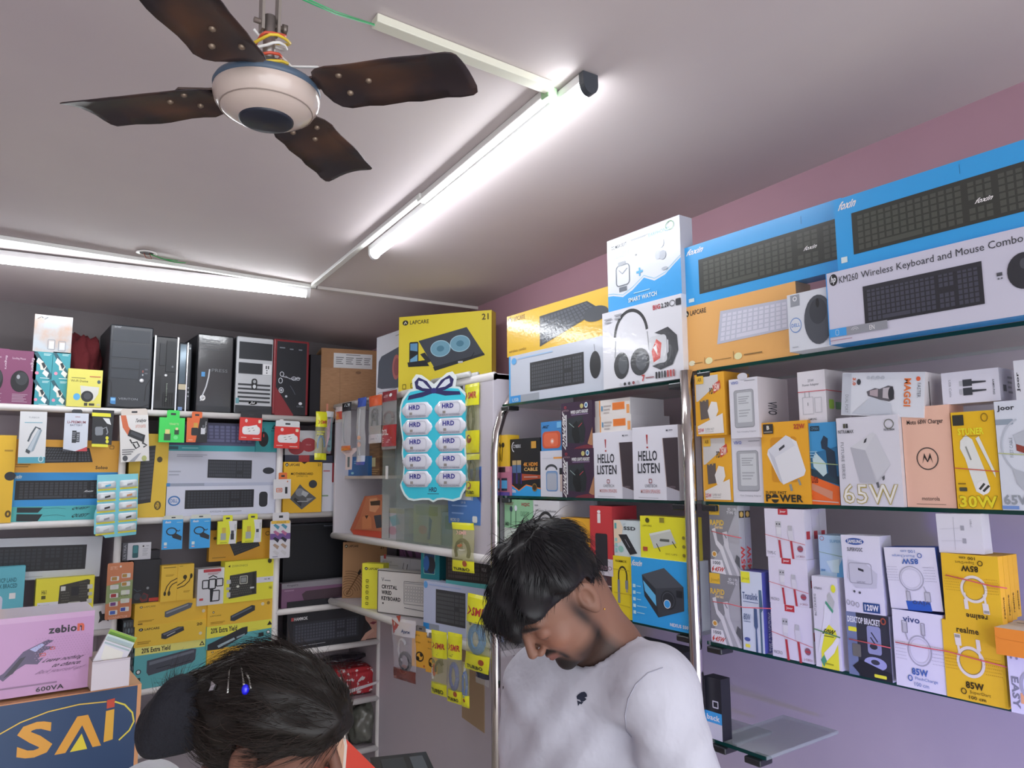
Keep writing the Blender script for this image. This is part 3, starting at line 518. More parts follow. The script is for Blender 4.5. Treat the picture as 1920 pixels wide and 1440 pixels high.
t3=B('toner_box','yellow toner carton, topmost of the left toner stack','box','B',251,388,1134,1176,.11,'e6b63a',lap(6,10,27,20,'8a6a1c')+[('p',[(40,46),(72,16),(78,20),(76,40),(44,74),(40,70)],'5a5f66'),('p',[(42,50),(72,22),(72,28),(42,58)],'8d9298')]+n21(92,6,98,18)+[('e',94,62,2.4,8,'d8cfae'),('x',5,74,26,84,2,'a8821c'),('r',5,88,11,92,'4a3a12')],off=.0,zb=t2,yaw=3,grp='toner cartons')
t4=B('toner_box','yellow toner carton at the bottom of right toner stack, behind the hair','box','B',386,511,1219,1290,.11,'e6b63a',lap(5,8,27,14,'8a6a1c')+[('x',4,34,30,44,2,'a8821c')],off=.0,zb=ZM,yaw=3,grp='toner cartons')
t5=B('toner_box','teal toner carton with yellow band in the right toner stack','box','B',386,511,1176,1219,.11,'5aa9ae',[('p',[(0,0),(100,0),(100,40),(0,52)],'e8dc50'),('t','20% Extra Yield',6,8,44,32,'1f2022',0,.03),('p',[(90,26),(94,6),(98,26)],'22201a'),('p',[(2,78),(52,22),(60,20),(60,52),(24,104),(2,104)],'2a2d33'),('p',[(16,88),(40,62),(42,70),(18,98)],'9fb4bc'),('p',[(44,60),(56,50),(56,58),(44,68)],'8fa4ac'),('r',77,56,85,74,'1f2a2c'),('e',92,58,3.2,9,'1f2a2c'),('e',92,58,2.2,6,'dbe8e8'),('l',[(50,98),(94,78)],2,'2a6a94')],off=.0,zb=t4,yaw=3,grp='toner cartons')
t6=B('toner_box','yellow toner carton at the top of the right toner stack','box','B',388,511,1135,1176,.11,'e6b63a',lap(7,30,22,42,'8a6a1c')[:2]+[('t','LAPCARE',4,50,20,56,'6a5014')]+[('p',[(34,62),(66,22),(71,26),(71,48),(40,88),(34,84)],'33363d'),('p',[(36,64),(66,28),(66,36),(36,72)],'5f6a76')]+[('e',83,22,2.6,8,'d8cfae'),('e',92,20,2.6,8,'9a7a2a'),('x',5,80,26,92,2,'a8821c')],off=.0,zb=t5,yaw=3,grp='toner cartons')
B('gamepad_box','dark game accessory carton standing on the left toner stack','box','B',247,299,1052,1134,.08,'26272c',[('e',18,84,13,8,'3a4048'),('p',[(26,90),(40,76),(58,82),(54,96),(34,98)],'6a2c30'),('e',42,86,10,6,'34373d'),('r',60,90,94,98,'b03a34'),('e',54,66,5,3,'8a9096'),('l',[(4,66),(16,72),(30,70)],1.5,'3f5560')],off=.03,zb=t3)
bc=(('l',[(100,38),(60,46),(38,58),(26,74)],2.4,'2e2610'),('l',[(100,48),(70,54),(56,62),(50,74)],2.4,'2e2610'),('e',26,78,8,6,'2e2610'),('e',52,78,9,7,'4a3c14'))
B('charger_cable_box','narrow yellow cable carton, left one of the pair above the toner stack','box','B',300,330,1061,1133,.04,'efba40',list(bc)+[('x',12,5,90,9,1,'8a6a1c'),('x',26,26,80,32,2,'a8821c')],off=.0,zb=t3,yaw=3,grp='narrow yellow cable cartons')
B('charger_cable_box','narrow yellow cable carton, right one of the pair above the toner stack','box','B',330.5,361,1059,1133,.04,'efba40',[('l',[(0,58),(26,52),(48,44),(52,38)],2.4,'2e2610'),('l',[(0,66),(44,60),(72,48),(80,38)],2.4,'2e2610'),('e',46,36,12,6,'3a3014'),('e',84,34,8,7,'2e2610'),('x',10,4,30,7,1,'8a6a1c'),('x',40,74,80,80,2,'a8821c')],off=.0,zb=t3,yaw=3,grp='narrow yellow cable cartons')
B('tripod_box','white carton with black folding phone stand picture','box','B',369,419,1068,1133,.08,'cfd1d6',[('R',20,2,86,10,'b84048',2),('q',18,32,40,54,3,'1f2125',3),('q',42,30,66,56,3.4,'1f2125',3),('q',70,30,94,50,3,'1f2125',3),('p',[(46,56),(60,56),(56,92),(48,92)],'25272b'),('q',52,62,82,90,3,'2a2c30',3),('l',[(40,26),(56,20),(72,26)],3,'1f2125'),('r',8,80,22,86,'c04a50'),('x',36,12,80,18,2,'a0606a')],off=.0,zb=t6,yaw=3)
zb_=B('motherboard_box','large bright yellow motherboard carton standing on the right toner stack','box','B',419,514,1054,1136,.06,'eedc40',[('p',[(6,12),(10,8),(10,14)],'2a2a1a'),('t','ZEBRONICS',13,9,44,14,'8f8f3a'),('r',60,44,98,58,'d3d4e4'),('t','H61 M2',78,48,90,52,'55586a',0,.02),('p',[(10,34),(62,28),(63,84),(9,90)],'3a3a38'),('q',30,38,44,56,2,'b8bcb0',1),('r',32,41,42,53,'8d9290'),('r',54,30,60,82,'2a2a28'),('r',4,44,12,54,'b8bcc0'),('r',4,62,12,68,'a8acb0'),('r',5,74,12,86,'b8bcc0'),('d',14,40,28,86,4,8,1,'6c6f68'),('d',28,62,54,84,7,4,1.2,'565950'),('r',50,66,58,70,'cfd2d4'),('e',26,62,3,3,'d0d4c8'),('t','H61',88,68,94,76,'5a5a20',0,.01),('e',88,5,4,6,'3a3a20')],off=.0,zb=t6,yaw=3)
B('keyboard_box','mustard keyboard carton with tilted black keyboard, above the bright yellow motherboard carton','box','B',391,513,995,1058,.04,'cf9a2c',[('e',8,26,2.5,4.5,'5a4414'),('o',89,18,3.5,6,2,'5a4414'),('k',[(30,46),(72,30),(77,58),(38,86)],'25262a','3a3b40',4,0),('x',5,86,25,92,1,'9a7420')],off=.05,zb=zb_)
B('phone_box','small white carton with green phone picture, beside the shelf upright','box','B',229,282,1019,1053,.06,'cfd0d6',[('r',0,0,17,100,'5a5c64'),('t','ULTRA',4,10,12,90,'b8bac2',-90),('R',34,14,55,88,'2f5f66',4),('R',37,18,52,60,'3f848a',3),('e',72,22,3,5,'3a3c40'),('x',70,34,90,80,5,'b0b2b8'),('x',82,18,92,24,1,'8a8c92')],off=.045,zb=t3['_top']+.185)
B('dark_box','dark carton behind the small phone carton, above the game accessory carton','box','B',247,299,1034,1052,.08,'2f2f35',off=.07,zb=t3['_top']+.14,grp=None)
# left bay
mb2=B('motherboard_box','yellow motherboard carton on its side, above the pink power supply carton','box','B',62,172,1087,1178,.07,'e2d83c',[('r',4,42,40,60,'d6d7dc'),('t','Zeb H61M2',6,46,24,51,'55585e',0,.02),('t','H61',10,20,18,28,'5a5a20',0,.02),('r',10,30,17,36,'5a5a20'),('p',[(40,14),(88,6),(92,8),(90,60),(92,66),(38,66)],'3a3833'),('r',88,16,97,24,'c4c6bc'),('r',89,30,97,36,'b8bab0'),('r',88,42,97,50,'c4c6bc'),('q',56,46,76,68,2,'a8aaa0',1),('r',59,49,73,66,'84877c'),('r',42,16,50,24,'d0d2cc'),('r',60,18,74,34,'26262a'),('d',44,28,58,60,5,7,1,'66685c'),('d',74,12,88,42,5,6,1,'5a5c50')],side='b8b030',off=.0,zb=ZL)
B('keyboard_box','grey white keyboard carton lying long on the shelf below the left blue cable sheet','box','B',-70,186,1012,1087,.06,'bfc4cb',[kb(-4,20,88,80,'202227','2e3137'),('x',29,90,38,95,1,'8d9298'),('x',41,91,56,95,1,'a8acb2')],off=.04,zb=mb2['_top'],tilt=1.2)
B('speaker_box','aqua carton with white speaker picture at the left edge above the pink carton','box','B',-60,41,1068,1166,.05,'5fb2c2',[('R',0,38,60,84,'c9cce0',10),('t','UCP LAND',50,15,84,21,'2a6a78',0,.02),('t','OX BRACED',46,23,86,29,'2a6a78',0,.02),('R',72,36,84,44,'dfe6ea',1),('e',66,88,4,4.4,'1c4a54'),('e',78,88,4,4.4,'1c4a54'),('e',89,87,4,4.4,'1c4a54'),('l',[(56,76),(74,72),(88,70)],1,'3a7a88')],off=-.02,zb=ZL)
B('adapter_box','white carton with a black cat figure, half hidden beside pink carton','box','B',171,208,1137,1178,.06,'d6d6da',[('p',[(34,26),(44,22),(50,36),(80,36),(86,70),(74,64),(54,64),(34,74),(40,52)],'1f2024')],off=.0,zb=ZL)
B('patterned_box','dark carton with round grey dots beside the shelf upright, above the open white box','box','B',224,246,1165,1292,.12,'34373c',[('e',15+25*(i%4)+(12 if (i//4)%2 else 0),6+9*(i//4),9,3.6,'6a7a80' if i%5==0 else '50575c') for i in range(40)],off=.01,zb=ZM)
# right bay under
B('monitor','large black monitor at the back of right bay, behind the purple keyboard carton','monitor','B',528,648,984,1141,.10,'1c1e24',[('r',0,0,100,2,'2c2f38'),('t','lenovo',62,2.4,78,4.5,'8a90a0',0,.01),('q',3,8,97,92,.8,'15171c',1)],off=.12,zb=ZC)
B('keyboard_box','purple keyboard carton with grey top edge in front of the black monitor','box','B',527,650,1095,1143,.05,'7b5876',[('r',0,0,100,22,'8d8a92'),('t','fingers',8,6,24,15,'55525c',0,.01),('p',[(30,50),(36,38),(100,34),(100,72),(34,84)],'4a3a44'),('r',4,28,18,33,'9a7a94')],off=.03,zb=ZC,top='9a979e')
hk=B('keyboard_box','black keyboard carton with a printed face at its right end','box','B',537,711,1130,1213,.06,'1f2026',[('t','HAMMOK',7,33,21,40,'d4d5d7',0,.03),('r',4,33,6.5,40,'b04848'),kb(6,45,76,88,'2a2c34','454853'),('l',[(8,93),(40,92)],1,'9a9ca2'),('t','HAMMOK',66,27,74,30,'70747c'),('p',[(79,0),(86,0),(84,22),(84,44),(88,62),(84,100),(78,100),(82,60)],'1a1418'),('p',[(82,8),(90,4),(100,6),(100,98),(80,98),(84,86),(92,80),(88,66),(84,56),(81,34)],'bd9080'),('e',86,34,3,3.4,'7a544c'),('e',96,32,3,3.4,'7a544c'),('e',85.8,34,1.6,1.7,'2a1c1c'),('e',96,32.2,1.6,1.7,'2a1c1c'),('l',[(83,27),(88,25)],1.4,'3a2422'),('l',[(93,24),(99,24)],1.4,'3a2422'),('l',[(91,34),(90.5,50),(92.5,52)],.9,'a07464'),('p',[(88,64),(92,61),(97,63),(93,68)],'7a3440'),('p',[(100,0),(90,0),(96,30),(92,60),(97,34),(100,40)],'2a1a18'),('p',[(78,100),(84,84),(92,76),(94,82),(86,92),(84,100)],'c79c8a')],off=.02,zb=ZD)
# side unit, open shelf
B('keyboard_box','tall brown kraft carton with rippled line drawing, left end of the corner shelf','box',(1,3.60),641,724,1017,1129,.05,'a9825c',lap(4,4,35,10)+n21(85,6,93,13)+[('l',[(u,v) for u,v in ell(14,90,5+5.5*i,3+4.4*i,40) if 1<u<99 and v<99 and (v<90 or i<2)][:40],.7,'4a3420') for i in range(9)]+[('l',[(10,94),(40,54)],2.4,'8a6440'),('l',[(10,94),(40,54)],.8,'4a3420'),('p',[(34,56),(40,48),(43,54),(38,60)],'2a2420')],zb=ZCS,yaw=-28,rough=.8)
B('stand_box','slim yellow carton in front of the brown kraft carton','box','R',678,718,1056,1134,.05,'e8dc40',lap(12,8,80,15,'3a3414')+[('q',20,36+i*12.5,30,41+i*12.5,1.5,'6a6420',1) for i in range(5)]+[('x',18,43+i*12.5,34,45+i*12.5,1,'a8a030') for i in range(4)],off=.005,zb=ZCS,yaw=34)
B('laptop_sleeve_box','white carton with black scribbled marker writing, behind the wired keyboard carton','box','R',712,800,1042,1135,.04,'c9cad2',[('t','LAPTOP CASE',5,9,26,13,'8d9098'),('x',5,16,40,19,1,'a8aab2'),('l',[(52,10),(50,22),(56,26),(46,27)],1.5,'26272c'),('l',[(60,12),(58,24),(54,30),(64,26)],1.5,'26272c'),('r',8,-4,13,5,'b0444a'),('l',[(66,0),(65,40)],.5,'8d9098'),('t','LAPT',74,20,86,25,'a0a2aa')],off=.13,zb=ZCS,yaw=14)
B('mouse_pad_box','purple carton with dark leaf print at the back of the corner shelf','box','R',748,800,1019,1120,.04,'7d5582',[('p',[(18,4),(40,22),(52,40),(30,26)],'3a2c40'),('p',[(44,4),(60,14),(66,38),(50,22)],'4a3850'),('l',[(10,10),(46,44)],1,'3a2c40')],off=.22,zb=ZCS,yaw=6)
B('keyboard_box','white wired keyboard carton with line drawing of keys and bold black words','box','R',707,815,1067,1139,.05,'d2d0cc',[('q',1,2,99,98,2.6,'5a5755',1),('t','CRYSTAL',8,34,36,43,'1f2024',0,.05),('t','WIRED',8,47,26,56,'1f2024',0,.05),('t','KEYBOARD',8,60,42,69,'1f2024',0,.05),('l',[(8,18),(10,26),(12,18)],1.4,'55575c'),('x',13,22,24,26,1,'77797f'),('e',11,76,1.4,2,'1f2024'),('q',48,22,97,72,1,'6a6c70',1)]+[('q',50+((i%10)*4.6),32+(i//10)*7,53.8+((i%10)*4.6),37.5+(i//10)*7,.6,'8a8c90',.5) for i in range(50)]+[('x',50,24,92,27,1,'9a9ca0'),('l',[(50,80),(97,84)],1.2,'2a2c30')],off=.01,zb=ZCS,yaw=20)
hp=B('keyboard_box','pale blue keyboard and mouse carton on the corner shelf near the chrome post','box','R',794,926,1088,1160,.05,'b5bed8',[('r',0,86,9,100,'2f8fd6'),('r',9,86,24,100,'8f97a4'),kb(19,14,62,82,'3a3c40','55585c',7),('e',68.5,52,3.2,22,'2a2c31'),('l',[(68.5,30),(67,18)],.8,'2a2c31'),('x',8,4,56,10,1,'9fb2d8'),('e',3.5,8,3,7,'5f9fd8'),('e',97,4,4,8,'3f86c8')],off=.0,zb=ZCS,yaw=10)
B('mouse_box','teal carton with a die-cut window showing a blue mouse','box','R',789,824,1026,1088,.08,'1f7d86',[('R',16,14,76,84,'8fc0b0',4),('R',18,16,74,82,'1f3f66',4),('e',56,54,22,26,'2a2c34'),('e',30,50,16,24,'2f5fa0')],side='156068',off=.02,zb=hp,yaw=16)
B('keyboard_box','black keyboard carton with teal lower edge, above the pale blue carton','box','R',836,928,1030,1088,.05,'2a2527',[('k',[(0,6),(110,0),(110,84),(2,88)],'241f21','433d3f',6,1),('p',[(0,90),(100,86),(100,100),(0,100)],'4fa6a8'),('t','VERSA',74,42,84,52,'9a9496',0,.02)],off=.03,zb=hp,yaw=8)
# ---- inside the glass cabinet
B('router_box','blue carton on the inner shelf of the display cabinet','box','R',639,690,858,889,.07,'2f66a4',[('x',6,20,30,40,2,'a9c4e0'),('x',50,20,62,40,2,'8ab4d8'),('R',8,82,24,94,'9ad0e8',2),('R',40,80,50,92,'9ad0e8',2)],off=.07,zb=zi)
B('wooden_case','dark brown wooden box frame on the inner shelf of the display cabinet','box','R',692,712,800,884,.08,mat('5a4030',.6,kind='wood'),[('r',20,64,60,82,'c4bf90'),('x',5,86,95,98,3,'a8875a')],off=.09,zb=zi)
B('small_box','small pink and blue carton behind the sliding glass, right of the orange carton','box','R',722,758,952,1005,.05,'c9b9c8',[('p',[(20,30),(60,20),(80,50),(40,60)],'5fa0b0'),('e',40,74,22,14,'c87a94'),('r',0,0,100,16,'9a8a5a')],off=.09,zb=ZG0+.02)
B('small_box','pale green and yellow carton behind the sliding glass under the blue cable sheet','box','R',775,826,945,1015,.05,'c4cc9a',[('r',10,4,90,28,'9fb04a'),('e',36,66,16,12,'e09a5a'),('p',[(60,30),(70,40),(62,90),(52,90)],'5f8090')],off=.09,zb=ZG0+.02)
B('small_box','green grey carton at the right end inside the display cabinet','box','R',828,862,960,1022,.05,'94a68c',[('r',20,10,80,50,'6a8a5a')],off=.09,zb=ZG0+.02)
# ---- near boxes on the counter
PN=(1,2.10)
sai=B('battery_box','dark blue carton with orange edge and gold lettering, nearest at bottom left','box',(1,2.06),-190,247,1351,1640,.30,'274369',[('r',0,0,100,.8,'c98a5a'),('r',98,0,100,100,'d39a68')]+[('t','S',43,16,58.8,41,'eaa23e',0,.1),('p',[(60,42),(69.5,17),(74.5,17),(81.5,41.5),(77.5,41.5),(72,24),(65,42)],'e8a23c'),('p',[(67,42),(72,30),(75,42)],'f0cf3a'),('p',[(83,16.5),(87,16),(87,38.5),(82.6,39.5)],'e9ad3c'),('p',[(83.2,8.5),(87,7.8),(87,14.4),(83.2,14.8)],'c84a34'),('l',[(30,24),(44,14.5),(56,10),(70,8.3),(83,9.5)],.9,'e8c050'),('l',[(87,10.5),(92,14),(96,21),(97,28),(95,34),(90,40)],1.2,'ecd24a')],zb=None,side='c99a70',rough=.4)
zp=B('power_supply_box','pink power backup carton with a robotic hand picture, on the dark blue carton','box',(1,2.08),-120,167,1173,1330,.16,'bf95bf',[('r',0,0,100,7,'c9a4c8'),('t','zebion',68,15,92,25,'2a2430',0,.04),('t','n',88,15,93,25,'d0604a',0,.04),('p',[(36,72),(40,68),(52,44),(60,38),(68,32),(72,34),(66,40),(74,42),(66,46),(62,56),(66,54),(62,62),(54,60),(48,66),(40,78)],'5a4f6e'),('p',[(40,74),(50,52),(54,50),(46,70)],'352f42'),('p',[(56,42),(64,36),(66,38),(60,46)],'a9b0d8'),('t','Leave nothing',66,56,93,62,'2a2430',0,.01,.2),('t','to chance.',73,63,93,68,'2a2430',0,.01,.2),('t','Back yourself up!',62,70,93,76,'8d6f90',0,0,.2),('t','600VA',62,91,81,97,'2a2430',0,.02),('x',24,86,76,90,1,'8a6c8c'),('q',70,42,73,45,.8,'c8503a',.5),('q',63,49,67,52,.8,'c8503a',.5),('p',[(0,44),(32,42),(34,80),(0,100)],'77696c'),('p',[(0,36),(32,42),(26,30),(0,28)],'d3c4d0'),('d',60,30,98,60,18,10,.35,'a884aa')],zb=None,side='d0a9cf',top='c8bcc8',gloss=.3)
B('open_box','open white carton holding green edged leaflets, beside the pink carton','box',(1,2.02),170,241,1242,1296,.12,'d3cdd4',[('r',0,0,100,8,'c4bdc6')],zb=None,side='b8a890',top='8a7a70')
for i,(c,yt,x0,x1,t) in enumerate((('8fb84a',1166,170,222,24),('c9dcd8',1178,172,226,22),('d8d8e4',1192,174,230,20))):
    B('leaflet_pack',('green leaflet pack','pale green leaflet pack','white leaflet pack')[i]+' leaning in the open white carton','leaflets',(1,2.05-.012*i),x0,x0+60,yt,1246-3*i,.006,c,[('r',4,6,96,14,'6a9a3a' if i==0 else 'a8bcc0'),('p',[(10,20),(80,24),(90,90),(20,80)],'e4e8d8')],tilt=26,side='c4c4c0',zb=None)
st=bpy.data.objects.get('battery_box'); 
bw_,bd_,bh_=DIM[st.name]
mb=MB(); mb.box((-bw_/2-.05,-.03,-.05),(bw_/2+.0,.42,-.0005),mat('8a7460',.5)); mb.box((-bw_/2-.03,.0,-.8),(bw_/2-.02,.40,-.05),mat('b8aea4',.6)); cn=mb.obj('counter',bevel=.004)
cn.location=st.matrix_world.translation; tag(cn,'low counter under the dark blue carton','counter')
# ================================================================ CHROME RACK GOODS
ZT1=Z1-.018; ZB3=1.352
X_=.015
def back(o,dx): o.matrix_world=Matrix.Translation((dx,0,0))@o.matrix_world; return o
# bay one, top shelf
hk1=B('keyboard_box','pale grey keyboard and mouse carton with blue left edge, on the top glass shelf','box','R',955,1190,669,750,.05,'bfc6d2',[('r',0,0,1.4,100,'4fa6e0'),('r',1,84,11,100,'2f8fd6'),('r',11,84,28,100,'9aa0aa'),('t','USB',3,89,9,96,'cfe6f5'),kb(20,22,65,80,'26282c','43474d',7),('e',73.5,50,4,25,'26282c'),('l',[(73.5,26),(73,12)],.8,'26282c'),('e',5,12,2.4,7,'5fa8e0'),('x',9,6,40,12,1,'9fc0e0')],off=.03,zb=ZT1,gloss=.5)
B('keyboard_box','long yellow keyboard carton with tilted keyboard picture, on the pale grey carton','box','R',951,1192,594,669,.05,'efb62a',lap(1,4,17,18,'8a6a1c')+[('k',[(30,22),(68,18),(78,44),(30,92)],'2f343c','4c535e',5,0),('e',74,50,9,16,'3a4048'),('t','wireless combo',2,84,18,91,'8a6a1c'),('t','21',90,8,96,20,'5a4412',0,.02),('e',82,82,3,8,'e8dca8')],off=.035,zb=hk1,gloss=1)
hd=B('headphone_box','white carton with black headphones and smart watch picture, on the top glass shelf','box','R',1132,1283,588,722,.09,'d5d7de',[('a',38,38,21,33,4.2,'26282c',185,352),('l',[(18,40),(16.5,62)],1.6,'8f9398'),('l',[(59,36),(61,60)],1.6,'8f9398'),('p',ell(25,73,10,17),'26292e'),('p',ell(27,72,6,12),'454a50'),('p',ell(49,72,12,17),'2b2e33'),('p',ell(51,71,7,12),'4a4f56'),('p',[(68,40),(84,36),(94,48),(95,66),(88,82),(74,86),(64,80),(74,78),(84,66),(84,52),(76,44)],'34373d'),('R',61,44,82,78,'c4c7cc',4),('p',[(64,62),(70,48),(76,54),(74,72),(66,76)],'c8453c'),('p',[(66,58),(70,54),(71,68)],'e8e8ea'),('t','BIG',67,6,76,12,'b8404a',0,.03),('t','2.20',77,6,86,12,'26282c',0,.03),('o',90,9,3,3.4,.8,'34373d'),('R',94,5,100,13,'34373d',1),('t','7',51,89,55,97,'c03a3a',0,.05),('x',56,92,66,95,1,'9a6a70')]+[('r',68+i*3.4,88,70+i*3.4,96,('26282c','26282c','5a5d62','34373d','b04a4a','c04a4a','a05a5a')[i]) for i in range(7)]+[('e',24+i*5.6,97,1.6,2,('c8cace','26282c','44474c','8a4a50','b8babf')[i]) for i in range(5)]+[('x',4,8,14,16,2,'9a9da4'),('x',18,5,28,14,2,'9a9da4')],off=-.0,zb=ZT1,gloss=.8,rough=.3)
B('smart_watch_box','white and blue watch and earphone carton standing on the headphone carton','box','R',1141,1280,452,584,.05,'d3d9e2',[('p',[(0,78),(8,79),(22,84),(36,78),(52,66),(66,74),(80,70),(92,60),(100,54),(100,100),(0,100)],'3f9fe0'),('l',[(0,75),(8,76),(22,81),(36,74),(52,63),(66,71),(80,67),(92,57),(100,51)],.9,'8fc4ea'),('t','D2 MAX SUIT',7,10,29,15,'3a3f48',0,.01),('t','SERIES 9',10,22,33,29,'7fb4dc',0,.02),('t','EARPHONES',60,10,88,15,'7fb4dc'),('q',13,40,32,68,1.4,'6a727c',4),('r',16,35,27,40,'8d949c'),('r',17,70,28,76,'6a727c'),('l',[(17,46),(22,52),(29,46)],1,'8a929c'),('r',45.5,51,47.5,62,'5aaee0'),('r',42,55,51,58,'5aaee0'),('e',42,32,1.3,1.5,'26282c'),('e',72,42,4,6,'b8c0ca'),('e',78,44,4,6,'a8b0ba'),('e',76,28,4,6,'b8c0ca'),('e',80,62,4,2,'aab2bc'),('o',88,9,5,5.4,.9,'5a9a6a'),('t','SMART WATCH',30,88,69,94,'cfe6f5',0,.03),('x',38,82,60,85,1,'9fd0f0'),('x',36,10,60,12,2,'6a727c')],side='b9bec8',off=.004,zb=hd,gloss=.5,rough=.25)
# bay two, top shelf
lp=B('keyboard_box','peach orange keyboard carton on the top glass shelf, left end of the second bay','box','R',1279,1500,578,688,.06,'e0aa62',lap(4,6,25,16)+[('k',[(38,18),(104,22),(104,62),(34,66)],'b8bccb','cfd0de',6,0),('e',10,88,3,4,'e8ddc0'),('e',26,88,3.4,5,'e8dca8'),('e',52,88,3.4,5,'e8dca8'),('x',12,88,20,90,1,'8a6a3a'),('x',31,88,46,90,1,'8a6a3a'),('x',57,86,72,90,1,'8a6a3a'),('r',22,82,22.4,92,'8a6a3a'),('r',48,80,48.4,92,'8a6a3a')],side='8a7a68',off=.02,zb=Z1)
B('mouse_box','pale carton with dark mouse picture between the peach and the white keyboard cartons','box','R',1481,1562,553,660,.05,'cdd2da',[('r',8,2,30,22,'8f949c'),('o',19,9,4,3.4,1.6,'d8dade'),('e',18,55,14,13,'4f7fc0'),('e',18,55,12.6,11.6,'cdd2da'),('t','DELL',8,52,28,58,'4f7fc0',0,.02),('p',ell(72,52,33,42),'4a4e56'),('p',ell(72,38,20,22),'3a3d44'),('e',72,24,4,8,'1f2125'),('x',8,92,22,94,1,'8a8e96')],off=-.035,zb=Z1+.0)
B('keyboard_box','blue keyboard carton with black keyboard, above the peach orange carton','box','R',1285,1590,465,575,.045,FB,[('t','foxin',3,5,15,15,'dce6f0',0,.05,.25),kb(11,27,108,84,'2c302b','454a42'),('t','foxin',79,54,86,60,'e0e4e0',0,.03,.25),('l',[(78,8),(78,20)],.4,'2a2d30'),('r',3,88,7,94,'cfe0ec')],off=.02,zb=lp,gloss=1,rough=.35)
km=B('keyboard_box','white and blue keyboard and mouse carton at the right end of top shelf','box','R',1556,2230,512,648,.055,'c6c6d6',[('r',0,0,.35,100,'2f8fd6'),('e',3,11,1.6,8.2,'16171b'),('t','hp',2,5.5,4,17,'d8dae0',0,.04,.25),('t','KM260',5.2,8,12.5,17.5,'33363c'),('t','Wireless Keyboard and Mouse Combo',13.6,8,65,20,'33363c'),kb(14,29,53,80,'26272e','414350',7),('e',31,31,.6,2.4,'d0d2d8'),('p',[(14,29),(53,29),(53,35),(14,35)],'2b2c34'),('p',ell(64.5,50,4.6,21),'2c2e34'),('e',64.5,42,1,6,'4a4d54'),('r',57,47,58.6,51,'4a4c54'),('r',57.2,53,57.7,55,'6a6c74'),('r',58.1,53,58.6,55,'6a6c74'),('r',.4,79,7,90,'3a98dc'),('p',[(7,79),(22,79),(22,90),(7,90)],'8d9098'),('q',2.8,81,4,88,.5,'cfe6f5',.4),('a',10.2,86,1.4,5,.5,'d8dade',200,340),('a',10.2,86,.8,3,.5,'d8dade',200,340),('t','EN',15.6,82,17.4,88,'e4e6ea'),('x',.6,94,9,96,1,'a07a8a')],side='2f8fd6',off=-.045,zb=Z1,gloss=.4)
B('keyboard_box','large blue keyboard carton, highest box at the upper right corner','box','R',1571,2260,374,504,.06,FB,[('t','foxin',2,5,8.6,16.5,'dfe6ee',0,.05,.25),kb(6.5,25,66,82,'2c302b','454a42'),('t','foxin',48,52.5,53,58.5,'e0e4e0',0,.03,.25),('l',[(44,5),(44,17)],.3,'2a2d30'),('r',1.6,82,4,90,'cfdfe0')],off=-.04,zb=km,gloss=1,rough=.35)
# bay one, second shelf
bt=B('battery_box','small pink carton with blue battery picture, below the small yellow earphone box','box','R',933,956,875,929,.05,'b8728a',[('r',0,0,100,18,'c98a9a'),('r',20,2,66,20,'3a2028'),('R',34,40,80,84,'4f9fd0',8),('r',34,40,80,48,'1a2030'),('r',34,76,80,84,'1a2030'),('t','CYBER',6,36,22,84,'c8d0e8',-90),('r',0,88,100,100,'5a4a9a')],off=X_,zb=Z2)
B('earphone_box','small yellow earphone carton at the left end of second glass shelf','box','R',929,952,817,875,.05,'f0b832',[('l',[(42,30),(38,56),(44,80)],3,'2e2610'),('l',[(62,26),(60,50),(52,84)],3,'2e2610'),('e',40,34,10,8,'3a3014'),('e',64,32,12,8,'2e2610'),('x',14,5,50,8,1,'8a6a1c')],off=X_,zb=bt)
B('cable_box','black carton with two plugs and orange glow at left end of second glass shelf','box','R',957,1014,824,928,.10,'17181d',[('p',[(0,80),(30,92),(54,82),(100,88),(100,100),(0,100)],'2f9fe0'),('l',[(0,79),(30,91),(54,81),(100,87)],2,'e07a30'),('p',[(0,60),(100,64),(100,70),(0,76)],'a8482a'),('p',[(0,58),(40,60),(40,80),(0,78)],'3a2a70'),('r',8,38,22,46,'b8a070'),('r',8,46,22,60,'4f6f98'),('r',24,38,38,46,'b8a070'),('r',24,46,38,60,'4f6f98'),('r',10,60,20,80,'22242c'),('r',26,60,36,80,'22242c'),('t','4K HDMI',46,42,92,49,'d8923a',0,.04),('t','CABLE',48,51,92,57,'d8b06a',0,.03),('r',72,6,88,18,'c8953a'),('t','CYBERX',12,10,38,16,'c8ccd4',0,.02),('a',15,14,7,8,2,'d0d4dc',90,270),('t','10m',4,88,20,95,'e8eef4',0,.04),('e',82,85,8,7,'8a6a30'),('e',82,85,6,5,'3a2c18'),('x',48,66,92,69,1,'c8b8b0')],off=X_+.01,zb=Z2)
ws=B('speaker_box','white carton with grey blue portable speaker picture on the second glass shelf','box','R',1014,1056,846,929,.09,'d0d2dc',[('r',60,14,100,18,'e09a4a'),('a',50,42,24,10,5,'3a3f48',180,360),('p',rr(26,44,78,88,10,6),'8fa3bc'),('p',rr(30,50,74,86,10,6),'a9b0bd'),('q',28,46,76,87,2,'5f8fc8',8),('r',86,38,100,52,'26282c'),('r',88,52,100,88,'c8b8b0'),('x',10,16,60,17,1,'a0a4ac')],off=X_+.01,zb=Z2)
B('speaker_box','blue carton with orange portable speaker, above the white speaker carton','box','R',1015,1056,792,845,.08,'3f86c4',[('p',rr(6,34,90,92,16,14),'c9583a'),('p',rr(14,40,78,86,12,12),'d96a48'),('e',52,68,9,10,'e09078'),('e',52,68,5,5,'e8c8c0'),('t','MZ',10,12,36,22,'2a4a6a',0,.03,.3),('r',74,4,100,24,'6fb4e8')],side='3878b4',off=X_+.01,zb=ws)
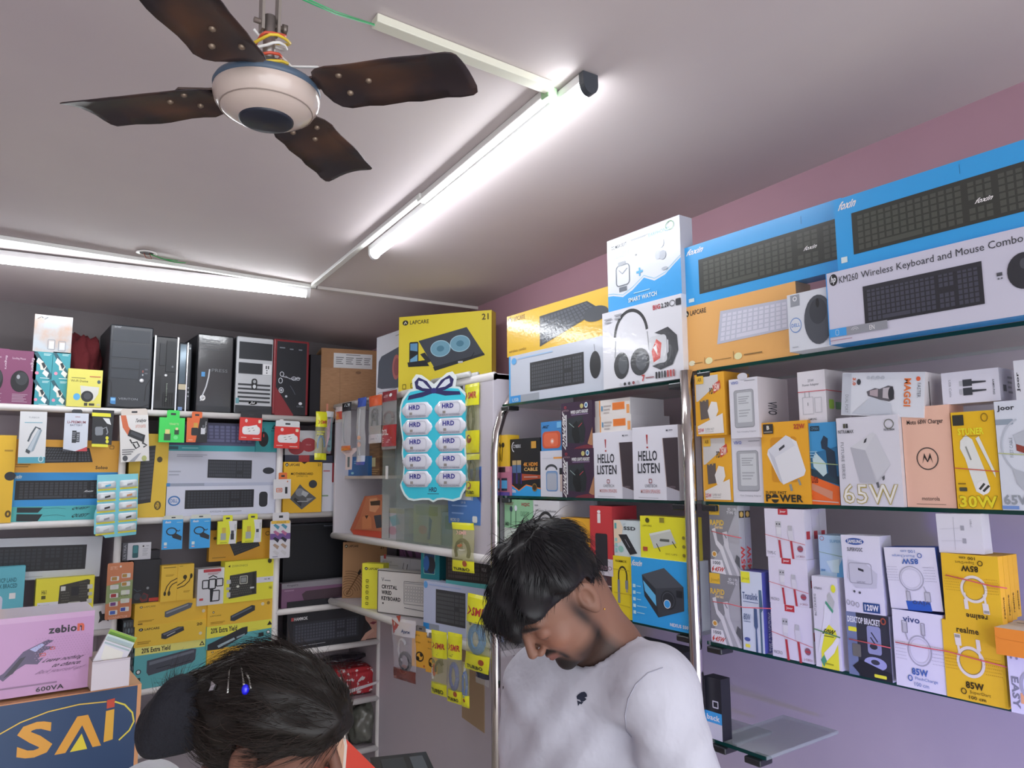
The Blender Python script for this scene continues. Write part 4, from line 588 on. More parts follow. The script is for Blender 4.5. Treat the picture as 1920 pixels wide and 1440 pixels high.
dy=[('p',[(0,0),(100,0),(100,100),(0,100)],'38243c'),('p',[(20,34),(70,30),(70,90),(20,86)],'2b3136'),('p',[(36,50),(50,40),(60,50),(64,74),(58,88),(44,88),(34,70)],'15191c'),('p',[(54,44),(70,38),(78,60),(74,86),(62,86)],'20262a'),('l',[(26,44),(42,54)],1.6,'8fa3a0'),('l',[(56,54),(68,46)],1.6,'b0404a'),('p',[(84,90),(100,56),(100,96)],'a87a58'),('p',[(50,96),(80,92),(100,94),(100,100),(40,100)],'6f2a38'),('t','DYNAFIRE',4,22,14,96,'e4e6ea',-90,.07,.15),('r',15,26,19,94,'c8cad0'),('t','WIRED LIGHTS HEADSET',32,18,88,25,'dcdde4',0,.06),('x',34,26,88,29,1,'a08ab0'),('e',68,10,5.4,5,'b8b070'),('e',82,9,5.4,6,'cfdfe8'),('e',82,9,3.4,3.6,'3a6a9a'),('t','LIVETECH',6,15,26,18.5,'b09098'),('q',12,8,18,12,1,'c04048',.6)]
d1=B('headset_box','dark purple headset carton, the lower of two on second glass shelf','box','R',1055,1115,843,932,.10,'38243c',dy,off=X_,zb=Z2,grp='dark purple headset cartons')
B('headset_box','dark purple headset carton, the upper of two on second glass shelf','box','R',1053.5,1112,757,843,.10,'38243c',dy,off=X_,zb=d1,grp='dark purple headset cartons')
hl=[('p',[(31.5,11),(35.5,11),(34.5,24),(33,24)],'a03a3c'),('e',34,28.5,2.2,1.3,'a03a3c'),('t','HELLO',13,33,55,47,'2a2d35',0,.02),('t','LISTEN',11,50,60,64,'2a2d35',0,.02),('q',36,72,42,77,1,'8a3a40',1),('t','LIVETECH',27,79,53,83,'3f444e'),('t','MODERN SPEAKERS',17,86,60,91,'c08a8a',0,.01),('p',[(68,17),(100,17),(100,88),(74,82)],'3b3238'),('l',[(68,17),(74,82),(100,88)],1.2,'a89a98'),('p',[(74,82),(100,88),(100,100),(74,100)],'a9a9b4'),('t','LIVETECH',78,81,92,84,'8d7f88'),('r',76,6,80,8,'3f444e'),('x',82,6,90,8,1,'3f444e'),('l',[(12,97),(56,97.5)],.5,'8a8e98')]
h1=B('speaker_box','white speaker carton with tall black lettering, left of two','box','R',1113,1189,812,933,.11,'d6d7e4',hl,off=X_,zb=Z2,grp='white speaker cartons with tall lettering')
B('speaker_box','white speaker carton with tall black lettering, right and taller of two','box','R',1188.5,1275,802,935,.09,'d6d7e4',hl,off=X_-.01,zb=Z2,grp='white speaker cartons with tall lettering')
cb_=[('r',0,0,18,100,'b9b4b0'),('r',18,0,21,100,'e8964a'),('r',54,22,86,66,'e08038'),('r',56,26,84,60,'d8742e'),('r',91,40,98,92,'e09a5a'),('x',30,30,50,90,3,'b0a8a4'),('x',24,22,28,90,1,'5f8fb0')]
c1=B('charger_box','lower of two white and orange windowed cartons above the speaker cartons','box','R',1113,1184,783,812,.16,'d8d4d0',cb_,side='bdbcc0',off=X_+.01,zb=h1,grp='white and orange windowed cartons')
B('charger_box','upper of two white and orange windowed cartons above the speaker cartons','box','R',1112,1182,753,783,.14,'d8d4d0',cb_,side='bdbcc0',off=X_+.012,zb=c1,grp='white and orange windowed cartons')
# bay one, third shelf
B('earphone_box','green earphone carton partly behind the black haired man','box','R',947,1001,936,1148,.09,'8fc49a',[('t','GAME',60,21,88,30,'2f3f3a',0,.06),('t','CLASSIC FOR',58,12,88,17,'5a8a6a'),('t','EVEREST',5,3,34,6,'a05a54'),('t','HQIC',62,3,90,7,'a04a4a',0,.04),('l',[(24,10),(23,36)],1,'4a6a5a'),('l',[(42,10),(41,36)],1,'4a6a5a'),('e',25,10,5,3,'3a4a58'),('e',42,9,5,3,'cfd8e0'),('r',0,30,100,56,'c9d4cc'),('t','ARROW',4,38,94,54,'7a9a7a',0,.05),('t','ARROW',5.5,38.5,92.5,53.5,'c9d6c8',0,.0),('o',62,56,30,24,2,'5f6a6c'),('t','ME!',4,24,18,28,'3a5a44',0,.03)],off=X_,zb=ZB3)
B('neckband_box','white carton with black neckband earphone drawing on the third glass shelf','box','R',1002,1052,938,1152,.16,'d2d4d8',[('a',48,34,36,22,3,'2b2d31',150,390),('l',[(17,44),(30,62),(34,72)],3.4,'2b2d31'),('l',[(79,44),(68,62),(66,72)],3.4,'2b2d31'),('e',28,32,6,3.5,'26282c'),('e',66,32,6,3.5,'26282c'),('l',[(27,34),(26,60)],1,'5a5d62'),('l',[(67,34),(68,60)],1,'5a5d62'),('t','Wireless Earphones',8,9,88,12,'5a5d62'),('x',6,4,20,6,1,'8a8d92')],side='c2c4cc',off=X_,zb=ZB3)
lo=B('adapter_box','orange carton with white device picture, lower of two behind the man','box','R',1056,1109,1034,1160,.06,'e8982a',lap(5,4,44,11)+[('t','21',78,5,86,11,'7a5414',0,.02),('p',[(34,38),(80,52),(84,66),(60,84),(30,64)],'b9c4b8'),('p',[(36,40),(78,54),(60,72),(34,58)],'cfd8cc'),('r',60,64,66,74,'6f9a6a'),('r',70,58,76,68,'6f9a6a')],side='b0803a',off=X_,zb=ZB3)
B('usb_hub_box','yellow orange carton with white hub and plug picture on third glass shelf','box','R',1050,1107,970,1034,.06,'e0a82e',[('p',[(18,48),(48,24),(76,40),(46,72)],'c8cadc'),('p',[(18,48),(46,72),(46,78),(18,54)],'7a7f8c'),('l',[(76,60),(60,78)],1.6,'4a3a18'),('l',[(82,68),(70,84)],1.6,'4a3a18'),('R',50,74,62,84,'4a3f38',1),('R',60,80,72,92,'3a302a',1),('x',6,6,30,10,1,'8a6a1c'),('x',6,86,28,94,1,'6a5018'),('x',90,60,97,90,3,'8a6a1c')],off=X_+.005,zb=lo)
eb=B('earphone_box','dark brown earphone carton below the red carton on third glass shelf','box','R',1114,1149,1076,1166,.06,'4a3238',[('e',40,10,34,8,'5f5a60'),('l',[(2,24),(98,26)],2.5,'cfc4c8'),('e',56,40,10,6,'1a1418'),('p',[(46,44),(90,44),(94,100),(46,100)],'8f8a96'),('t','XTRA',16,74,40,80,'a89aa0')],off=X_,zb=ZB3)
B('power_bank_box','tall red and white carton with black bar, on the third glass shelf','box','R',1108,1150,948,1076,.10,'c3373c',[('r',0,76,100,100,'c9c4cc'),('t','i',34,6,50,25,'e4dcdc',0,.12),('p',rr(24,40,78,92+2,6,3),'25222a'),('t','TURBO',12,86,86+10,92,'8a6a78',0,.01)],side='a83038',off=X_,zb=eb,gloss=.3)
hm=B('usb_hub_box','yellow carton with silver stick hub picture, left of the blue power supply carton','box','R',1148,1186,1041,1163,.06,'f0cc28',[('a',58,31,20,14,3,'3a3420',180,360),('l',[(38,31),(38,50)],3,'3a3420'),('l',[(78,31),(78,42)],3,'3a3420'),('R',32,38,44,76,'7f848c',3),('R',70,38,84,52,'7f848c',2),('r',73,52,82,57,'a89a80'),('t','HAMMOK',24,6,80,10,'6a5a14',0,.01),('l',[(14,60),(100,60)],.8,'b09a28'),('l',[(10,22),(92,22)],.8,'b09a28'),('l',[(10,78),(92,80)],.8,'b09a28')],side='c0a428',off=X_,zb=ZB3)
ps=B('power_supply_box','bright blue carton with a black computer power supply picture','box','R',1186,1293,1043,1162,.08,'2f9fe6',[('t','foxin',2,5,21,14,'e4ecf4',0,.06,.2),('p',[(20,26),(60,12),(92,36),(92,70),(48,86),(24,58)],'3c4148'),('p',[(20,26),(60,12),(92,36),(44,44)],'4c5158'),('p',[(20,26),(44,44),(48,86),(24,58)],'2c3138'),('p',[(22,34),(44,54),(45,70),(25,50)],'5fb4e8'),('e',66,58,13,14,'2a2e34'),('o',66,58,10,11,1,'50565e'),('e',64,64,6,6.5,'e0e6ec'),('e',64,64,5,5.5,'3f9fe0'),('R',80,42,90,52,'20242a',1),('t','NEXUS 550',68,90,98,95,'e4ecf4',0,.06),('r',3,42,8,47,'bfe0f6'),('r',3,52,8,57,'bfe0f6'),('r',3,62,8,67,'bfe0f6'),('r',3,72,8,77,'bfe0f6'),('r',3,82,8,87,'bfe0f6'),('x',10,43,18,46,1,'9fd0f2'),('x',10,53,18,56,1,'9fd0f2'),('x',10,63,18,66,1,'9fd0f2'),('x',10,73,28,76,1,'9fd0f2'),('x',10,83,24,86,1,'9fd0f2')],side='cfd8e4',off=X_-.01,zb=ZB3)
B('ssd_box','white and mint carton with black solid state drive, above yellow stick hub carton','box','R',1152,1208,975,1041,.07,'c9d6d8',[('p',[(0,0),(22,0),(32,20),(24,60),(0,70)],'e0cdb4'),('r',3,8,10,24,'4fa0a4'),('t','SSD',34,16,74,26,'33373c',0,.04),('p',[(16,40),(44,38),(78,88),(54,94)],'26282d'),('l',[(38,52),(54,74)],2,'8a8e94'),('e',24,80,9,9,'8fc0b4'),('r',4,50,12,60,'8fc4c0'),('r',4,64,12,74,'8fc4c0'),('r',4,78,12,90,'8fc4c0'),('t','LT',34,8,42,13,'5a7a80')],off=X_+.004,zb=hm)
B('router_ups_box','yellow carton with white router backup unit on the blue power supply carton','box','R',1202,1289,967,1047,.06,'f2dc2c',[('p',[(20,42),(66,28),(78,60),(30,76)],'bfc4bc'),('p',[(20,42),(66,28),(68,32),(22,47)],'d4d8d0'),('d',44,56,66,52,8,1,1,'3a3d38'),('r',44,52,64,58,'5a5f58'),('l',[(36,64),(44,82)],2.4,'2a2c26'),('l',[(70,56),(78,70)],2.4,'2a2c26'),('e',17,10,4.6,6,'4a4618'),('t','LAPCARE',5,21,27,25,'7a701c'),('r',44,2,54,14,'8a8230'),('r',6,74,16,84,'b0503a'),('t','DC UPS',56,84,80,88,'8a8230'),('e',94,46,3,4,'8a8230'),('e',94,66,3,4,'8a8230'),('e',94,86,3,4,'8a8230')],side='d8c840',off=X_-.005,zb=ps)
# bay one, lowest shelf behind the man
B('dark_box','black carton with small white print on the low shelf behind the man','box','R',1180,1284,1200,1320,.07,'1f2128',[('t','BUNDLE',58,58,84,62,'5a5d66'),('r',80,20,98,90,'2a3a44')],off=X_,zb=1.06)
# bay two, lowest
lb=B('dark_box','black and light blue carton on the small glass shelf below the second bay','box','R',1325,1356,1268,1404,.035,'1d1f26',[('r',0,56,100,74,'3f9fd8'),('t','back',10,61,88,70,'dfeaf2',0,.03),('r',0,74,100,100,'c8cad2'),('q',50,38,80,48,2,'c8cad2',.5)],off=X_,zb=zz)
# bay two, second shelf
pd=[('p',[(4,4),(80,4),(80,18),(10,44),(4,44)],'c9c8c6'),('t','PD',50,24,62,34,'4a4440',0,.03),('p',[(62,20),(86,13),(88,26),(64,34)],'c04a3c'),('t','25W',65,18,85,30,'ecd8d0',0,.03),('p',[(16,44),(46,42),(46,72),(18,74)],'5f5754'),('p',[(42,60),(56,46),(74,48),(78,62),(64,76),(48,74)],'dcdad6'),('r',22,40,26,45,'c8a04a'),('r',34,40,38,45,'c8a04a'),('p',[(6,84),(92,66),(94,97),(8,97)],'dddad6'),('t','25W',8,88,28,94,'b8404a',0,.04),('t','SUPER FAST',32,88,62,92,'8a8684'),('x',32,93,60,95,1,'b0acaa'),('R',6,3,32,16,'e8b43a',2),('t','AIR',12,6,26,12,'8a6420',0,.03)]
p1=B('charger_box','lower of two orange and white charger cartons at the left end of second bay','box','R',1320,1375,818,938,.07,'eda528',pd,side='d8a85a',off=X_,zb=Z2,gloss=.4,grp='orange and white charger cartons')
B('charger_box','upper of two orange and white charger cartons at the left end of second bay','box','R',1306,1362,703,818,.10,'eda528',pd,side='c99028',off=X_-.012,zb=p1,gloss=.4,grp='orange and white charger cartons')
vv=[('q',17,20,84,82,1.4,'8f9298',7),('R',18,21,83,81,'a3a6ac',6),('R',27,24,78,74,'c4c8cc',3),('x',32,30,70,44,4,'9a9ea4'),('x',32,52,72,66,3,'a4a8ae'),('t','VIVO',8,4,34,9,'5a6ab0',0,.02),('x',56,4,92,6,1,'7a7d84'),('t','Fast Charging Adapter',24,88,90,91,'8a8d94')]
v1=B('charger_box','lower of two white windowed charger cartons with clear pane','box','R',1376,1435,823,941,.08,'d2d2da',vv,side='c0bcc0',off=X_,zb=Z2,grp='white windowed charger cartons')
B('charger_box','upper of two white windowed charger cartons, its hang tab showing','box','R',1371,1425,712,823,.12,'d2d2da',vv+[('e',50,-3,18,6,'c8c8d0')],side='bfb8bc',off=X_-.012,zb=v1,sa=[('t','VIVO',30,40,60,62,'3a3d44',90,.02)],grp='white windowed charger cartons')
pw=B('charger_box','orange carton with a large white charger cube on the second glass shelf','box','R',1433,1522,793,941,.045,'eda327',[('p',rr(20,19,76,74,6,4),'c98a1c'),('p',[(14,34),(54,17),(76,25),(92,60),(88,66),(44,77),(36,72),(12,40)],'d9dbe2'),('p',[(14,34),(54,17),(64,20),(72,30),(28,44)],'cfd2da'),('p',[(14,34),(28,44),(44,77),(36,72)],'bfc2cc'),('p',[(38,33),(50,28),(51,31),(39,36)],'3a3d42'),('p',[(56,77),(61,76),(64,84),(59,85)],'8d9088'),('p',[(74,71),(78,70),(82,77),(78,78)],'8d9088'),('t','SUPER FAST',5,85,50,88.5,'4a3a14',0,.02),('t','P',5,89,17,98,'2a2a22',0,.09),('e',25,94,8,5.4,'2a2a22'),('r',17,93,33,95,'e8a327'),('t','WER',35,89,84,98,'2a2a22',0,.09),('t','22W',72,4,95,10,'b0442e',0,.05),('r',6,2,28,14,'33312e'),('t','B',14,4,20,9,'e4e0d4',0,.05),('x',8,11,26,13,1,'b8b4a8')],side='b8801c',off=X_-.004,zb=Z2,gloss=.3)
om=B('charger_box','blue and orange charger carton with a figure silhouette between white and orange cartons','box','R',1514,1576,794,943,.09,'2f6f9c',[('p',[(0,0),(100,0),(100,30),(0,40)],'3f8fc4'),('p',[(0,54),(100,66),(100,76),(0,64)],'26404f'),('p',[(0,62),(100,78),(100,100),(0,100)],'e0672c'),('p',[(52,24),(62,16),(74,20),(72,30),(92,36),(96,70),(70,64),(66,34),(54,32)],'27384a'),('p',[(24,44),(34,36),(64,50),(66,62),(54,66),(26,54)],'b9d0d4'),('t','USB',18,66,38,74,'7a2a18',0,.05),('p',[(18,74),(80,84),(78,94),(16,82)],'c98a70'),('r',22,4,50,10,'22282f'),('t','OMAN',25,5,47,9,'5a8fb0'),('l',[(0,48),(100,52)],1,'a8c08a'),('x',4,34,40,44,3,'7fb0cc'),('t','TG-12',4,88,18,91,'5a2418'),('l',[(8,95),(96,97)],1.4,'c8b0a8')],side='2a4a60',off=X_,zb=Z2)
B('charger_box','small white charger carton with a red band, standing above the silhouette carton','box','R',1499,1551,698,784,.10,'d6d4da',[('t','25W',38,16,60,21,'6a6c72'),('t','Power Adapter',18,24,78,30,'6a6c72'),('q',16,50,54,82,1,'b0b2b8',1),('q',60,52,84,80,1,'b0b2b8',1),('r',24,40,27,50,'a8aab0'),('r',40,40,43,50,'a8aab0'),('r',34,60,36,66,'6a6c72'),('t','SAMSUNG',34,90,64,94,'4a4d54',0,.01),('l',[(-1,39),(101,39.4)],1.4,'c05058')],side='b4b0b4',off=X_+.008,zb=om,sa=[('R',10,56,30,74,'8fb84a',4),('r',36,60,60,74,'6a9a70'),('l',[(0,39),(100,40)],1.6,'c05058')],grp=None)
nm=B('charger_box','white carton with outlined golden number on a big white charger picture','box','R',1577,1695,784,946,.035,'d0d0da',[('p',[(22,34),(60,18),(84,54),(62,76),(34,74)],'bcbec6'),('p',[(22,34),(60,18),(66,22),(46,38)],'c9cbd2'),('p',[(22,34),(46,38),(60,74),(34,74)],'aeb0ba'),('p',[(46,38),(64,20),(84,54),(62,72)],'c4c6ce'),('p',[(46,26),(50,24),(48,29),(44,30)],'33363c'),('p',[(70,68),(74,66),(74,70),(71,72)],'5a5d62'),('p',[(60,74),(64,73),(65,79),(62,80)],'5a5d62'),('t','65W',5,75,94,98,'a89a58',0,.03),('t','65W',6.5,76,92.5,97,'e0dfda',0,-.005),('t','FUTURE SERIES',6,28,11,70,'7a7d84',90),('t','NITRAMAX',3,14,29,18,'3a3d42',0,.01),('r',12,7,16,12,'4a4a3a'),('r',17,7,20,12,'2a2c2e'),('o',86,10,7,5,1,'6a6c64'),('t','NTR-0004',78,15,94,17.5,'3a3d42',0,.02)],side='b9b6bc',off=X_-.012,zb=Z2,gloss=.6)
mg=B('car_charger_box','white carton lying tilted with orange word and a car charger picture','box','R',1577,1732,699,778,.09,'d2d6de',[('r',0,2,12,98,'b9bec8'),('t','DUAL PORT',5,52,9,94,'7a8088',90),('p',[(32,44),(42,36),(48,38),(58,30),(64,32),(66,60),(60,66),(48,62),(34,54)],'5c5a60'),('p',[(36,42),(46,38),(46,56),(36,52)],'a89aa0'),('p',[(52,36),(60,34),(60,60),(52,58)],'b4aeb4'),('e',62,48,3.6,15,'33343a'),('p',[(14,96),(38,56),(62,70),(64,96)],'bdc3cd'),('t','MAGGI',77,14,85,76,'d8743c',90,.07),('t','FASTER',92,24,96,56,'6a6c74',90),('e',93,15,2.4,5,'d8603c'),('t','3.0',14,12,18,30,'c8603c',90,.04),('e',22,22,2.5,7,'3a3d42'),('e',34,12,2,4,'b4b9c2'),('e',40,12,2,4,'b4b9c2'),('e',46,12,2,4,'b4b9c2'),('e',52,12,2,4,'b4b9c2')],side='c4bfc2',off=X_-.004,zb=None,tilt=6,sa=[('l',[(16,20),(30,80)],3,'3a3838')])
mt=B('charger_box','tall peach charger carton with round bat-wing emblem','box','R',1702,1794,764,949,.06,'e0b5a0',[('t','Moto 68W Charger',11,13,86,19,'33302e',0,.015),('o',49,52,21.5,10.6,1.1,'4a423e'),('p',[(38,57),(43,46.5),(49,54),(55,46.5),(60,57),(55,51),(49.5,55.5),(48.5,55.5),(43,51)],'2a2624'),('t','motorola',32,89,68,93,'4a423e'),('x',20,96,80,97.4,1,'9a8070')],side='c49a8c',off=X_,zb=Z2)
sn=B('car_charger_box','yellow carton with white car charger and bold outlined number','box','R',1796,1879,773,950,.05,'eab41f',[('p',[(18,30),(32,24),(46,29),(60,48),(70,62),(78,78),(62,86),(46,82),(36,66),(26,48),(16,38)],'d9dcd8'),('p',ell(63,78,15,7),'e8eae6'),('l',[(54,80),(66,74)],2.2,'3a3d38'),('l',[(62,82),(76,76)],2.2,'3a3d38'),('l',[(30,36),(40,50)],1.4,'8d9088'),('p',[(54,28),(62,26),(92,62),(92,68),(84,60)],'d9dcd8'),('r',4,3,30,14,'33332c'),('t','STUNER',14,17,74,24,'f4dc30',0,.05),('x',24,25,66,26,1,'6a5a14'),('t','30W',5,86,93,99,'4a3f10',0,.06),('t','30W',6,86.4,91.5,98.6,'f0d02a',0,.03),('o',78,7,7,4,1,'8a6a14'),('R',8,78,26,82,'4a4a3a',2),('x',6,73,24,76,1,'8a6a14'),('l',[(0,58),(100,62)],1,'c05a48')],off=X_-.004,zb=Z2)
B('cable_box','small white cable carton lying across the tops of the peach and yellow cartons','box','R',1768,1877,700,753,.07,'d4d4e0',[('t','USB Cable',13,24,17,78,'8a8c94',90),('r',32,30,38,46,'b0b2ba'),('r',38,27,54,48,'3a3d44'),('p',[(54,33),(78,36),(78,40),(54,42)],'3a3d44'),('r',32,56,38,72,'b0b2ba'),('r',38,53,54,76,'3a3d44'),('p',[(54,60),(78,62),(78,66),(54,68)],'3a3d44'),('t','SAMSUNG',89,34,92,80,'4a4d54',90,.02)],side='bcbac6',off=X_+.004,zb=max(mt['_top'],sn['_top']),sa=[('r',20,50,40,70,'5a5c64'),('x',50,20,80,80,4,'8a8c94')])
jb=B('cable_box','white and grey charger cable carton at the right picture edge, second glass shelf','box','R',1880,1990,752,950,.06,'cdd3de',[('t','Joor',5,4,36,10,'33363c',0,.03),('R',0,17,32,22,'8d9aa8',2),('a',54,42,46,26,1.6,'b4bbc6',120,250),('t','FAST CABLE',22,34,28,52,'8d949e',-90),('p',[(30,32),(60,26),(70,44),(40,50)],'b4bac4'),('p',[(34,40),(56,44),(54,50),(34,46)],'8a3f34'),('p',[(24,62),(70,70),(80,86),(52,88),(30,76)],'b0b6c0'),('t','65W',4,86,56,95,'8d949c',0,.05),('l',[(0,48),(100,52)],1,'b4bc8a'),('r',0,96,30,99,'6f8fc8')],side='b4b8c4',off=X_-.008,zb=Z2,gloss=.3)
B('cable_box','white carton corner with sideways word at the right picture edge, above another','box','R',1906,1990,676,751,.07,'d2d4dc',[('t','Joor',4,30,12,80,'33363c',-90,.03)],off=X_-.008,zb=jb)
# bay two, third shelf
rp=[('p',[(0,0),(100,0),(58,44),(44,60),(0,86)],'85868a'),('r',0,0,36,15,'e8b83a'),('t','Jovell',5,7,34,13,'a07a2a'),('t','RAPID',2,22,50,30,'e8bc4a',0,.05),('t','Series',18,30,46,35,'e0c890',0,.03),('p',[(8,36),(20,34),(26,52),(44,60),(72,100),(62,100),(34,66),(20,58)],'d2d3d6'),('p',[(44,40),(60,38),(66,62),(100,100),(90,100),(60,70),(50,60)],'c9cace'),('l',[(50,42),(58,48)],1.6,'7a7c80'),('e',14,72,9,4.4,'e8dcc0'),('e',14,72,6,3,'c8923a'),('p',[(0,80),(40,80),(52,100),(0,98)],'dddde2'),('t','1000',8,82,34,87,'5a5d62',0,.03),('t','45W',14,90,46,97,'c04438',0,.06,.2),('p',[(4,93),(12,88),(9,93),(13,93),(5,98)],'c04438'),('p',[(84,80),(90,70),(100,74),(100,90)],'5a5c60'),('t','TYPE C',62,9,94,13,'d0d2d6',0,.03),('t','SD 11B',66,4,94,8,'d0d2d6',0,.03)]
rs=[('r',6,8,94,18,'3a3428'),('e',50,13,30,4,'c8a860'),('t','45W',14,58,86,92,'b8403c',-90,.05)]
R1=B('cable_box','grey cable carton on the lower row at the left end of third shelf','box','R',1335,1391,1074,1203,.03,'a9abb0',rp,side='a4a6ac',off=X_,zb=Z3,sa=rs,grp='grey cable cartons')
Rf=B('cable_box','grey cable carton in front of the upper pair at the left end','box','R',1334,1389,946,1073,.022,'a9abb0',rp,side='a4a6ac',off=X_,zb=R1,sa=rs,grp='grey cable cartons')
back(B('cable_box','grey cable carton hidden behind its twin, only the side with red print showing','box','R',1334,1389,946,1073,.022,'a9abb0',(),side='9a9ca2',off=X_,zb=R1,sa=rs,grp='grey cable cartons'),.0235)
B('cable_box','white and violet cable carton with a dark plug, between grey and red striped cartons','box','R',1394,1434,1070,1210,.055,'c9d4e0',[('r',2,1,44,15,'dede3a'),('t','Jovell',8,8,40,12,'8a8a2a'),('t','Translink',6,27,78,36,'2f4a78',0,.01),('x',8,38,80,40,1,'6a7a98'),('t','80W',8,54,40,62,'2f4a78',0,.0),('x',8,63,40,65,1,'6a7a98'),('p',[(84,22),(96,22),(100,46),(92,50),(92,100),(98,100),(84,100),(84,50)],'4f6a80'),('p',[(58,46),(72,46),(74,68),(68,72),(70,100),(60,100),(62,72),(56,68)],'4a5f84'),('e',22,86,14,2.4,'4a5a9a'),('R',12,92,34,96,'e0d850',3)],side='4a4f96',off=X_-.005,zb=Z3,sa=[('t','TYPE-C TO LIGHTNING',30,50,64,98,'c8cce8',-90,.03)])
jr=lambda t:[('r',36,0,60,12,'b8323c'),('t','Joor',40,3,56,9,'ecdcdc',0,.05),('r',28,26,42,38,'b4b6ba'),('r',30,30,33,33,'4a4d52'),('r',37,30,40,33,'4a4d52'),('r',30,38,42,52,'d8d8dc'),('l',[(36,62),(40,102)],5,'b03a44'),('l',[(66,64),(70,102)],5,'b03a44'),('r',60,34,70,44,'b4b6ba'),('p',[(58,44),(72,44),(74,64),(62,64)],'cfcfd6'),('p',[(30,52),(42,52),(42,64),(34,64)],'cfcfd6'),('e',88,79,7,6.4,'8a5a6a'),('r',82,78,94,81,'b0404a'),('t',t,4,88,26,94,'6a6c72'),('t','J-CB021',78,92,98,97,'8a4a54'),('l',[(-1,54),(101,70)],1,'c85a60')]
js=[('r',20,44,70,60,'a83a40')]
j1=B('cable_box','lowest of the white cartons with red striped cables','box','R',1449,1525,1130,1221,.02,'d6d4e0',jr('MICRO'),off=X_-.004,zb=Z3,sa=js,grp='white cartons with red cables')
j2=B('cable_box','middle one of the white cartons with red striped cables','box','R',1444,1517,1044,1130,.05,'d6d4e0',jr('MICRO'),side='c4c2cc',off=X_-.002,zb=j1,sa=js,grp='white cartons with red cables')
B('cable_box','topmost white carton with red striped cables, front one of three','box','R',1437,1511,953,1042,.028,'d6d4e0',jr('TYPE-C'),side='c4c2cc',off=X_,zb=j2,sa=js,grp='white cartons with red cables')
for i in range(2):
    back(B('cable_box',('second','third')[i]+' white carton in the topmost stack with red square marks, side only visible','box','R',1437,1511,953,1042,.028,'d6d4e0',(),side='c0bec8',off=X_,zb=j2,sa=js,grp='white cartons with red cables'),.0295*(i+1))
fw5=B('cable_box','white carton with lime yellow patch and white green plug','box','R',1530,1578,1080,1234,.045,'d3d3da',[('p',[(24,66),(34,56),(60,52),(84,58),(90,66),(90,100),(24,100)],'e2e03a'),('p',[(58,20),(68,16),(86,26),(78,36),(60,34)],'b4b8b4'),('p',[(52,26),(80,36),(76,39),(49,29)],'4f9a78'),('p',[(46,30),(72,38),(64,50),(44,58),(22,84),(12,84),(30,60),(40,46)],'d9dbe0'),('p',[(20,92),(34,86),(44,92),(32,99)],'4f9a78'),('p',[(34,84),(70,72),(92,62),(96,68),(74,82),(44,92)],'e4e6e8'),('t','50W',36,57,80,63,'3a3a1a',0,.05,.25),('x',38,64,76,66,1,'6a6a2a'),('t','BLITZKRIEG',6,20,14,44,'5a5d62',-90),('e',84,12,9,4.4,'d8dc3a'),('t','NITRAMAX',8,12,40,14.5,'4a4d52'),('l',[(-1,59),(101,64)],1.4,'5a8a60'),('l',[(36,95),(70,95)],1.6,'a8a82a')],side='c0bfca',off=X_-.010,zb=Z3)
B('charger_box','pale icy blue carton behind the large white and blue charger carton','box','R',1539,1584,1003,1094,.06,'a9c6dc',[('t','SUPER',48,10,94,17,'6f9fc4',0,.02),('t','20W',4,84,24,90,'3f7fb0',0,.03),('p',[(74,84),(100,50),(100,100),(70,100)],'5f9fd0'),('p',[(30,64),(84,56),(80,90),(50,90)],'c0d8e6'),('l',[(0,42),(100,50)],1,'7a9a70'),('o',16,8,8,5,1.4,'b06a70')],side='9fb8cc',off=X_+.012,zb=fw5)
db=B('stand_box','dark carton with round desktop stand picture on the third glass shelf','box','R',1592,1672,1146,1247,.028,'33363f',[('r',0,0,24,100,'6f7c9c'),('t','DESKTOP BRACKET',3,7,80,17,'d8dce8',0,.04),('R',4,24,24,31,'e4e03a',2),('p',rr(48,18,80,62,5,5),'8d94b8'),('l',[(58,28),(72,42)],2,'33363f'),('l',[(56,36),(68,48)],2,'33363f'),('e',62,50,9,4.4,'33363f'),('p',ell(64,76,26,10),'9aa0cc'),('e',64,74,10,4,'3a3d48'),('p',[(10,86),(30,74),(100,88),(100,100),(30,100)],'22242c'),('R',12,50,32,70,'6a6a64',2),('R',60,92,88,97,'dede40',2),('o',88,8,5,4.4,2,'a0503c')],side='c6c6d0',off=X_-.012,zb=Z3)
B('charger_box','tall white charger carton with blue oval and 120 watt mark','box','R',1587,1660,1003,1146,.045,'d3d4e0',[('e',36,8,24,4.4,'2f5298'),('t','SAMSUNG',17,5.6,55,10.4,'dfe4f0',0,.04),('t','SUPERVOOC',15,16,55,21,'4a4d58',0,.02),('p',[(16,32),(60,36),(88,48),(84,66),(30,68),(10,56)],'bfc1cc'),('q',16,36,74,62,1,'9a9ca8',6),('p',[(40,42),(54,44),(54,47),(40,45)],'33363c'),('t','SAMSUNG',34,59,56,62,'8a8c98'),('e',26,73,3,1.6,'4a4d54'),('e',40,74,3,1.6,'4a4d54'),('r',46,86,88,98,'2a4a80'),('t','120W',50,88,85,96,'dfe6f2',0,.06),('o',8,88,4,3,1,'9a9ca8'),('o',20,89,4,3,1,'9a9ca8'),('o',32,90,4,3,1,'9a9ca8')],side='bdbdc8',off=X_-.014,zb=db,tilt=-1)
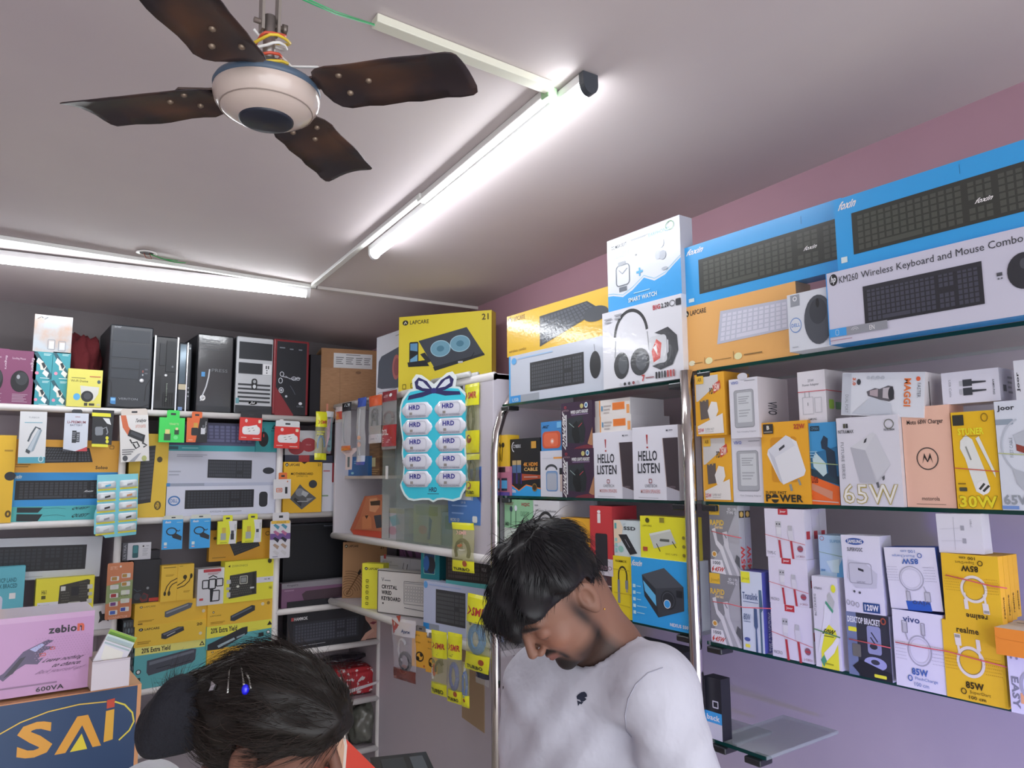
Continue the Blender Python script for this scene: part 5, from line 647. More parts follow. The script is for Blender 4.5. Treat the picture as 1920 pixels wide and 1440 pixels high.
vb=[('t','vivo',22,7,56,15,'3a4a78',0,.02),('o',52,50,23,19,1.6,'a4a6b0'),('o',52,50,19,15.5,1,'c4c6ce'),('p',[(20,16),(30,16),(31,28),(22,28)],'b8babf'),('p',[(58,16),(64,16),(66,30),(60,30)],'b8babf'),('q',20,14,30,29,1,'8d8f98',1),('q',58,14,65,29,1,'8d8f98',1),('l',[(26,29),(30,38)],1.4,'a4a6b0'),('l',[(62,29),(64,34)],1.4,'a4a6b0'),('d',4,42,26,68,8,6,.7,'8a8c9c'),('d',76,42,100,68,8,6,.7,'8a8c9c'),('t','85W',34,73,66,82,'3f62a4',0,.05),('t','FlashCharge',40,84,84,89,'5a7ab0'),('o',30,87,4,3.4,1.2,'3f62a4'),('t','100 cm',38,91,66,96,'5a7ab0')]
flip=lambda L:[(it[0],it[1])+tuple(it[2:]) for it in L]
def rot180(items):
    o=[]
    for it in items:
        t=it[0]
        if t in 'rR' and t!='t': o.append((t,100-it[3],100-it[4],100-it[1],100-it[2])+tuple(it[5:]))
        elif t=='q' or t=='d': o.append((t,100-it[3],100-it[4],100-it[1],100-it[2])+tuple(it[5:]))
        elif t in 'eo': o.append((t,100-it[1],100-it[2])+tuple(it[3:]))
        elif t in 'pl': o.append((t,[(100-a,100-b) for a,b in it[1]])+tuple(it[2:]))
        elif t=='t': o.append(('t',it[1],100-it[4],100-it[5],100-it[2],100-it[3],it[6],180)+tuple(it[8:]))
    return o
V1=B('cable_box','white and blue cable carton standing upright, the lower of two','box','R',1680,1774,1142,1262,.05,'d6d7ea',vb,side='3f5298',off=X_-.018,zb=Z3,sa=[('r',0,0,100,100,'c8c9d8')],grp='white and blue cable cartons')
B('cable_box','white and blue cable carton upside down and leaning, the upper of two','box','R',1671,1768,1026,1140,.05,'d6d7ea',[('p',[(32,86),(78,86),(80,101),(34,101)],'2f5cb0')]+rot180(vb),side='2f4f9c',off=X_-.014,zb=V1,tilt=-3.5,grp='white and blue cable cartons')
ra=[('t','realme',25,6,62,14,'4a3c14',0,.03),('o',45,50,21,18,4,'dad6c8'),('o',45,50,18.5,15.6,.8,'8a7a4a'),('p',[(20,16),(31,16),(32,31),(22,31)],'dcd8cc'),('r',21,17,30,21,'9a9a8a'),('p',[(56,20),(63,20),(64,34),(57,34)],'dcd8cc'),('l',[(26,31),(28,44)],3,'dad6c8'),('l',[(60,34),(62,44)],3,'dad6c8'),('d',2,42,24,66,8,6,.7,'a8801c'),('d',68,42,96,66,9,6,.7,'a8801c'),('t','85W',34,75,64,84,'33280c',0,.06),('t','SuperDart',40,86,74,91,'5a4612'),('o',30,88.5,4,3.4,1.2,'4a3a10'),('t','100 cm',38,92.5,66,97,'4a3a10',0,.02)]
Q1=B('cable_box','yellow cable carton with white ring of cable, lower row on third shelf','box','R',1775,1888,1162,1289,.02,'f0b828',ra,off=X_-.02,zb=Z3,grp='yellow cable cartons')
for i in range(4):
    Q=B('cable_box',('front one of the upside down yellow cable cartons','second of the upside down yellow cable cartons','third of the upside down yellow cable cartons','rearmost of the upside down yellow cable cartons')[i],'box','R',1773,1880,1037,1161,.020,'f0b828',rot180(ra) if i==0 else (),side='dca628',off=X_-.02+.0215*i,zb=Q1,sa=[('t','realme',30,58,64,88,'6a5010',-90,.02)],grp='yellow cable cartons')
    Q2=Q if i==0 else Q2
    back(Q,.0215*i)
B('cable_box','small white carton with faint plug drawing balanced on the yellow cable cartons','box','R',1761,1845,963,1031,.035,'d2d3da',[('r',54,30,62,42,'9a9ca4'),('r',56,62,64,74,'9a9ca4'),('l',[(40,8),(38,92)],.8,'a4a6ae'),('l',[(6,40),(54,36)],.7,'b4b6be'),('l',[(8,70),(56,68)],.7,'b4b6be'),('t','USB-C',76,14,80,34,'8a8c94',90)],side='bdbcc4',off=X_-.015,zb=Q2,tilt=-1.5)
ea=B('cable_box','white carton with grey sideways word at the lower right picture edge','box','R',1896,1975,1226,1326,.06,'cfd0dc',[('t','EASY',6,38,24,92,'7a7d88',90,.05),('R',26,64,40,82,'e0a878',2),('e',10,6,3,2.4,'8a8c98'),('e',24,6,3,2.4,'8a8c98'),('a',60,50,30,26,5,'a4a6b2',100,260)],off=X_-.03,zb=Z3)
B('charger_box','orange and white carton lying open topped at the right picture edge','box','R',1868,1985,1176,1222,.10,'e88a2c',[('l',[(0,30),(8,40),(100,46)],.8,'b86a20')],side='e07a24',top='cbc5c0',off=X_-.05,zb=ea,ta=[('l',[(10,30),(30,24)],3,'3a3634')])
# rubber bands stretched over the cartons
def band(label,pts,col='cf5a60',r=.0011,off=-.035):
    q=[onp(x,y,0,W+off) for x,y in pts]; c=sum(q,Vector())/len(q); mb=MB(); mb.tube([p-c for p in q],r,mat(col,.5),6); o=mb.obj('rubber_band'); o.location=c
    tag(o,label,'rubber band')
band('red rubber band across the lower grey cable carton and white violet carton',[(1336,1128),(1365,1132),(1394,1139),(1446,1141)],off=-.0)
band('red rubber band across the upper grey cable carton',[(1334,996),(1362,1003),(1390,1009)],off=.008)
band('long red rubber band across the lower white, blue and yellow cable cartons',[(1679,1204),(1730,1214),(1775,1221),(1830,1236),(1888,1251)],off=-.009)
band('red rubber band across the upside down yellow cable cartons',[(1773,1078),(1815,1088),(1860,1099),(1888,1103)],off=-.009)
band('red rubber band across the dark desktop stand carton',[(1592,1198),(1630,1206),(1670,1215)],off=-.001)
# ================================================================ HANGING PACKS
def H(name,label,cat,pl,x0,x1,yt,yb,col,a=(),out=None,th=.002,off=-.034,yaw=0,tilt=0,side=None,tab=None,gloss=0,grp=None,rough=.45,zb=None):
    """flat card or thin carton; out: outline in percent; tab: (u0,u1,v0,colour) hang tab above"""
    M,w,h=place(pl,x0,x1,yt,yb,off,yaw,tilt,zb)
    out=out or [(0,0),(100,0),(100,100),(0,100)]
    mb=MB(); mb.prism([((u/100-.5)*w,(1-v/100)*h) for u,v in out][::-1],0,th,mat(col,rough,0,gloss),side=mat(side or col,rough))
    art(mb,a,lambda u,v,k:((u/100-.5)*w,-k,(1-v/100)*h),w/h,rough=rough,gloss=gloss)
    o=mb.obj(name); o.matrix_world=M; tag(o,label,cat,grp); DIM[o.name]=(w,th,h)
    if tab:
        u0,u1,v0,c=tab; mb=MB(); mb.prism([((u/100-.5)*w,(1-v/100)*h) for u,v in ((u0,2),(u0,v0+3),(u0+6,v0),(u1-6,v0),(u1,v0+3),(u1,2))][::-1],.0006,.0018,mat(c,.5))
        art(mb,[('R',(u0+u1)/2-10,v0*.62,(u0+u1)/2+10,v0*.34,'33363a',1)],lambda u,v,k:((u/100-.5)*w,.0006-k,(1-v/100)*h),w/h); mb.obj('hang_tab',o)
    return o
def pouch(name,label,cat,pl,x0,x1,yt,yb,bands,a=(),coil=None,off=-.034,yaw=0,tilt=0,bulge=.012,filmc='d8dad8',grp=None,taper=0,wob=.03,cols=None):
    """sealed plastic bag: bands=(v0,v1,colour or None for clear film)"""
    M,w,h=place(pl,x0,x1,yt,yb,off,yaw,tilt); nu,nv=8,22
    rnd=random.Random(hash(label)%1000 if False else len(label)*7+int(x0)); ph=[rnd.random()*6 for _ in range(4)]
    def S(u,v,side):
        U=u/100;V=v/100; wv=wob*math.sin(V*9+ph[0])+wob*.5*math.sin(V*21+ph[1])
        x=((U-.5)*(1-taper*V)+wv*.5)*w; b=bulge*(math.sin(math.pi*min(max(U,0),1))**.6)*(math.sin(math.pi*min(max(V,0),1))**.5)+.0006
        b+= .0012*math.sin(U*17+V*23+ph[2])*math.sin(math.pi*U)
        return (x,-b if side else b*.4,(1-V)*h+.006*math.sin(U*5+ph[3])*h*0)
    mb=MB()
    for side in (1,0):
        for j in range(nv):
            vm=(j+.5)/nv*100; c=None
            for b in bands:
                if b[0]<=vm<b[1]: c=b[2]
            m_=mat(c,.22,0,.6) if c else mat(filmc,.12,kind='film')
            vs=[S(i/nu*100,(j+d)/nv*100,side) for d in (0,1) for i in range(nu+1)]
            fs=[(i,i+nu+1,i+nu+2,i+1) if side else (i,i+1,i+nu+2,i+nu+1) for i in range(nu)]
            mb.add(vs,fs,m_,True)
    def P(u,v,k):
        p=S(u,v,1); return (p[0],p[1]-k-.0004,p[2])
    art(mb,a,P,w/h,gloss=.5)
    o=mb.obj(name); o.matrix_world=M; tag(o,label,cat,grp)
    if coil:
        for ci in (coil if isinstance(coil,list) else [coil]):
            c,cu,cv,ru,rv,r,n=ci[:7]; a0,a1=(ci[7],ci[8]) if len(ci)>7 else (0,360)
            for i in range(n):
                pts=[((cu+(ru-i*ru*.12)*math.cos(math.radians(q))-50)/100*w,-.003-.0016*i+.001*math.sin(q),(1-(cv+(rv-i*rv*.1)*math.sin(math.radians(q)))/100)*h) for q in range(int(a0),int(a1)+1,15)]
                m2=MB(); m2.tube(pts,r,mat(c,.35),8); m2.obj('cable_coil',o)
    return o
yl='e6e52a'
def smr(u0,v0,u1,v1,c='b0342f'): return [('p',[(u0,v0),(u0+(u1-u0)*.16,v0+(v1-v0)*.5),(u0,v1),(u0+(u1-u0)*.08,v1),(u0+(u1-u0)*.26,v0+(v1-v0)*.5),(u0+(u1-u0)*.08,v0)],c),('t','SMR',u0+(u1-u0)*.3,v0,u1,v1,c,0,.03)]
# top rail, back unit
H('usb_hub_pack','white hanging pack with silver multiport hub, first pack from the left on the top rail','accessory pack','B',33,84,771,869,'d3d6d8',[('r',0,88,100,100,'4fa0b4'),('t','TURBOX',32,10,72,13,'8a9298'),('x',18,20,84,23,1,'6fa8b8'),('p',[(72,32),(84,36),(56,76),(40,80),(28,76)],'8fa0ac'),('p',[(72,32),(78,34),(46,78),(32,76)],'b4c0c8'),('l',[(78,34),(60,30),(44,44),(34,58)],3,'4a555c'),('p',[(28,72),(44,76),(40,82),(26,78)],'3a4248'),('e',84,92,10,6,'bcdde4'),('e',84,92,7,4.4,'5f8a96')],th=.012,side='a8adb0',tilt=-1)
H('phone_battery_pack','white hanging phone battery pack with black battery picture and red corner','accessory pack','B',118,163,774,846,'c9d0dc',[('t','Lithium',44,7,64,11,'a04448'),('t','Li-PREMIUM',12,20,88,27,'8a4a58',0,.02),('t','BATTERY',24,29,76,34,'5a5f72',0,.01),('r',34,46,52,78,'2f3238'),('r',52,50,66,76,'4a4e56'),('x',36,50,50,70,4,'8a8f98'),('x',54,54,64,74,4,'9aa0a8'),('p',[(50,100),(100,88),(100,100)],'c0424a'),('p',[(0,94),(50,100),(0,100)],'3a3f48')],th=.008,tab=(28,72,-10,'3a3d40'),tilt=-.5)
H('usb_hub_pack','black hanging pack with yellow bands, tilted, second pack left of the adapter pack','accessory pack','B',172,209,768,836,'26282c',[('p',[(4,8),(100,12),(100,22),(4,18)],'e0dc3a'),('p',[(0,94),(82,98),(82,106),(0,102)],'e0dc3a'),('p',[(58,24),(92,26),(100,44),(80,40)],'d4d8da'),('p',rr(18,48,58,72,8,6),'7f858c'),('l',[(56,54),(76,50),(82,64),(76,70)],3,'8a9096'),('e',78,80,8,5,'dcd83a'),('e',78,90,8,5,'dcd83a')],out=[(8,0),(118,4),(100,100),(0,96)],th=.006,tilt=-4)
H('adapter_pack','white hanging pack with orange swoosh and black laptop adapter picture','accessory pack','B',226,280,779,867,'d6d6d4',[('p',[(4,0),(22,0),(30,24),(44,36),(28,44),(10,26)],'c96a45'),('t','Terabyte',54,8,92,18,'33363a',0,.02,.2),('t','LAPTOP ADAPTER',54,21,90,28,'c88a78'),('p',[(34,30),(88,44),(82,60),(26,44)],'26282c'),('p',[(40,34),(80,46),(76,52),(36,40)],'3f434a'),('l',[(34,52),(40,60),(58,58),(66,68),(54,72),(44,62)],3,'1f2125'),('l',[(76,60),(92,66),(80,70)],3,'1f2125'),('x',6,72,50,86,3,'6a6d70'),('e',16,92,9,6,'4a4d52'),('e',82,94,9,6,'a8b070'),('p',[(28,100),(60,84),(72,82),(48,100)],'9a9da4')],th=.014,side='b8b8b6',tab=(6,98,-14,'d0c8c0'),tilt=-4)
H('usb_adapter_pack','bright green hanging pack with two tiny usb adapters','accessory pack','B',297,345,782,829,'3fcf5a',[('r',20,64,46,92,'3a4a38'),('r',24,48,42,66,'d8cc8a'),('r',60,48,78,68,'2f4a34'),('r',64,40,74,50,'d8d4a0'),('t','TERABYTE',38,22,76,30,'c8f0a8'),('e',66,80,9,8,'6fe088')],th=.012,side='34b04c',tab=(28,78,-30,'3fcf5a'))
H('usb_adapter_pack','orange and black hanging pack with gold usb adapter','accessory pack','B',349,388,783,829,'d8693a',[('p',[(62,0),(100,0),(100,100),(44,100)],'1f2024'),('R',22,40,54,72,'26282c',6),('r',32,20,52,40,'c89a44'),('r',68,40,88,66,'c8cad0'),('r',74,28,84,42,'5a5d62'),('t','TERABYTE',88,12,94,60,'c8cad0',90),('x',10,88,30,94,1,'f0b090')],th=.012,side='a84f2c',tab=(22,72,-26,'d8693a'))
for x0,x1,yt,yb,lb,tb_ in ((448,490,782,825,'red hanging pack with white four slot usb hub, under black hang tab','2a2b2f'),(514,561,799,840,'red hanging pack with white four slot usb hub, beside the teal mouse carton','cfd4d6')):
    H('usb_hub_pack',lb,'accessory pack','B',x0,x1,yt,yb,'cf3a36',[('p',rr(12,38,92,74,12,14),'dcdce0'),('p',[(12,44),(76,30),(92,56),(28,72)],'e2e2e6'),('l',[(36,50),(44,48)],2,'3a3d42'),('l',[(54,46),(62,44)],2,'3a3d42'),('l',[(40,60),(48,58)],2,'3a3d42'),('l',[(60,56),(68,54)],2,'3a3d42'),('R',82,8,94,22,'ecdcc0',3),('e',28,14,6,8,'e8c0c0'),('x',8,84,32,92,1,'e8b0a8'),('x',60,88,92,95,1,'f0d0c8')],th=.008,tab=(2,98,-28,tb_),tilt=1)
pouch('cable_pack','yellow headed hanging cable pouch at the right end of the long top rail','cable pouch','B',589,611,771,862,[(0,34,yl),(86,100,yl)],smr(14,18,92,26)+[('x',10,40,70,50,2,'c8c840')],[('3f7fc8',50,70,30,20,.003,2,160,380)],filmc='c8c890',tilt=1)
pouch('cable_pack','narrow clear pouch with pink and white strip, between yellow and teal strips','cable pouch','B',606,620,770,850,[(0,12,'cfd0d4')],[('p',[(20,20),(70,16),(60,60),(30,90)],'b89aa4')],None,filmc='c0a8b0',bulge=.006,tilt=3)
H('pen_strip','narrow teal strip card hanging at the corner where the rail ends','strip card','B',613,622,773,848,'6fb4b8',[('r',10,10+18*i,60,16+18*i,'3a6a70') for i in range(5)],out=[(20,0),(100,0),(90,94),(50,100),(0,94)])
# cabinet rail packs
pouch('cable_pack','small red and white clear pouch at the left end of the cabinet rail','cable pouch','R',629,641,764,793,[(0,30,'d0c4c4'),(30,80,'b8483c')],(),None,off=-.03,bulge=.006)
pouch('sim_tool_pouch','clear silver pouch with black top and orange bottom on the cabinet rail','cable pouch','R',640,657,757,845,[(0,18,'26272b'),(92,100,'d8743c')],[('r',40,3,90,9,'b8c4cc')],[('8f959c',50,55,26,30,.003,1,90,270)],filmc='d4d6da',off=-.03)
H('card_pack','pale pink paddle shaped card hanging in front of the blue router carton','accessory pack','R',639,668,842,881,'cfbfc0',[('r',44,40,58,88,'4a5f6a'),('x',30,18,60,24,1,'a08a8c')],out=[(0,0),(100,0),(100,14),(72,32),(70,100),(30,100),(30,32),(0,14)],off=-.02)
pouch('pen_pouch','slim clear pouch with blue top and bottom on the cabinet rail','cable pouch','R',668,684,748,872,[(0,14,'3a56b0'),(88,96,'c8d0e8'),(94,100,'2f4fb8')],[('e',50,60,20,3,'d8a888'),('e',50,70,20,4,'d8b0a0')],[('c8ccd2',50,50,18,36,.003,1,100,260)],off=-.03,filmc='dfe2e6',wob=.1)
pouch('cable_pack','orange topped clear pouch with thick black cable and paper label','cable pouch','R',691,715,744,832,[(0,22,'dc5f30'),(80,100,'c9c8cc')],[('x',20,84,80,94,2,'8a8c94')],[('2b2c31',50,40,22,12,.004,2),('2b2c31',50,64,22,26,.004,2,180,360)],off=-.03)
pouch('cable_pack','dark red hanging pouch with white lettering beside the aqua cable sheet','cable pouch','R',716,743,736,843,[(0,18,'8e2a32'),(60,94,'a82c30')],[('t','D2L',16,66,62,76,'e4d8d4',0,.05),('x',18,80,80,90,3,'d8a8a4'),('e',70,8,8,3,'e8e0e0'),('t','D2LITE',18,7,50,11,'e0d0d0')],[('5a3f3a',50,48,34,12,.005,2)],off=-.03,bulge=.014,filmc='cfd0d0')
H('picture_box','orange red carton with printed portrait leaning in the cabinet below the inner shelf','box','R',656,716,928,1002,'a8583a',[('p',[(52,4),(80,0),(100,12),(100,84),(16,86),(34,52)],'b06a48'),('p',[(62,8),(84,5),(92,26),(80,40),(62,38)],'c9906a'),('p',[(64,14),(94,10),(94,22),(66,24)],'2e201c'),('p',[(40,54),(56,46),(68,54),(70,80),(40,84)],'c07a50'),('p',[(48,50),(54,58),(60,48)],'4a2a20'),('p',[(76,48),(98,44),(100,74),(84,78)],'3c4048'),('p',[(8,88),(100,84),(100,100),(12,100)],'b8452e')],out=[(46,2),(100,-4),(100,100),(12,100),(0,90)],th=.035,off=.05,zb=ZG0+.021,side='d8d0cc')
# the aqua sheet of cables
M,w,h=place('R',747,881,731,939,-.15,27,0,None,934)
ol=[(4,9)]+[(10,4),(14,1),(24,0),(76,0),(86,1),(90,4),(96,8),(99,14),(100,22),(97,28),(98,40),(94,52),(96,66),(99,74),(99,84),(94,90),(90,94),(88,98),(78,100),(64,98.5),(56,99),(50,101),(44,99),(34,99),(22,100),(14,99),(8,95),(4,90),(2,86),(6,80),(7,70),(4,58),(5,46),(2,34),(0,24),(1,15)]
FP=lambda u,v,k=0:((u/100-.5)*w,-k,(1-v/100)*h)
mb=MB(); mb.prism([(FP(u,v)[0],FP(u,v)[2]) for u,v in ol][::-1],0,.0015,mat('cfe9ee',.3,gloss=.5))
art(mb,[('p',[(50+(u-50)*.955,50.5+(v-50.5)*.965) for u,v in ol],'35bfd4'),('t','HRD',44,88,55,92,'1f2c50',0,.04),('x',42,93,58,94.5,1,'2a6a80')],FP,w/h,dep=.0003,gloss=.6)
hr=mb.obj('cable_display_sheet'); hr.matrix_world=M; tag(hr,'aqua hanging sheet of ten white cable blisters with a dark blue bow printed on top','cable sheet')
mb=MB(); bow=[('p',[(50,3),(40,-6),(28,-10),(22,-6),(24,0),(34,3),(50,4)],'23235a'),('p',[(50,3),(60,-6),(72,-10),(78,-6),(76,0),(66,3),(50,4)],'23235a'),('p',[(44,1),(34,-6),(28,-7),(27,-3),(34,0)],'cfd8ea'),('p',[(56,1),(66,-6),(72,-7),(73,-3),(66,0)],'cfd8ea'),('p',[(50,2),(30,4),(14,6),(12,10),(34,8),(50,5)],'23235a'),('p',[(50,2),(70,4),(86,5),(88,8),(66,8),(50,5)],'23235a'),('p',ell(50,3,4,2.5),'2d2d70')]
mb.prism([(FP(u,v)[0],FP(u,v)[2]) for u,v in [(20,2),(18,-8),(24,-13),(32,-12),(44,-6),(50,-3),(56,-6),(68,-12),(76,-13),(82,-8),(80,2)]][::-1],.0002,.0012,mat('d8e2ee',.3)); art(mb,bow,FP,w/h,gloss=.6); mb.obj('bow_header',hr)
for r in range(5):
    for c in range(2):
        u0,u1=((4,48.5),(51.5,96))[c]; u0+=(-1.0,0,.6,1,1.2)[r]; v0=12.4+15.3*r; v1=v0+14.4; nu,nv=14,8; vs=[];fs=[]
        oc=[(u0,v0+7),(u0+2,v0+4),(u0+4,v0+3),(u0+7,v0+.4),(u0+10,v0),(u1-10,v0),(u1-7,v0+.4),(u1-4,v0+3),(u1-2,v0+4),(u1,v0+7),(u1-2,v1-4),(u1-4,v1-3),(u1-7,v1-.4),(u1-10,v1),(u0+10,v1),(u0+7,v1-.4),(u0+4,v1-3),(u0+2,v1-4)]
        cx,cy=(u0+u1)/2,(v0+v1)/2; rings=[(1,0),(.93,.004),(.7,.0075),(.35,.009)]
        vs=[FP(cx+(a-cx)*s,cy+(b-cy)*s,k) for s,k in rings for a,b in oc]+[FP(cx,cy,.0092)]; n=len(oc)
        fs=[(i*n+k,(i)*n+(k+1)%n,(i+1)*n+(k+1)%n,(i+1)*n+k) for i in range(3) for k in range(n)]+[(3*n+k,3*n+(k+1)%n,4*n) for k in range(n)]
        mb=MB(); mb.add(vs,fs,mat('d4d6e0',.18,0,1),True)
        art(mb,[('t','HRD',u0+13,v0+2.8,u0+29,v0+7.0,'2c2c86',0,.045),('t','YOUR BEAUTY ACCESSORIES',u0+6,v1-2.2,u1-8,v1-1,'5a5f7a'),('q',cx-15,v0+2,cx+15,v1-2.6,.5,'b4b6c0',4),('r',u0+14,v1-5.2,u0+18,v1-2.8,'8a8580')],lambda u,v,k:FP(u,v,k+.0096),w/h)
        mb.obj('blister',hr)
pouch('cable_pack','yellow headed pouch with dark cable hanging right behind the aqua sheet, upper one','cable pouch','R',872,899,722,850,[(0,30,yl),(70,100,'dcd824')],smr(10,12,90,22)+[('e',40,80,18,6,'8a4a20')],[('2a2c34',44,50,22,22,.004,2)],off=-.008,filmc='b8bc80')
pouch('cable_pack','yellow bottomed pouch with dark cable behind the aqua sheet, lower one','cable pouch','R',873,899,852,931,[(0,14,'c8c840'),(62,100,'dcd824')],[('e',36,74,20,9,'8a4a20'),('t','TURBO',14,86,70,94,'2a2a1a',0,.04)],[('2a2c40',50,40,22,26,.004,2)],off=-.008,filmc='b0b480')
H('usb_card_pack','blue blister card with small window hanging under the yellow pouches','accessory pack','R',839,902,882,980,'4a7cc0',[('p',[(70,0),(100,0),(100,60),(66,30)],'3f4f98'),('r',18,42,78,56,'9fb0c8'),('r',44,44,72,55,'cfd4dc'),('x',14,64,60,70,1,'8ab0e0'),('x',14,78,50,84,1,'8ab0e0'),('t','MICRO SD',10,90,38,96,'d0dcec',0,.02),('R',76,84,90,96,'dfe6f0',3),('t','128 GB',42,58,56,62,'d0dcec')],out=[(0,40),(55,34),(60,0),(100,-6),(97,100),(4,100)],off=-.004)
pouch('cable_pack','yellow pouch with black, red and white audio cable below the blue card','cable pouch','R',848,889,979,1070,[(0,12,yl),(76,100,yl)],smr(26,16,74,24,'d8a8a0')+[('e',66,82,10,6,'a0502c'),('t','TURBO',8,91,84,97,'2a2a1a',0,.05)],[('26282c',50,58,32,24,.005,2,150,400),('c8402c',36,42,9,6,.005,1,20,160),('dcdce0',46,55,12,1,.003,1,0,180)],off=-.04,filmc='d0cf88',bulge=.014,yaw=10)
pouch('cable_pack','yellow pouch with coiled bright blue network cable beside the man','cable pouch','R',872,917,1110,1252,[(0,38,yl),(78,100,yl)],smr(8,16,90,27)+[('x',10,32,70,36,2,'a8a030'),('e',74,86,10,4,'a0502c'),('t','TURBO',14,92,80,97,'2a2a1a',0,.05)],[('2f7fc8',48,58,34,19,.0045,5)],off=-.045,filmc='c8cc80',bulge=.018,tilt=3,yaw=12)
pouch('cable_pack','small dark clear pouch hanging behind the blue network cable pouch','cable pouch','R',892,917,1238,1279,[(0,70,'34364a')],(),None,off=-.0,bulge=.01)
pouch('earphone_pouch','clear pouch with white and red header and dark earphones, first on the shelf edge','cable pouch','R',737,782,1158,1270,[(0,26,'d3cfd6'),(84,100,'7a3a30')],[('p',[(0,2),(36,10),(14,26)],'b04448'),('t','Aprx',48,16,84,23,'3a4a78',0,.03),('p',[(20,-4),(40,-6),(36,6)],'b0403c')],[('c8c8cc',46,50,18,18,.0035,2,100,330),('26282c',56,68,22,14,.006,2),('8a5040',50,82,14,6,.006,1)],off=-.03,tilt=-4,taper=.1,filmc='d8d4e0')
for i,(x0,x1,yt,yb,o_) in enumerate(((772,800,1181,1248,-.032),(798,820,1195,1259,-.02))):
    H('earphone_box',('yellow hanging earphone box with dark grey side, left of the pair','yellow hanging earphone box partly behind yellow pouches, right of the pair')[i],'box','R',x0,x1,yt,yb,'e8a83a',[('t','Bernic',18,8,54,14,'6a4a20'),('t','Storage',18,28,58,34,'8a6020'),('o',54,70,24,12,4,'3a2c18'),('e',40,76,12,6,'2e2414'),('e',64,64,9,6,'2e2414'),('e',84,94,6,3,'b8602c')],th=.03,side='55555c',tab=(24,90,-16,'7a7674'),off=o_,yaw=14,grp='yellow hanging earphone boxes')
pouch('cable_pack','yellow headed pouch with black and red plugs, left of three under the shelf','cable pouch','R',809,838,1180,1299,[(0,40,yl),(84,100,yl)],smr(14,18,94,27)+[('x',10,32,60,38,2,'a8a030'),('t','TURBO',8,90,84,97,'2a2a1a',0,.05)],[('26282c',56,62,28,16,.004,2,170,330),('b83c34',24,62,5,8,.005,1,90,270),('dcdce0',14,68,4,8,.004,1,90,270)],off=-.04,filmc='d0cc90',bulge=.014,yaw=10)
pouch('cable_pack','yellow headed pouch with dark blue cable loop, middle of three under the shelf','cable pouch','R',839,866,1184,1314,[(0,36,yl),(82,100,yl)],smr(14,16,94,25)+[('x',10,29,60,34,2,'a8a030'),('e',66,86,10,4,'a0502c'),('t','TURBO',8,92,84,97,'2a2a1a',0,.05)],[('3a50a8',50,62,28,19,.005,3)],off=-.045,filmc='c8c890',bulge=.014,yaw=10)
pouch('cable_pack','slim pouch with white blue plugs and yellow foot, right of three under the shelf','cable pouch','R',866,880,1240,1324,[(74,100,yl)],[('e',50,84,16,4,'a0502c')],[('2f5fb8',50,50,26,30,.004,2),('dcdce0',56,20,10,14,.004,1,90,270)],off=-.035,filmc='c8cc90',bulge=.01,yaw=10)
# second rail
M,w,h=place('B',176,262,891,1011,-.05,0,-4); FP=lambda u,v,k=0:((u/100-.5)*w,-k,(1-v/100)*h)
mb=MB(); ol=[(10,0),(100,2),(98,40),(96,70),(92,100),(24,100),(20,96),(0,92),(2,60),(8,50),(8,20)]
mb.prism([(FP(u,v)[0],FP(u,v)[2]) for u,v in ol][::-1],0,.0015,mat('5fbccb',.3,gloss=.6)); sh=mb.obj('cable_display_sheet'); sh.matrix_world=M
tag(sh,'pale aqua hanging sheet of ten small clear blisters with yellow strips','cable sheet')
for r in range(5):
    for c in range(2):
        u0,u1=((10,50),(58,98))[c]; u0-=r*1.6;u1-=r*1.4; v0=11+17.4*r; v1=v0+14.5; cx,cy=(u0+u1)/2,(v0+v1)/2-1
        oc=rr(u0,v0,u1,v1-2.5,4,3,2); vs=[FP(cx+(a-cx)*s,cy+(b-cy)*s,k) for s,k in ((1,.0),(.9,.005),(.5,.008)) for a,b in oc]+[FP(cx,cy,.0085)]; n=len(oc)
        mb=MB(); mb.add(vs,[(i*n+k,i*n+(k+1)%n,(i+1)*n+(k+1)%n,(i+1)*n+k) for i in range(2) for k in range(n)]+[(2*n+k,2*n+(k+1)%n,3*n) for k in range(n)],mat('cdd6da',.15,0,1),True)
        art(mb,[('r',u0,v1-2.6,u1,v1,'e0dc3a')],lambda u,v,k:FP(u,v,k),w/h); art(mb,[('p',[(cx-4,cy),(cx+8,cy-1.5),(cx+8,cy+1.5),(cx-4,cy+3)],('3fa8d0','8a9096','2a2c30','c88a5a','2a2c30','c89a80','8a9096','3a3c30','a8b0b4','a8b0b4')[r*2+c])],lambda u,v,k:FP(u,v,k+.0088),w/h); mb.obj('blister',sh)
for x0,x1,yt,yb,lb in ((303,341,975,1031,'bright blue hanging pack with coiled black hub cable, left of two'),(355,393,973,1029,'bright blue hanging pack with coiled black hub cable, right of two')):
    H('usb_hub_pack',lb,'accessory pack','B',x0,x1,yt,yb,'3a9fe0',[('o',44,40,24,12,3.5,'22242a'),('l',[(62,34),(78,40),(86,36)],3,'22242a'),('p',[(46,54),(64,46),(96,58),(94,72),(52,62)],'2a2c30'),('t','foxin',12,4,40,12,'dce8f4',0,.04,.2),('R',10,76,24,86,'cfe0f0',2),('r',10,90,24,94,'d8b0b0'),('x',68,8,94,12,1,'9fd0f0')],th=.014,side='8fc0e0',tab=(2,100,-14,'c9cec4'),grp='bright blue hanging packs')
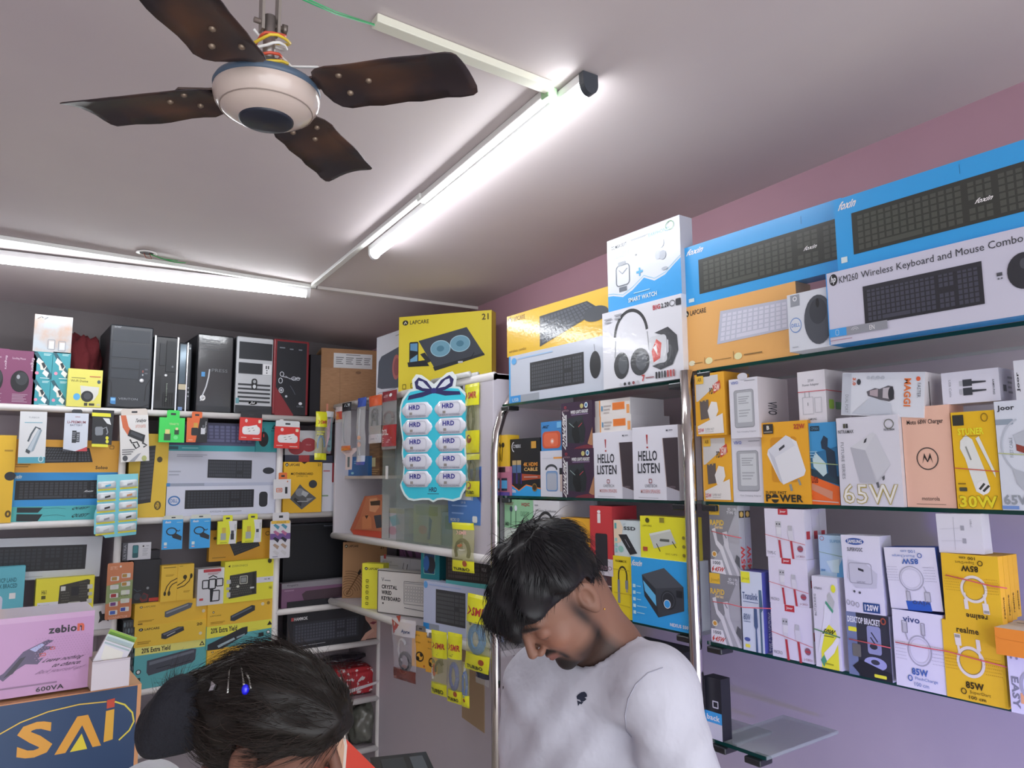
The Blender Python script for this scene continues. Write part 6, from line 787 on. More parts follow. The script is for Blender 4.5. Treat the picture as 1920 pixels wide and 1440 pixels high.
for x0,x1,yt,yb,lb,dk in ((407,443,978,1021,'lime and white hanging pack with black tipped usb adapter','2a2c30'),(454,490,975,1018,'lime and white hanging pack with silver tipped usb adapter','c8ccd0')):
    H('usb_adapter_pack',lb,'accessory pack','B',x0,x1,yt,yb,'d8dc34',[('p',[(56,0),(100,0),(96,100),(58,100),(66,50)],'d4d6da'),('r',16,52,44,82,'9fa8a4'),('r',22,28,42,52,'c8b040'),('r',68,56,86,82,dk),('r',70,42,84,56,'3f4248'),('t','TERABYTE',88,14,94,44,'5a5d62',90),('x',14,92,50,96,1,'6a6c20')],th=.012,side='c4c83a',tab=(26,76,-26,'d8dc34'),grp=None)
H('otg_card_pack','white hanging card with five pairs of coloured plugs and a purple stripe','accessory pack','B',505,543,977,1048,'d3d3da',[('r',4,0,96,8,'e4b84a'),('t','OTG mini USB',30,2,76,6,'5a4a2a'),('r',0,34,100,50,'6f5290')]+[('p',[(14+38*j,12+17.4*i),(24+38*j,8+17.4*i),(46+38*j,16+17.4*i),(38+38*j,24+17.4*i)],('4f90a8','b06a90','2a2c3a','a8907c','c8c8cc')[i]) for i in range(5) for j in range(2)]+[('x',14,94,40,97,1,'4a4a70')],out=rr(0,0,100,100,6,4),tab=(10,92,-22,'cfd0d4'))
H('usb_stick_pack','small white hanging pack with orange tab and black usb stick in front of upright','accessory pack','B',513,545,899,936,'d3d3d6',[('q',16,46,48,64,3,'d0683c',2),('t','USB',20,50,44,60,'d0683c',0,.03),('r',66,40,80,74,'26282c'),('e',80,12,4,4,'d07a50')],th=.01,tab=(28,78,-34,'d8723c'),tilt=-1)
H('connector_card_pack','orange and green card with coloured plastic connectors hanging before the upright','accessory pack','B',196,245,1057,1163,'c07a54',[('p',[(0,40),(100,32),(100,66),(0,72)],'8a9a68'),('t','CONNECTOR',14,54,84,61,'4a4a30'),('t','USB TYPE C',10,6,40,12,'e0b8a0'),('t','CONNECTOR',14,95,86,99,'e0b8a0'),('e',50,7,4,2,'e8d8d0')]+[q for i,(c1,c2) in enumerate((('a8823c','a8823c'),('c8cac8','a8823c'),('9a2f34','cfd8c4'),('6a3a78','c8d0c0'),('3f5fb0','3a50a8'))) for q in (('R',14,24+15*i,46,32+15*i,'cfd0cc',3),('R',56,20+15*i,90,28+15*i,'cfd0cc',3),('R',18,25+15*i,38,31+15*i,c1,2),('R',58,21+15*i,76,27+15*i,c2,2))],out=rr(0,0,100,100,5,4),off=-.055,th=.0025,yaw=3)
# ================================================================ ODDS AND ENDS
def blob(name,label,cat,c,sz,m,seed=1,amp=.18,fr=3.0,grp=None,flat=None,sub=4,rot=0,fine=0):
    bm=bmesh.new(); bmesh.ops.create_icosphere(bm,subdivisions=sub,radius=1)
    for v in bm.verts:
        p=v.co.copy(); n=noise.noise(p*fr+Vector((seed*7.1,0,0)))*amp+(noise.noise(p*fr*3.3+Vector((0,seed*3,0)))*fine)
        q=p*(1+n)
        if flat=='box': q=Vector([math.copysign(abs(x)**.45,x) for x in p])*(.82+n)
        v.co=Vector((q.x*sz[0],q.y*sz[1],max(q.z,-.8)*sz[2]))
    bmesh.ops.rotate(bm,verts=bm.verts,cent=(0,0,0),matrix=Matrix.Rotation(math.radians(rot),3,'Z'))
    z0=min(v.co.z for v in bm.verts)
    for v in bm.verts: v.co.z-=z0
    me=bpy.data.meshes.new(name); bm.to_mesh(me); bm.free(); me.materials.append(m)
    for p in me.polygons: p.use_smooth=True
    o=bpy.data.objects.new(name,me); COL.objects.link(o); o.location=c; return tag(o,label,cat,grp)
p=onp(150,690,1,D+.2); p.z=ZA
blob('cloth_bundle','dark red cloth heaped behind the yellow camera carton','cloth',p,(.085,.09,.19),mat('5e1a20',.8,kind='cloth'),3,.35,2.2,fine=.1)
p=onp(668,1300,1,D+.15); p.z=ZE
mb=MB(); 
blob('gift_parcel','red parcel with white printed letters on the low shelf','parcel',p+Vector((-.03,0,0)),(.165,.11,.085),mat('b83038',.35,kind='redprint'),5,.10,2.5,flat='box',fine=.05,rot=-4)
tpz=onp(640,1248,1,D+.2)
blob('plastic_bundle','black item wrapped in clear plastic lying on the red parcel','bundle',Vector((p.x-.07,p.y+.02,p.z+.155)),(.13,.05,.022),mat('2a2630',.2,gloss=1),8,.2,3)
H('paper_sheet','crumpled white paper lining hanging over the low shelf edge','paper','B',560,712,1303,1328,'cfc8cc',(),out=[(0,55),(30,45),(60,30),(88,10),(98,0),(100,10),(94,24),(60,60),(30,90),(0,110)],off=-.02,th=.001)
shelf(XV2,XW,.40)
p=onp(680,1400,1,D+.12); p.z=.40
blob('plastic_bag','grey green plastic bag at the bottom of the right shelf bay','plastic bag',p,(.085,.09,.115),mat('6a6c64',.3,gloss=.6),9,.35,2.6,fine=.15)
p=onp(655,1360,1,D+.08); p.z=.40
blob('plastic_bag','pale clear plastic bag standing left of the grey green one','plastic bag',p+Vector((-.05,.02,0)),(.05,.06,.13),mat('aaa6a0',.2,gloss=1),11,.3,2.6,fine=.15)
H('folded_card','salmon pink folded card lying behind the pouches at the rail corner','card','B',612,655,757,769,'d68f78',(),th=.03,off=.07,zb=ZA)
for i,(x0,x1,y,r,lb) in enumerate(((800,868,706,.010,'white rolled tube lying on the display cabinet in front of the yellow carton'),(812,884,712,.008,'second thinner white rolled tube lying on the display cabinet'))):
    a=onp(x0,y,0,W-.045+.02*i); b=onp(x1,y,0,W-.045+.02*i); a.z=b.z=ZG1+r+.001; a.x+=.028*1; b.x+=.028; c=(a+b)/2; mb=MB(); mb.tube([a-c,b-c],r,mat('cfd2d2',.35),14); o=mb.obj('paper_roll'); o.location=c; tag(o,lb,'roll')
# brown paper sheet taped on the lower panel
M,w,h=place((0,XPn),866,908,1185,1345,-.003,0,0); mb=MB(); mb.prism([(-w/2,.0),(w/2,-.02),(w/2,h),(-w/2,h)],0,.002,mat('a58d70',.7)); o=mb.obj('brown_paper'); o.matrix_world=M; tag(o,'faded brown paper stuck on the white panel behind the yellow pouches','paper')

shelf(XV1,XV2,ZM-.26)
q=onp(262,1340,1,D+.1); q.z=ZM-.26
for i in range(3):
    mb=MB(); mb.box((-.07,-.10,0),(.07,.10,.028),mat(('6f9a4a','8aa860','5a7a44')[i],.5)); o=mb.obj('leaflet_pack',bevel=.004); o.location=q+Vector((.01*i,.0,.029*i)); o.rotation_euler=(0,0,.1*i); tag(o,('lowest','middle','topmost')[i]+' green pack in the pile beneath the toner cartons','leaflets','green packs piled below the toner cartons')
# ================================================================ PEOPLE
import numpy as np
def lerp(a,b,t): return a+(b-a)*t
def sd_ell(p,c,r):
    q=(p-np.array(c))/np.array(r); k0=np.linalg.norm(q,axis=-1)+1e-9; k1=np.linalg.norm(q/np.array(r),axis=-1)+1e-9; return k0*(k0-1)/k1
def sd_cap(p,a,b,ra,rb):
    a=np.array(a,float);b=np.array(b,float); ab=b-a; t=np.clip(((p-a)@ab)/(ab@ab),0,1); return np.linalg.norm(p-a-t[...,None]*ab,axis=-1)-(ra+(rb-ra)*t)
def smin(a,b,k): h=np.clip(.5+.5*(b-a)/k,0,1); return b+(a-b)*h-k*h*(1-h)
def smax(a,b,k): return -smin(-a,-b,k)
def nets(fn,lo,hi,st):
    """surface nets on a regular grid"""
    n=[int((hi[i]-lo[i])/st)+2 for i in range(3)]
    ax=[lo[i]+st*np.arange(n[i]) for i in range(3)]
    G=np.stack(np.meshgrid(*ax,indexing='ij'),-1).astype(np.float64); S=fn(G.reshape(-1,3)).reshape(n)
    ins=S<0
    acc=np.zeros([n[0]-1,n[1]-1,n[2]-1,3]); cnt=np.zeros([n[0]-1,n[1]-1,n[2]-1])
    def sl(a,d,o): return a[tuple(slice(o[i],o[i]+n[i]-1) for i in range(3))]
    for axis in range(3):
        o1,o2=[k for k in range(3) if k!=axis]
        for u in (0,1):
            for v in (0,1):
                a=[0,0,0];a[o1]=u;a[o2]=v; b=list(a); b[axis]=1
                A=sl(S,0,a);Bv=sl(S,0,b); m=(A<0)!=(Bv<0); t=np.where(m,A/(A-Bv+1e-12),0)
                off=np.zeros(A.shape+(3,)); off[...,o1]=u; off[...,o2]=v; off[...,axis]=t
                acc+=off*m[...,None]; cnt+=m
    act=cnt>0; idx=-np.ones(act.shape,int); idx[act]=np.arange(act.sum())
    cell=np.stack(np.nonzero(act),-1); V=np.array(lo)+st*(cell+acc[act]/cnt[act][:,None])
    F=[]
    for axis in range(3):
        o1,o2=(axis+1)%3,(axis+2)%3
        a=[slice(1,-1)]*3; a[axis]=slice(0,-1); b=list(a); b[axis]=slice(1,None)
        A=ins[tuple(a)];Bv=ins[tuple(b)]; pos=np.stack(np.nonzero(A!=Bv),-1)
        if len(pos)==0: continue
        fl=A[tuple(pos.T)]; base=pos.copy(); 
        for k in (o1,o2): base[:,k]+=1
        def ci(d1,d2):
            q=base.copy(); q[:,o1]-=d1; q[:,o2]-=d2; return idx[q[:,0],q[:,1],q[:,2]]
        q=np.stack([ci(1,1),ci(0,1),ci(0,0),ci(1,0)],-1)
        q[~fl]=q[~fl][:,::-1]; F.append(q)
    F=np.concatenate(F); F=F[(F>=0).all(1)]
    return V,F
def npmesh(name,parts,mats,parent=None,cols=None,M=None):
    V=np.concatenate([p[0] for p in parts]); o=0;F=[]
    for p in parts: F+= (p[1]+o).tolist(); o+=len(p[0])
    me=bpy.data.meshes.new(name); me.from_pydata(V.tolist(),[],F)
    for m in mats: me.materials.append(m)
    me.polygons.foreach_set('use_smooth',[True]*len(me.polygons))
    if cols is not None:
        a=me.color_attributes.new('tone','FLOAT_COLOR','POINT'); c=np.ones((len(V),4)); c[:,:3]=cols; a.data.foreach_set('color',c.ravel())
    me.update(); ob=bpy.data.objects.new(name,me); COL.objects.link(ob)
    if parent: ob.parent=parent
    if M is not None: ob.matrix_local=M
    return ob
def basis(f,u,C):     # camera-space directions (right, up, toward viewer) -> head matrix: x his right, y face, z crown
    cv=lambda v: (rt*v[0]+up*v[1]-fw*v[2]).normalized()
    F_=cv(f); U=cv(u); X=F_.cross(U).normalized(); U=X.cross(F_).normalized()
    M=Matrix((X,F_,U)).transposed().to_4x4(); M.translation=C; return M
def loc(P,M): # world np points -> local
    R=np.array(M.to_3x3()); return (P-np.array(M.translation))@R
def head_sdf(p,fem=0):
    x=np.abs(p[:,0]); q=p.copy(); q[:,0]=x
    d=sd_ell(p,(0,-.012,.040),(.074,.094,.083))
    d=smin(d,sd_ell(p,(0,.030,-.018),(.061,.060,.088)),.03)
    d=smin(d,sd_ell(q,(.036,.030,-.050),(.028,.040,.036)),.025)
    d=smin(d,sd_ell(p,(0,.046,-.082),(.036-.004*fem,.036,.028)),.025)
    d=smin(d,sd_ell(q,(.040,.062,-.016),(.022,.022,.018)),.02)          # cheekbone
    d=smin(d,sd_cap(q,(.010,.088,.030),(.042,.074,.034),.009,.007),.014)  # brow
    d=smax(d,-sd_ell(q,(.031,.100,.012),(.018,.018,.013)),.012)
    d=smin(d,sd_ell(q,(.031,.0755,.010),(.0145,.0135,.0125)),.004)        # lidded eyes
    d=smin(d,sd_cap(p,(0,.086,.026),(0,.109,-.016),.0065,.0092),.009)
    d=smin(d,sd_ell(q,(.0115,.098,-.022),(.0072,.010,.0065)),.005)
    d=smin(d,sd_cap(q,(0,.0915,-.046),(.019,.081,-.050),.0058,.0035),.005)
    d=smin(d,sd_cap(q,(0,.0905,-.0565),(.016,.081,-.055),.0062,.0035),.004)
    d=smin(d,sd_ell(p,(0,.080,-.088),(.018,.014,.015)),.014)
    # ears
    e=q-np.array((.077,-.010,-.004)); a=.35; R=np.array([[math.cos(a),math.sin(a),0],[-math.sin(a),math.cos(a),0],[0,0,1]]); e=e@R.T
    b=.18; R2=np.array([[1,0,0],[0,math.cos(b),math.sin(b)],[0,-math.sin(b),math.cos(b)]]); e=e@R2.T
    ear=sd_ell(e,(0,0,0),(.008,.019,.032)); ear=smax(ear,-sd_ell(e,(.009,.003,.004),(.009,.0105,.019)),.003)
    ear=smin(ear,sd_ell(e,(.001,.0,-.027),(.006,.009,.009)),.006); ear=smin(ear,sd_ell(e,(-.001,.014,-.004),(.006,.004,.007)),.004)
    return smin(d,ear,.006)
def skin_cols(L,base,beard=0,lip='7c5048'):
    n=len(L); c=np.tile(np.array(lin(base)),(n,1)); x=np.abs(L[:,0]);y=L[:,1];z=L[:,2]
    def mixc(col,wt): 
        nonlocal c; wt=np.clip(wt,0,1)[:,None]; c=c*(1-wt)+np.array(lin(col))*wt
    sm=lambda v,a,b: np.clip((v-a)/(b-a),0,1)
    mixc('b07058',.35*np.exp(-((x-.04)**2+(y-.08)**2+(z+.02)**2)/.0006)); mixc('7a4c3e',.5*np.exp(-(((x-.031)/.018)**2+((z-.010)/.014)**2))*(y>.05))
    if beard:
        t=np.exp(-(((x)/.034)**2+((z+.088)/.029)**2))*sm(y,.02,.05)*1.7          # goatee
        m_=np.exp(-((x/.027)**4+((z+.0395)/.0075)**2))*sm(y,.07,.085)*1.4
        s_=np.exp(-((x-.026)/.008)**2-((z+.058)/.02)**2)*sm(y,.05,.07)*1.1
        j=sm(-z,.045,.075)*sm(.085-y,.0,.02)*sm(y,.0,.02)*.8+ np.exp(-(((y-.018)/.012)**2+((z+.018)/.050)**2))*(x>.045)*.95
        mixc('1d1716',np.maximum.reduce([t,m_,s_,j]))
    mixc(lip,np.exp(-((x/.021)**4+((z+.0515)/.0075)**4))*sm(y,.078,.088))
    mixc('1c1514',np.exp(-(((x-.029)/.018)**4+((z-.0335-.0015*np.sin(x*90))/.0048)**2))*(y>.05)*1.3)
    mixc('1a1312',np.exp(-(((x-.031)/.014)**4+((z-.0035)/.0016)**2))*(y>.07))
    mixc('6a3f34',np.exp(-(((x-.008)/.004)**2+((z+.029)/.003)**2))*(y>.09))
    return np.minimum(c*1.1,.8)
def hand_sdf(p,M,side):     # M: wrist matrix, x across palm to thumb, y along fingers, z back of hand
    L=loc(p,M); L=L.copy(); L[:,0]*=side
    d=sd_ell(L,(0,.045,0),(.040,.050,.015)); d=smin(d,sd_cap(L,(0,-.05,.0),(0,.01,0),.028,.024),.02)
    for i,(x,l) in enumerate(((.028,.072),(.0095,.080),(-.0095,.074),(-.028,.058))):
        a=(x,.078,0);b=(x*1.08,.078+l*.5,-.008);c=(x*1.1,.078+l*.78,-.026);e=(x*1.1,.078+l*.9,-.042)
        f=np.minimum(np.minimum(sd_cap(L,a,b,.0095,.0088),sd_cap(L,b,c,.0088,.008)),sd_cap(L,c,e,.008,.0068)); d=smin(d,f,.005)
    f=np.minimum(sd_cap(L,(.030,.015,-.004),(.055,.045,-.014),.013,.011),sd_cap(L,(.055,.045,-.014),(.062,.075,-.024),.011,.0085)); return smin(d,f,.01)
def strands(name,parent,M,V,N,flow,n,length,rad,m,seed,lift=.0,curl=.0,keep=None,seg=5,clump=0):
    rnd=random.Random(seed); vs=[];fs=[]; cnt=len(V)
    for _ in range(n):
        i=rnd.randrange(cnt); p=Vector(V[i]); nn=Vector(N[i])
        if keep and not keep(p): continue
        L_=length*(.5+rnd.random()); d=flow(p,nn)
        if d.length<1e-6: continue
        d=(d.normalized()+Vector((rnd.gauss(0,.12),rnd.gauss(0,.12),rnd.gauss(0,.12)))).normalized()
        pts=[p-nn*.002]; cur=p-nn*.002; nrm=nn
        for k in range(seg):
            d=(d-nrm*d.dot(nrm)*.6+nrm*(lift*(1-k/seg)*1.2-.10*k/seg)+Vector((rnd.gauss(0,1),rnd.gauss(0,1),rnd.gauss(0,1)))*curl).normalized()
            cur=cur+d*(L_/seg); pts.append(cur.copy())
            # keep hugging an ellipsoid-like head
            nrm=(nrm*.6+(cur-Vector((0,0,.03))).normalized()*.4).normalized()
        o=len(vs); K=len(pts)
        for k,q in enumerate(pts):
            t=(pts[min(k+1,K-1)]-pts[max(k-1,0)]).normalized(); a=t.cross(nn).normalized(); b=t.cross(a); r=rad*(1-.85*k/(K-1))
            vs+= [q+a*r,q-a*.5*r+b*.87*r,q-a*.5*r-b*.87*r]
        for k in range(K-1):
            for j in range(3): fs.append((o+k*3+j,o+k*3+(j+1)%3,o+(k+1)*3+(j+1)%3,o+(k+1)*3+j))
    mb=MB(); mb.add(vs,fs,m,True); h=mb.obj(name,parent,M); return h
def vnorm(V,F):
    V=np.asarray(V); n=np.zeros_like(V); a=V[F[:,2]]-V[F[:,0]]; b=V[F[:,3]]-V[F[:,1]]; c=np.cross(a,b)
    for k in range(4): np.add.at(n,F[:,k],c)
    return n/(np.linalg.norm(n,axis=1)[:,None]+1e-12)
A_=lambda x,y,d: np.array(at(x,y,d))
hairm=mat('0f0e11',.4,kind='hair')
# ---------------------------------------------------------------- the man
lM=(.55,.11,.80)
Cm=at(1096,1126,1.285)-(rt*lM[0]+up*lM[1]-fw*lM[2]).normalized()*.078
HM=basis((-.5,-.72,.45),(-.64,.66,.35),Cm)
man=empty('person','person in a white t-shirt with black hair and short beard, looking down','person',(Cm.x,Cm.y,0))
mo_=np.array(man.location)
nb=A_(1140,1222,1.41); hb=np.array(HM@Vector((0,-.035,-.03))); LS=A_(1228,1292,1.31); RS=A_(1022,1285,1.52)
LE=A_(1318,1560,1.23); RE=A_(965,1590,1.46); LW=A_(1190,1690,1.08); RW=A_(1070,1720,1.2)
def man_skin(P):
    d=head_sdf(loc(P,HM)); n_=sd_cap(P,hb,nb,.054,.060); n_=smin(n_,sd_cap(P,nb,LS,.05,.03),.04); n_=smin(n_,sd_cap(P,nb,RS,.05,.03),.04)
    return smin(d,n_,.022)
c0=np.array(Cm); V1_,F1_=nets(man_skin,np.minimum(c0-.16,nb-.10)-.0,np.maximum(c0+.16,nb+.10),.0028)
def handM(wr,el):
    y=Vector(wr-el).normalized(); y=(y+Vector((0,0,-.15))).normalized(); z=Vector((0,0,1)); x=y.cross(z).normalized(); z=x.cross(y); M=Matrix((x,y,z)).transposed().to_4x4(); M.translation=Vector(wr); return M
hands=[]
for wr,el,sd in ((LW,LE,1),(RW,RE,-1)):
    Mh=handM(wr,el); c=wr+np.array(Mh.to_3x3()@Vector((0,.05,0)))
    f=lambda P: smin(hand_sdf(P,Mh,sd),sd_cap(P,el+(wr-el)*.6,wr,.034,.026),.02)
    hands.append(nets(f,c-.15,c+.15,.004))
parts=[(V1_,F1_)]+hands; allV=np.concatenate([p[0] for p in parts]); cols=skin_cols(loc(allV,HM),'7f5b4b',1); far=np.linalg.norm(allV-c0,axis=1)>.17
cols[far]=np.array(lin('7f5b4b'))*1.1
npmesh('body',[(v-mo_,f) for v,f in parts],[mat('a0705a',.55,kind='skin')],man,cols)
ch_c=A_(1090,1412,1.45); be_c=A_(1090,1620,1.48)
def ori(P,c,R,r): return sd_ell((P-c)@R,(0,0,0),r)
TX=Vector(LS-RS).normalized(); TZ=Vector((0,0,1)); TY=TX.cross(TZ).normalized(); TR=np.array(Matrix((TX,TY,TZ)).transposed())
def shirt(P):
    d=sd_cap(P,RS,LS,.060,.066); d=smin(d,ori(P,ch_c,TR,(.185,.125,.21)),.06); d=smin(d,ori(P,be_c,TR,(.19,.15,.26)),.06)
    d=smin(d,sd_cap(P,nb+np.array((0,0,-.015)),LS,.062,.062),.04); d=smin(d,sd_cap(P,nb+np.array((0,0,-.015)),RS,.062,.055),.04)
    a=np.minimum(sd_cap(P,LS,LE,.070,.058),sd_cap(P,LE,LE+(LW-LE)*.75,.056,.040)); d=smin(d,a,.022)
    a=np.minimum(sd_cap(P,RS,RE,.062,.055),sd_cap(P,RE,RE+(RW-RE)*.75,.055,.040)); d=smin(d,a,.022)
    # folds
    w=.0042*np.sin(P@np.array((46,26,-38.))+3*np.sin(P[:,2]*15+P[:,0]*9))+.003*np.sin(P@np.array((-30,60,50.))); d=d+w*np.clip((1.42-P[:,2])/.12,.15,1)
    ax=(hb-nb)/np.linalg.norm(hb-nb); cut=sd_cap(P,nb+ax*.012,nb+ax*.2,.066,.09); return smax(d,-cut,.008)
lo=np.minimum.reduce([RS,LS,LE,RE,be_c])-np.array((.14,.14,.10)); hi=np.maximum.reduce([RS,LS,LE,RE,nb,be_c])+np.array((.14,.14,.10)); lo[2]=max(lo[2],.86)
VS,FS_=nets(shirt,lo,hi,.0062)
sh_=npmesh('t_shirt',[(VS-mo_,FS_)],[mat('b9bac5',.9,kind='cloth')],man)
sh_['label']='white long sleeved t-shirt with small dark chest emblem'
from mathutils.bvhtree import BVHTree
bv=BVHTree.FromPolygons([tuple(v) for v in VS],[tuple(f) for f in FS_])
def onshirt(x,y,k=.0012):
    d=ray(x,y).normalized(); h=bv.ray_cast(EYE,d); return (h[0]-d*k) if h[0] else None
# embroidered emblem: mane, head and trailing strokes
for name,polys in (('chest_emblem',[[(1084,1302),(1090,1298),(1096,1297),(1100,1301),(1101,1306),(1096,1308),(1100,1311),(1095,1315),(1090,1316),(1087,1312),(1082,1311),(1081,1306)],[(1082,1313),(1088,1316),(1094,1316),(1090,1321),(1087,1319),(1084,1324),(1083,1319)]]),):
    mb=MB()
    for pl_ in polys:
        q=[onshirt(x,y) for x,y in pl_]
        if all(q): mb.add([v-man.location for v in q],[tuple(range(len(q)))],mat('1d2438',.7))
    mb.obj(name,man)
for seam,pts in (('sleeve_seam',[(1243,1252),(1215,1262),(1192,1283),(1178,1310),(1172,1340),(1174,1370),(1188,1386)]),):
    q=[onshirt(lerp(pts[i][0],pts[i+1][0],t/4),lerp(pts[i][1],pts[i+1][1],t/4),.0004) for i in range(len(pts)-1) for t in range(4)]; q=[v for v in q if v]
    if len(q)>2:
        mb=MB(); mb.tube([v-man.location for v in q],.0011,mat('9a9ba8',.9),6); mb.obj(seam,man)
# collar rib
ax=Vector(hb-nb).normalized(); s1=ax.cross(Vector((0,1,0))).normalized(); s2=ax.cross(s1)
mb=MB(); cpts=[]
for i in range(37):
    a=2*math.pi*i/36; dirv=s1*math.cos(a)+s2*math.sin(a); p0=Vector(nb)+ax*.10+dirv*.30; h=bv.ray_cast(p0,-(dirv*.30+ax*.085).normalized())
    if h[0]: cpts.append(h[0])
# hair cap
def man_hair(P):
    L=loc(P,HM) if P is not None else None; x=L[:,0];y=L[:,1];z=L[:,2]
    n1=.004*np.sin(x*95+y*60)+.004*np.sin(y*80-z*70+x*40)+.003*np.sin(x*170-z*120)
    d=sd_ell(L,(0,-.008,.046),(.0845,.103,.090)); d=smin(d,sd_ell(L,(0.0,.060,.064),(.066,.043,.031)),.03); d=smin(d,sd_ell(L,(.012,.096,.046),(.050,.020,.027)),.02)
    d=d+n1
    line=np.where(y>.055,.048-.006*np.clip((y-.10)/.02,0,1)*4,np.where(y>.012,.030+(y-.012)*.4,np.where(y>-.035,.030-(.012-y)*.2,-.010-(-.035-y)*.9)))
    d=smax(d,(line-z)*.8,.008); return d
VH,FH=nets(man_hair,c0-.19,c0+.19,.004)
LH=loc(VH,HM); IM=Matrix.Translation(-man.location)@HM
nrm=vnorm(LH,FH); mnh=npmesh('hair',[(LH,FH)],[hairm],man,M=IM)
def flowm(p,n):
    c=Vector((0,-.05,.13)); d=Vector((p.x*.6,p.y-c.y,p.z-c.z)); d.z-=.03
    if Vector((p.x,p.y-c.y)).length<.03: d=Vector((math.sin(p.x*900+p.y*500),math.cos(p.y*800-p.x*300),.0))*.05
    if p.y>.0: d+=Vector((.02,.06,-.0))
    return d-n*d.dot(n)
strands('hair_strands',man,IM,LH,nrm,flowm,4200,.040,.0008,hairm,5,lift=.05,curl=.05,keep=lambda p:(p.z>.085 or p.y<-.045 or (abs(p.x)<.05 and p.y>.04 and p.z>.07)))
strands('short_hairs',man,IM,LH,nrm,flowm,3200,.016,.0006,hairm,15,lift=.04,curl=.04,keep=lambda p:p.z>.036 or p.y<-.03)
strands('hair_tufts',man,IM,LH,nrm,flowm,80,.034,.0009,hairm,9,lift=.45,curl=.10,keep=lambda p:p.z>.10)
# earring
mb=MB(); e_=HM@Vector((-.086,-.010,-.040)); mb.lathe([(.0001,.002),(.0018,.001),(.0018,-.001),(.0001,-.002)],mat('d8a850',.2,1),10); o=mb.obj('ear_stud',man); o.location=e_-man.location
# ---------------------------------------------------------------- the woman
rW=(-.159,-.156,.964)
Cw=at(466,1436,1.07)-(rt*rW[0]+up*rW[1]-fw*rW[2]).normalized()*.078
WM=basis((.93,-.33,.10),(.30,.93,.20),Cw)
wom=empty('person','person seen from behind with dark hair in a black covered bun and silver hair clips','person',(Cw.x,Cw.y,0)); wo=np.array(wom.location)
wn=A_(395,1535,1.19); wh_=np.array(WM@Vector((0,-.035,-.03)))
wL=A_(272,1500,1.38); wR=A_(420,1640,1.0); wLE=A_(330,2050,1.45); wRE=A_(560,2050,.98)
wWl=A_(640,1830,1.30); wWr=A_(760,1850,1.06)
def wskin(P):
    d=head_sdf(loc(P,WM),1); n_=sd_cap(P,wh_,wn,.046,.050); n_=smin(n_,sd_cap(P,wn,wL,.045,.03),.04); n_=smin(n_,sd_cap(P,wn,wR,.045,.03),.04); return smin(d,n_,.02)
cw=np.array(Cw); a_=nets(wskin,np.minimum(cw-.15,wn-.08),np.maximum(cw+.15,wn+.08),.0034)
hands=[]
for wr,el,sd in ((wWl,wLE,-1),(wWr,wRE,1)):
    Mh=handM(wr,el); c=wr+np.array(Mh.to_3x3()@Vector((0,.05,0)))
    f=lambda P: smin(hand_sdf(P,Mh,sd),sd_cap(P,el+(wr-el)*.55,wr,.030,.023),.02)
    hands.append(nets(f,c-.15,c+.15,.0045))
parts=[a_]+hands; av=np.concatenate([p[0] for p in parts]); cols=skin_cols(loc(av,WM),'6c493b',0); far=np.linalg.norm(av-cw,axis=1)>.17; cols[far]=np.array(lin('6c493b'))*1.1
npmesh('body',[(v-wo,f) for v,f in parts],[mat('95634e',.55,kind='skin')],wom,cols)
tc=A_(350,1990,1.25)
def wdress(P):
    d=sd_cap(P,wL,wR,.058,.058); d=smin(d,sd_ell(P,tc,(.17,.17,.26)),.07); d=smin(d,sd_cap(P,wn+np.array((0,0,-.03)),wL,.056,.056),.04); d=smin(d,sd_cap(P,wn+np.array((0,0,-.03)),wR,.056,.056),.04)
    for s_,e__,w_ in ((wL,wLE,wWl),(wR,wRE,wWr)): d=smin(d,np.minimum(sd_cap(P,s_,e__,.056,.047),sd_cap(P,e__,e__+(w_-e__)*.6,.046,.038)),.02)
    d=d+.003*np.sin(P@np.array((40,-25,30.)))
    ax_=(wh_-wn)/np.linalg.norm(wh_-wn); return smax(d,-sd_cap(P,wn+ax_*.015,wn+ax_*.2,.062,.09),.008)
lo=np.minimum.reduce([wL,wR,wLE,wRE,tc])-np.array((.16,.16,.08)); hi=np.maximum.reduce([wL,wR,wLE,wRE,tc,wn])+np.array((.16,.16,.07)); lo[2]=max(lo[2],.86)
v_,f_=nets(wdress,lo,hi,.0075); dr=npmesh('kurta',[(v_-wo,f_)],[mat('c9cdd2',.9,kind='cloth')],wom); dr['label']='pale cotton top'
def whair(P):
    L=loc(P,WM); x=L[:,0];y=L[:,1];z=L[:,2]
    n1=.0022*np.sin(x*120+z*90)+.002*np.sin(z*190+x*60)+.0015*np.sin(y*60+x*220)
    d=sd_ell(L,(0,-.012,.042),(.083,.103,.090)); d=smin(d,sd_ell(L,(0,.060,.052),(.058,.046,.050)),.03); d=smin(d,sd_cap(L,(0,-.07,.02),(0,-.135,.005),.055,.038),.04); d=smin(d,sd_ell(L,(0,-.05,-.05),(.055,.055,.06)),.04); d=d+n1
    line=np.where(y>.055,.046-.012*np.abs(x)/.06,np.where(y>.008,-.012+(y-.008)*1.0,np.where(y>-.028,.026,-.060)))
    d=smax(d,(line-z)*.75,.010); ear=sd_ell(L*np.array((np.sign(1),1,1)),(.083,-.008,-.006),(.02,.022,.032)); return smax(d,-ear,.006)
VW,FW_=nets(whair,cw-.21,cw+.21,.0042); LW_=loc(VW,WM); IW=Matrix.Translation(-wom.location)@WM
hb2=mat('17130f',.5,kind='hair'); npmesh('hair',[(LW_,FW_)],[hb2],wom,M=IW); nw=vnorm(LW_,FW_)
def floww(p,n):
    d=Vector((0,-.15,.0))-p; return d-n*d.dot(n)
strands('hair_strands',wom,IW,LW_,nw,floww,4200,.06,.00055,mat('241c18',.45,kind='hair'),3,lift=.10,curl=.05)
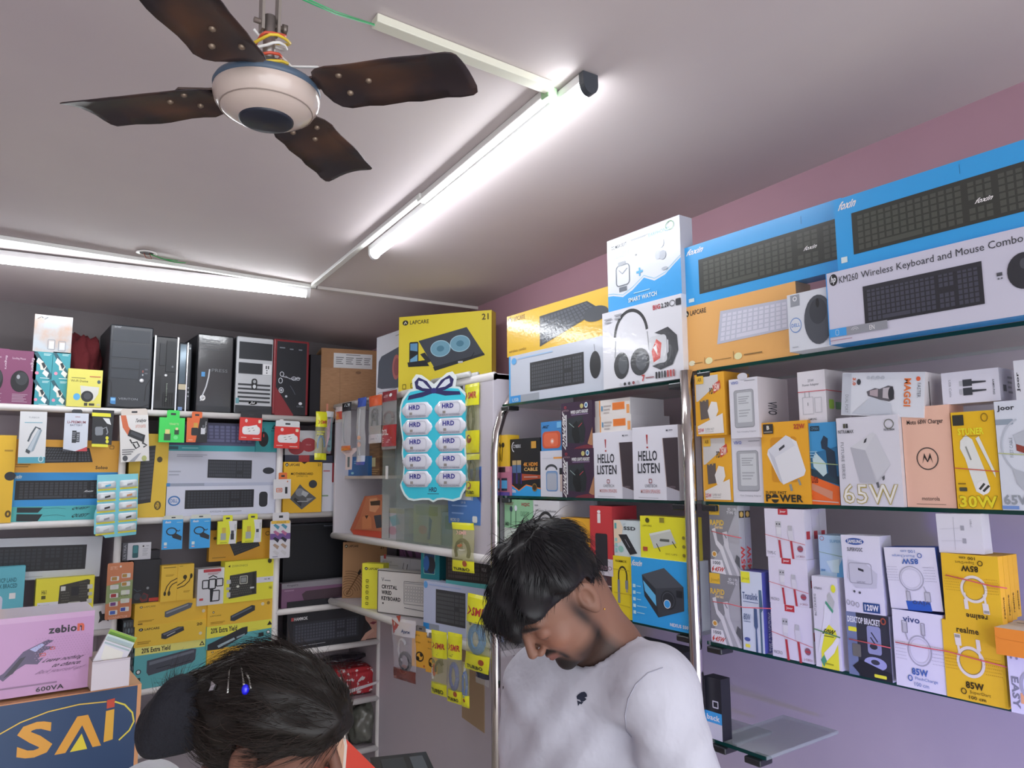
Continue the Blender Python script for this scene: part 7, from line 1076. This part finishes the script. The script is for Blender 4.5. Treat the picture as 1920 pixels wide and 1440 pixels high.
strands('loose_hairs',wom,IW,LW_,nw,floww,420,.05,.00035,mat('3a2e28',.5,kind='hair'),13,lift=.5,curl=.22,seg=7,keep=lambda p:p.y>-.06)
bc=at(330,1342,1.14); mb=MB()
def bun(P):
    L=loc(P,WM); c=loc(np.array([bc]),WM)[0]; q=L-c; n1=.004*np.sin(q[:,2]*60+q[:,0]*40)+.003*np.sin(q[:,1]*90)
    R=np.array(Matrix.Rotation(math.radians(-24),3,'X')); q=q@R
    d=sd_ell(q,(0,0,0),(.050,.050,.072)); return d+n1
vb_,fb_=nets(bun,np.array(bc)-.11,np.array(bc)+.11,.005); npmesh('bun_cover',[(loc(vb_,WM),fb_)],[mat('14151d',.8,kind='cloth')],wom,M=IW)['label']='black cloth bun cover'
bw=BVHTree.FromPolygons([tuple(v) for v in VW],[tuple(f) for f in FW_])
def onhair(x,y,k=.002):
    d=ray(x,y).normalized(); h=bw.ray_cast(EYE,d); return (h[0]-d*k)-wom.location if h[0] else None
for pts,lb in (([(431,1252),(429,1275),(427,1300)],None),([(452,1247),(455,1265),(458,1285)],None),([(462,1262),(468,1275),(470,1292)],None)):
    q=[onhair(*p_) for p_ in pts]
    if all(q): mb=MB(); mb.tube([q[0],(q[0]+q[1])/2,q[1],(q[1]+q[2])/2,q[2]],[.0022,.0016,.0014,.0016,.0022],mat('c8cac4',.15,1),8); mb.obj('hair_clip',wom)
q=onhair(460,1293,.004)
if q:
    bm=bmesh.new(); bmesh.ops.create_icosphere(bm,subdivisions=3,radius=1); me=bpy.data.meshes.new('hair_bead'); bm.to_mesh(me); bm.free(); me.materials.append(mat('1016d8',.1,gloss=1)); o=bpy.data.objects.new('hair_bead',me); COL.objects.link(o); o.parent=wom; o.location=q; o.scale=(.0055,.0055,.0075); o['label']='shiny blue bead'
q=[onhair(*p_,.004) for p_ in ((388,1274),(400,1278),(406,1284),(402,1294),(394,1296),(398,1286))]
if all(q):
    mb=MB(); mb.add(q,[(0,1,5),(1,2,5),(2,3,5),(3,4,5)],mat('cfd1d4',.15,1)); o=mb.obj('claw_clip',wom); s_=o.modifiers.new('t','SOLIDIFY'); s_.thickness=.003
# ---------------------------------------------------------------- near things at the bottom edge
def loose(name,label,cat,corners,col,th,a=()):
    c=[Vector(p) for p in corners]; e=(c[1]-c[0]); w=e.length; e.normalize(); v=(c[3]-c[0]); n=e.cross(v).normalized(); v2=n.cross(e); h=v.dot(v2)
    M=Matrix((e,n,v2)).transposed().to_4x4(); M.translation=c[0]; mb=MB(); mb.box((0,0,0),(w,th,h),mat(col,.4),None)
    if a: art(mb,a,lambda u,vv,k:(u/100*w,-k,(1-vv/100)*h),w/h)
    o=mb.obj(name); o.matrix_world=M; return tag(o,label,cat)
# small table carrying a printer, under the frame
tz=.85; tp=at(742,1500,1.86)
tb_=MB(); tb_.box((-.22,-.20,-.03),(.22,.20,0),mat('8d8078',.5)); tt=tb_.obj('table'); tt.location=(tp.x,tp.y,tz); tt.rotation_euler=(0,0,math.radians(-36)); tag(tt,'small work table in front of the white panel, hidden below the picture','table')
for sx in (-.2,.2):
    for sy in (-.18,.18):
        mb=MB(); mb.box((sx-.015,sy-.015,-tz),(sx+.015,sy+.015,-.03),mat('6a605a',.5)); mb.obj('leg',tt)
p=at(752,1430,1.93); hz=p.z-tz
mb=MB(); mb.box((-.075,-.13,.001),(.075,.06,hz),mat('23262a',.35,0,.4)); mb.box((-.05,-.10,hz),(.01,.03,hz+.003),mat('3a3f44',.3)); mb.box((.025,-.10,hz),(.06,.03,hz+.002),mat('5a6066',.3))
o=mb.obj('printer',bevel=.005); o.location=(p.x,p.y,tz); o.rotation_euler=(0,0,math.radians(-20)); tag(o,'black printer top just showing at the bottom edge beside the white panel','printer')
ry=onp(640,1500,1,1.0)
H('red_carton','red and beige carton with slanted top edge beside the person with the bun','box',(1,1.52),618,735,1376,1640,'cf412f',[('p',[(2,3),(16,0),(20,6),(16,30),(10,60),(0,60)],'c9a084'),('l',[(16,0),(21,8),(17,32)],1.6,'d8ccc0')],out=[(0,4),(12,-1),(20,4),(74,25),(100,40),(100,100),(0,100)],th=.04,off=0,zb=tz)
